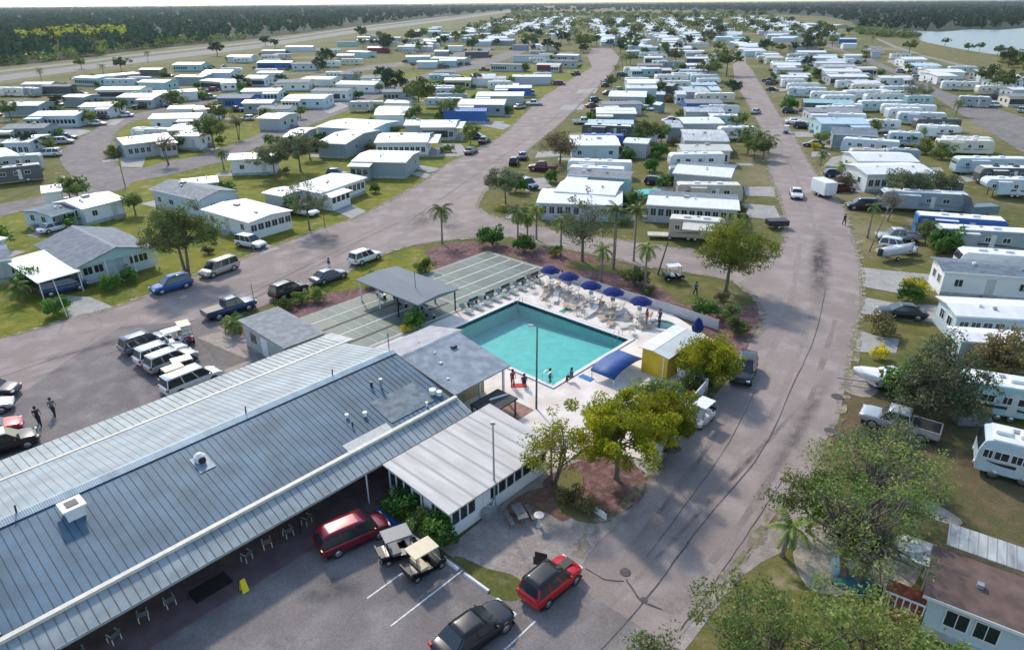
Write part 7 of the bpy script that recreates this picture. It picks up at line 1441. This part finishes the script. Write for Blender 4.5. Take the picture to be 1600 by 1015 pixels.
def hero(name, seed, px, py, R_, h, n, per, size, leaf, cr, label, zr=None, hollow=.45, r0=.18, multi=1, nb=16, cat='tree', off=None, world=None):
    treeproto(name, seed, R_, h, n, per, size, leaf, cr, zr, 1, r0, hollow, multi, nb); return tree(name, px, py, label, cat, 1, 0, None, 'broadleaf_tree', world, 1)
# ---- hero trees
hero('h1', 101, 963, 748, 3.5, 6.6, 95, 230, .15, 'bright', .8, 'big yellow-green tree standing in the red mulch bed beside the white annex', zr=2.6)
hero('h2', 102, 1032, 700, 2.4, 5.0, 70, 200, .15, 'bright', .8, 'bushy green tree behind the white wall, right of the big yellow-green tree', zr=2.2)
hero('h3', 103, 862, 758, 2.2, 6.0, 46, 75, .13, 'bright', .7, 'slim olive tree with several stems at the corner of the white screened annex', zr=2.4, multi=3, r0=.09, nb=8)
hero('h4', 104, 1134, 455, 4.8, 8.6, 110, 120, .18, 'mid', 1.0, 'round green tree on the grass tip by the right-hand road', zr=3.4, r0=.22)
hero('h5', 105, 1104, 600, 2.5, 4.6, 70, 200, .16, 'bright', .9, 'large yellow-green bush tree beside the yellow hut', zr=2.2, hollow=.3, multi=3)
hero('h6', 106, 1085, 616, 1.5, 2.2, 50, 160, .16, 'oak', .8, 'dark green bush between the white wall and the parked black SUV', zr=1.3, hollow=.3, multi=2)
hero('h7', 107, 1035, 652, 2.3, 3.2, 60, 180, .16, 'mixed', .9, 'green tree crown behind the yellow-green tree near the blue canopy', zr=1.6)
hero('h8', 108, 293, 432, 4.0, 9.4, 90, 150, .19, 'oak', .95, 'dark spreading tree on the lawn above the blue car', zr=3.6, r0=.2, multi=2)
hero('h9', 109, 910, 408, 3.7, 10.2, 90, 55, .17, 'grey', .85, 'tall airy grey-green tree behind the blue umbrellas', zr=5, r0=.22, nb=30)
hero('h10', 110, 875, 256, 4.6, 7.0, 80, 60, .2, 'dry', .9, 'spreading half-bare grey tree at the kerb of the diagonal road', zr=3.0, r0=.2, nb=30)
hero('h11', 111, 1453, 655, 3.2, 7.4, 90, 110, .18, 'grey', .95, 'dark leafy tree between the silver pickup and the teal fifth wheel', zr=4.4, r0=.26, nb=24)
hero('h12', 112, 1562, 596, 2.7, 5.2, 60, 150, .17, 'dry', .9, 'brownish olive tree in front of the white roof at the right edge', zr=3.0, r0=.2)
hero('h13', 113, 1330, 912, 3.6, 7.2, 90, 42, .14, 'mixed', .75, 'sparse oak with forked trunk standing on the shell ground', zr=3.0, r0=.24, nb=40, multi=2, hollow=.6)
hero('h14', 114, 1365, 815, 4.0, 6.2, 110, 52, .14, 'mixed', .8, 'wide sparse oak between the shell patch and the silver pickup', zr=2.8, r0=.22, nb=40, multi=2, hollow=.55)
hero('h15', 115, 1180, 1110, 3.6, 7.2, 130, 90, .13, 'mixed', .7, 'big oak filling the bottom edge beside the road', zr=3.0, r0=.24, nb=30, hollow=.5)
hero('h16', 116, 1335, 1120, 3.6, 7.0, 130, 90, .13, 'mixed', .7, 'big oak filling the bottom right, beside the light blue home', zr=3.0, r0=.24, nb=30, hollow=.5)
hero('h17', 117, 1020, 1085, 1.5, 4.6, 22, 50, .15, 'oak', .6, 'small dark twiggy tree at the bottom edge on the gravel road side', zr=2.2, r0=.09, nb=20, multi=2)
hero('h18', 118, 1375, 740, 3.0, 4.4, 70, 80, .14, 'grey', .7, 'low sparse tree at the road edge in front of the silver pickup', zr=2.2, r0=.16, nb=30, multi=2)
hero('h19', 119, 1262, 830, 2.4, 5.0, 50, 70, .16, 'mixed', .8, 'small oak beside the bright palm-like shrub at the road edge', zr=2.2, r0=.14, nb=20)
tree('airy', 484, 360, 'thin airy tree on the lawn in front of the carport home', s=.95)
tree('oak3', 655, 506, 'x', s=.5) if False else None
# palms
palm(691, 380, 4.6, 'single palm with drooping crown at the road junction', 3, 20, 2.3, 1.3)
PG = 'palms beside the pool'
palm(939, 440, 3.9, 'palm with short trunk behind the fourth blue umbrella', 5, 16, 1.9, 1.1, PG); palm(958, 420, 7.4, 'tallest palm among the group at the side road, left of two', 6, 18, 2.2, 1.2, PG)
palm(990, 408, 6.6, 'slender palm at the lawn edge, right of the tallest palm', 7, 18, 2.0, 1.0, PG); palm(1007, 455, 5.0, 'palm with pale trunk beside the dark conical shrub', 8, 16, 2.0, 1.4, PG)
palm(876, 398, 4.4, 'palm left of the tall airy tree trunk', 9, 18, 2.1, 1.1, PG); palm(809, 388, 4.8, 'leftmost dark palm of the clump at the road junction', 10, 22, 2.1, 1.5, PG); palm(838, 374, 4.2, 'second dark palm of the clump at the road junction', 11, 22, 2.0, 1.5, PG); palm(824, 380, 3.6, 'low dark palm inside the clump at the road junction', 12, 20, 1.9, 1.5, PG)
palm(365, 523, 1.2, 'small bright green palm beside the navy pickup', 13, 18, 1.5, 1.0); palm(1222, 868, 2.0, 'bright green palm with arching fronds at the lower road edge', 14, 12, 1.7, .9)
palm(38, 470, 1.6, 'bushy palm beneath the white carport edge at the left', 15, 20, 1.9, 1.1); palm(350, 265, 3.2, 'dark palm beside the pale blue trailer home', 16, 18, 1.8, 1.3); palm(1493, 182, 3.6, 'single dark palm at the kerb of the far right road', 17, 20, 2.6, 1.2, det=8)
palm(1312, 282, 2.6, 'palm with yellow-green fronds at the driveway right of the road', 18, 18, 1.9, 1.1); palm(1355, 372, 4.4, 'thin yellow palm on the grass right of the road', 19, 10, 1.5, 1.2); palm(1282, 258, 2.2, 'small palm above the white towed trailer', 20, 18, 1.7, 1.1)
for i, (x, y, h) in enumerate([(653, 196, 5), (232, 98, 5), (66, 130, 5), (163, 118, 4), (557, 132, 4), (972, 108, 5), (978, 104, 5), (962, 124, 4.6), (1188, 236, 3.4), (1200, 240, 3), (1172, 225, 3.2), (668, 60, 6), (723, 72, 6), (906, 84, 5), (1232, 88, 5), (1350, 88, 5), (1362, 70, 5), (1240, 62, 5)]):
    palm(x, y, h, 'distant palm, %s nearest of the scattered ones, %s' % (ordn([8, 13, 9, 10, 7, 5, 6, 4, 1, 0, 2, 17, 15, 12, 11, 14, 3, 16][i]), 'left part of the park' if x < 700 else 'right part of the park' if x > 1100 else 'centre of the park'), 22, 16, 2.6, 1.2, 'distant palms', det=6)
palm(1022, 430, 1.0, 'x', 1) if False else None
# bushes and shrubs
bl = [
 ('bush1', 630, 806, 1.05, 'round green bush at the corner of the white screened annex'), ('bush2', 660, 822, 1.1, 'leafy flowering shrub between the two round bushes'), ('bush1', 684, 846, 1.15, 'round green bush nearest the parking bays'),
 ('bush1', 770, 384, 1.6, 'dark rounded shrub at the corner of the courts'), ('bush2', 993, 446, 1.5, 'dark conical shrub behind the palm with pale trunk'), ('bush2', 1012, 460, .7, 'low shrub at the mulch edge next to the pale palm'),
 ('bush1', 651, 512, 1.15, 'pointed green shrub at the corner of the pavilion'), ('bushy', 637, 520, .7, 'low yellow-green plant at the pavilion corner'), ('bush1', 582, 449, 1.0, 'dark shrub at the courts edge left of the pavilion'),
 ('bush2', 664, 425, 1.1, 'low green shrub at the courts edge above the pavilion'), ('bush2', 498, 470, 1.0, 'clipped shrub in the mulch beside the black SUV, right one'), ('bush2', 470, 474, .9, 'clipped shrub in the mulch beside the black SUV, middle one'), ('bush2', 445, 484, 1.0, 'clipped shrub in the mulch beside the black SUV, left one'),
 ('bush1', 368, 512, .8, 'green shrub around the small palm by the pickup'), ('bush1', 820, 394, 1.3, 'dark box hedge at the foot of the palm clump'), ('bush2', 868, 400, .9, 'small grey-green shrub left of the airy tree'),
 ('bush1', 1098, 495, 1.2, 'green shrub at the mulch bed beside the closed umbrella'), ('bush2', 1135, 498, 1.2, 'shrub with pale flowers in the mulch bed by the road tip'), ('bush2', 1150, 520, 1.2, 'yellowish shrub at the road-side end of the mulch bed'), ('bushd', 1125, 470, .8, 'small brown shrub at the grass tip'),
 ('bushd', 1043, 708, .8, 'weedy shrub against the white wall near the golf cart'), ('bushd', 895, 790, .9, 'brown weeds at the mulch edge by the annex'), ('bushd', 925, 800, .7, 'brown weeds around the leaning signboard'),
 ('bush1', 205, 440, 1.0, 'dark shrub at the steps of the grey-shingled house, right one'), ('bush1', 172, 452, 1.0, 'dark shrub at the steps of the grey-shingled house, left one'), ('bush1', 50, 455, 1.5, 'big dark bush left of the driveway'), ('bush1', 88, 492, 1.2, 'dark hedge bush at the driveway end'),
 ('bushy', 1424, 462, 1.6, 'yellow-green round shrub on the grass between two driveways'), ('bush1', 1418, 470, 1.1, 'low dark shrub under the yellow-green round shrub'), ('bushd', 1380, 522, 1.5, 'reddish hedge at the front of the driveway'), ('bushy', 1376, 560, .9, 'bright yellow shrub on a leaning stump'),
 ('bush1', 1400, 618, 1.6, 'dark shrub mass under the tree, left'), ('bush1', 1428, 622, 1.6, 'dark shrub mass under the tree, right'), ('bush1', 1480, 396, 1.8, 'dark green hedge bush beside the white motorhome'), ('bush2', 1462, 394, 1.3, 'green bush next to the boat on the grass'),
 ('bushy', 1273, 234, 1.2, 'yellow shrub on the verge by the right-hand road'), ('bush2', 1445, 240, 2.2, 'hedge between trailers at right, left bush'), ('bush2', 1470, 248, 2.0, 'hedge between trailers at right, right bush'), ('bush1', 1430, 228, 2.0, 'leafy shrub behind the cream motorhome, left'),
 ('bush1', 1232, 172, 2.2, 'green shrub on the verge up the right-hand road'), ('bush1', 1220, 130, 2.4, 'shrub beside the black car up the right road'), ('bush1', 1276, 122, 2.4, 'bright green shrub between the far white homes'),
 ('bush2', 290, 392, .8, 'x'), ('bushd', 325, 396, .8, 'flowering red shrub on the lawn beside the big dark tree'), ('bush1', 150, 372, 1.1, 'dark shrub between the two left homes'), ('bush2', 350, 300, 1.2, 'pale shrub at the end of the single pale home'),
 ('bush1', 1015, 268, 1.4, 'green shrub beside the white sheds, front'), ('bush1', 1028, 245, 1.6, 'green shrub between the two middle rows'), ('bush2', 1040, 210, 1.5, 'green shrub between the middle rows farther up'), ('bush1', 860, 285, 1.2, 'round hedge bush beside the maroon pickup'),
 ('bush1', 805, 300, 1.6, 'dark bush at the corner of the lawn island'), ('bushy', 785, 330, .8, 'yellow-green plant in the corner island'), ('bush2', 1050, 500 - 190, 1.2, 'x')]
for k, x, y, s, lb in bl:
    if lb == 'x': continue
    tree(k, x, y, lb, 'bush', s, name='shrub')
tree('bushd', 1008, 1002, 'x') if False else None
# middle-distance trees with their own places
ml = [
 ('oak2', 470, 268, 1.15, 'grey-green tree crowding the pale trailer, right'), ('oak2', 430, 278, 1.0, 'grey-green tree crowding the pale trailer, left'), ('faroak3', 485, 250, .8, 'small tree behind the grey-green pair'), ('bare', 265, 258, 1.15, 'ragged tree in front of the carport home inside the loop'), ('oak3', 335, 232, 1.2, 'olive tree with yellow leaves beside the loop homes'),
 ('bare', 372, 218, 1.1, 'bare dark-stemmed tree with pale blossom'), ('oak3', 278, 178, 1.25, 'wide green tree behind the loop homes, left'), ('oak3', 345, 196, 1.1, 'wide green tree behind the loop homes, right'), ('oak2', 790, 318, .85, 'blue-grey bushy tree on the corner island'), ('oak3', 735, 225, .7, 'bright small tree at the kerb by the sedans'),
 ('faroak2', 92, 170, .7, 'dark bush tree among the left homes'), ('faroak1', 18, 188, .8, 'dark tree at the left edge of the left homes'), ('faroak3', 78, 240, .6, 'small pale green tree on the lawn left of the loop road'), ('faroak2', 45, 240, .8, 'dark tree at the corner of the left edge home'), ('oak3', 145, 196, .6, 'shrub tree at the porch home by the loop road'),
 ('faroak1', 655, 175, 1.35, 'big dark oak in the middle of the left park'), ('faroak2', 618, 150, 1.3, 'big oak behind the dark oak'), ('faroak2', 600, 136, 1.1, 'oak at the side street, left'), ('faroak2', 510, 104, 1.4, 'large oak above the white homes'), ('faroak2', 500, 112, 1.0, 'lower oak above the white homes'),
 ('faroak2', 340, 88, 1.4, 'dark tree at the highway edge, left of middle'), ('faroak2', 415, 72, 1.2, 'pair of dark trees at the highway, left'), ('faroak2', 430, 76, 1.0, 'pair of dark trees at the highway, right'), ('faroak2', 565, 62, 1.7, 'grey tree at the highway beyond the homes'), ('faroak1', 190, 112, 1.0, 'dark trees at the highway, far left one'), ('faroak1', 128, 108, .8, 'dark round tree by the highway at left'),
 ('faroak2', 375, 138, .8, 'dark tree between the white homes'), ('faroak2', 745, 135, .8, 'dark tree beside the tan home'), ('faroak3', 715, 160, 1.0, 'green tree behind the bright blue home'), ('oak3', 700, 190, 1.0, 'green shrubby tree left of the bright blue home'), ('faroak3', 590, 186, .7, 'small tree at the side street end'), ('faroak3', 470, 186, .6, 'small round tree on the lawn'),
 ('faroak1', 1135, 118, 1.6, 'large dark oak over the white roofs left of the right-hand road'), ('faroak1', 1105, 126, 1.3, 'lower dark oak over the white roofs'), ('faroak3', 1040, 85, 1.2, 'bright green tree near the top of the middle rows'), ('faroak1', 1055, 102, 1.1, 'dark tree in the middle rows'), ('faroak3', 1008, 90, 1.0, 'slim green tree in the middle rows'), ('faroak1', 985, 102, .9, 'dark tree by the junction palms'),
 ('faroak3', 867, 78, .9, 'green tree at the far bend, left'), ('faroak2', 912, 84, .9, 'grey tree at the far bend, right'), ('faroak1', 955, 138, .7, 'dark bush tree at the kerb by the parked car'), ('faroak2', 1145, 152, .9, 'silver-green tree at the kerb of the right road'), ('faroak3', 1150, 206, .8, 'green tree at the kerb of the right road, nearer'), ('faroak1', 1168, 240, .8, 'dark tree beside the weathered home'),
 ('faroak2', 1240, 82, .9, 'dark tree between the far white homes'), ('faroak2', 1262, 108, .9, 'dark tree beside the white homes at right'), ('faroak1', 1218, 84, .9, 'green tree past the far homes'), ('airy', 1420, 165, 1.0, 'silver bushes beside the far right road, left'), ('airy', 1440, 162, .9, 'silver bushes beside the far right road, right'), ('faroak1', 1540, 138, 1.2, 'dark tree over the cars by the canal, left'),
 ('faroak1', 1565, 148, 1.2, 'dark tree over the cars by the canal, right'), ('faroak1', 1420, 84, 1.1, 'round dark shrub tree by the canal path'), ('faroak1', 1512, 82, .8, 'dark small tree on the lake bank, middle'), ('faroak1', 1530, 80, .7, 'dark small tree on the lake bank, right of middle'), ('faroak1', 1476, 72, .7, 'lone dark bush on the lake bank, left'), ('faroak1', 1558, 88, .9, 'dark tree on the lake bank, right'),
 ('oak2', 1400, 320, .85, 'dark scraggly tree in front of the slate motorhome, left'), ('oak2', 1455, 320, .8, 'dark scraggly tree in front of the slate motorhome, right'), ('bare', 1385, 345, .8, 'silver leafless shrub tree by the covered truck'), ('faroak3', 1255, 62, .9, 'green tree in front of the big green lawn building'),
 ('oak3', 1030, 150, .8, 'shrub tree between the middle rows, far'), ('oak3', 1445, 380, .55, 'little tree between truck and motorhomes'), ('oak1', 1010, 232, .75, 'dark green tree between sheds'),
 ('oak1', 1178, 250, .6, 'dark shrub beside the dark screened home, left'), ('oak3', 1192, 250, .7, 'leafy shrub beside the dark screened home, right'), ('faroak1', 1575, 105, 1.2, 'dark thicket tree at the path end, left'), ('faroak1', 1598, 110, 1.3, 'dark thicket tree at the path end, right')]
for k, x, y, s, lb in ml: tree(k, x, y, lb, 'tree', s)
# generated trees among the far homes
rnd = random.Random(77); cnt = 0
for i in range(210):
    y = 22 + 62 * rnd.random() ** 1.3; xl = 560 + (84 - y) * 2.2 - (100 if y > 60 else 0); x = rnd.uniform(max(560, 900 - (y - 15) * 6), min(1330, 1150 + (y - 15) * 5))
    p = P(x, y)
    if rnd.random() < .3: k = 'faroak3'
    else: k = rnd.choice(['faroak1', 'faroak2'])
    tree(k, x, y, 'dark tree among the roofs of the far streets, one of many alike', 'tree', rnd.uniform(.8, 1.6), group='trees among the far roofs')
# yard shrubs and cars beside the homes
rnd = random.Random(5); nsh = 0; ncar = 0
for t_, L, D, dist, ang in HOMES:
    if dist < 95 or dist > 520: continue
    c = Vector((math.cos(ang), math.sin(ang), 0)); n = Vector((-c.y, c.x, 0))
    for k in range(3):
        if rnd.random() < .5 and nsh < 290:
            s_ = rnd.choice((-1, 1)); p = t_.location + c * s_ * (L / 2 + rnd.uniform(.4, 2.0)) + n * rnd.uniform(-1.0, D)
            kk = rnd.choice(['bush1', 'bush2', 'farbush', 'farbush', 'faroak3', 'bushd']); nsh += 1
            tree(kk, nsh, 0, 'green shrub beside a mobile home' if kk != 'faroak3' else 'small green tree beside a mobile home', 'bush' if kk != 'faroak3' else 'tree', rnd.uniform(.7, 1.6) if kk != 'faroak3' else rnd.uniform(.45, .8), name='shrub' if kk != 'faroak3' else None, world=(p.x, p.y, 0), group='shrubs beside the homes')
    if rnd.random() < .45 and 110 < dist < 420:
        s_ = 1 if t_.location.x < 20 and rnd.random() < .6 else -1; p = t_.location + c * s_ * (L / 2 + 3.4) + n * rnd.uniform(0, 4); kd = rnd.choice(['suv', 'sedan', 'hatch', 'pickup', 'van']); col_ = rnd.choice(['black', 'white', 'grey', 'silver', 'navy', 'black', 'white', 'maroon'])
        car(kd, col_, 0, 0, 0, 0, '%s %s parked at the end of a mobile home' % (col_, {'suv': 'SUV', 'hatch': 'hatchback', 'pickup': 'pickup truck', 'van': 'minivan'}.get(kd, kd)), world=(p.x, p.y, 0), rz=ang + rnd.choice((0, math.pi)), group='cars parked beside the homes', z=.0); ncar += 1
# ---- woods
def wood(name, label, poly, n, seed, leaf, hmin, hmax, size, nq, far_k=1.0, ymax=9000):
    """trees scattered through a ground polygon (world metres), thinner and bigger-leaved far away"""
    rg = np.random.default_rng(seed); xs = [p[0] for p in poly]; ys = [p[1] for p in poly]; out = []; k = 0; tries = 0
    while k < n and tries < n * 60:
        tries += 1
        u = rg.random(); y = min(ys) * (max(ys) / min(ys)) ** u; x = rg.uniform(min(xs), max(xs)) if rg.random() < .5 else rg.uniform(-y * 1.0, y * 1.0)
        if not inpoly(x, y, poly): continue
        k += 1; d = math.hypot(x, y); sc = max(1, d / 500) ** .6 * far_k
        h = rg.uniform(hmin, hmax); r = rg.uniform(2.2, 4.2) * sc ** .9; s = size * sc
        q = rg.normal(size=(nq, 3)); q /= np.linalg.norm(q, axis=1)[:, None]; q *= rg.uniform(.6, 1, nq)[:, None]
        c = np.array([x, y, h * .55]) + q * np.array([r, r, h * .45]); nn = q + rg.normal(size=(nq, 3)) * .5; nn /= np.linalg.norm(nn, axis=1)[:, None]
        a = np.cross(nn, rg.normal(size=(nq, 3))); a /= np.linalg.norm(a, axis=1)[:, None]; b = np.cross(nn, a); ss = s * rg.uniform(.6, 1.3, nq)[:, None]
        out.append(np.stack([c - a * ss, c - b * ss * .7, c + a * ss, c + b * ss * .7], 1).reshape(-1, 3))
    me = quads(name, np.concatenate(out), LF[leaf]); o = bpy.data.objects.new(name, me); COL.objects.link(o); o['kind'] = 'stuff'; o['label'] = label; return o
def W2(pts): return [tuple(P(*p))[:2] for p in pts]
left = W2([(-500, 150), (-200, 122), (0, 103), (110, 93), (200, 80)]) + W2([(300, 68), (400, 60), (560, 40), (700, 25), (790, 15.5)]) + [(100, 6000), (-9000, 7000), (-6000, 300)]
wood('pine_wood', 'dark green wood stretching to the horizon beyond the highway', left, 9000, 5, 'far', 8, 14, 1.3, 26)
near_edge = W2([(-400, 150), (-200, 130), (0, 112), (0, 90), (60, 82), (200, 74), (250, 62), (200, 50), (0, 60), (-400, 80)])
wood('thicket', 'mid green thicket along the near side of the wood', W2([(-500, 150), (-200, 122), (0, 104), (110, 94), (200, 81), (330, 66), (420, 60), (300, 60), (180, 66), (60, 72), (-300, 90)]), 620, 6, 'mixed', 3, 6, .7, 46)
wood('yellow_thicket', 'bright yellow-green band of shrubs in front of the dark wood', W2([(30, 74), (60, 72), (120, 69), (195, 66), (198, 54), (130, 50), (30, 60)]), 1100, 7, 'bright', 7, 10, 1.2, 34)
right = W2([(1330, 34), (1345, 46), (1400, 50), (1500, 46), (1570, 46), (1640, 44), (1800, 60), (2200, 90)]) + [(6000, 500), (9000, 7000), (200, 7000)] + W2([(1100, 14), (1200, 20), (1290, 26)])
wood('mangrove_wood', 'dark wood behind the lake reaching the horizon', right, 6000, 8, 'far', 7, 11, 1.3, 26)
wood('lakeside_thicket', 'dark thicket at the right end of the canal bank', W2([(1570, 92), (1600, 92), (1800, 120), (1800, 150), (1640, 124), (1585, 108), (1560, 104)]), 120, 9, 'oak', 3, 6, .8, 40)
wood('lakeside_thicket', 'dark bushes between lake and green building', W2([(1335, 46), (1372, 50), (1425, 56), (1440, 62), (1380, 58), (1345, 55)]), 90, 10, 'oak', 3, 6, .9, 36)
wood('horizon_wood', 'thin dark line of woods beyond the far roofs', [(-600, 2600), (400, 2400), (2500, 2200), (4000, 7000), (-3000, 7000)], 1500, 12, 'far', 7, 12, 1.3, 30)
wood('far_tree_clumps', 'dark trees mixed among the most distant roofs', W2([(640, 75), (900, 60), (1140, 55), (1290, 60), (1200, 22), (800, 20)]), 700, 31, 'oak', 4, 8, .8, 30)
# haze: even pale air
hz = MB(); hz.box(-14000, 14000, -250, 9500, -3, 34); m = bpy.data.materials.new('haze_air'); m.use_nodes = True; N = m.node_tree.nodes; N.remove(N['Principled BSDF'])
pv = N.new('ShaderNodeVolumePrincipled'); pv.inputs['Color'].default_value = (.8, .9, 1, 1); pv.inputs['Density'].default_value = .00005; pv.inputs['Anisotropy'].default_value = .3
m.node_tree.links.new(pv.outputs[0], N['Material Output'].inputs['Volume']); o = hz.build('haze', m); o['kind'] = 'stuff'
S.cycles.volume_step_rate = 10; S.cycles.volume_max_steps = 16
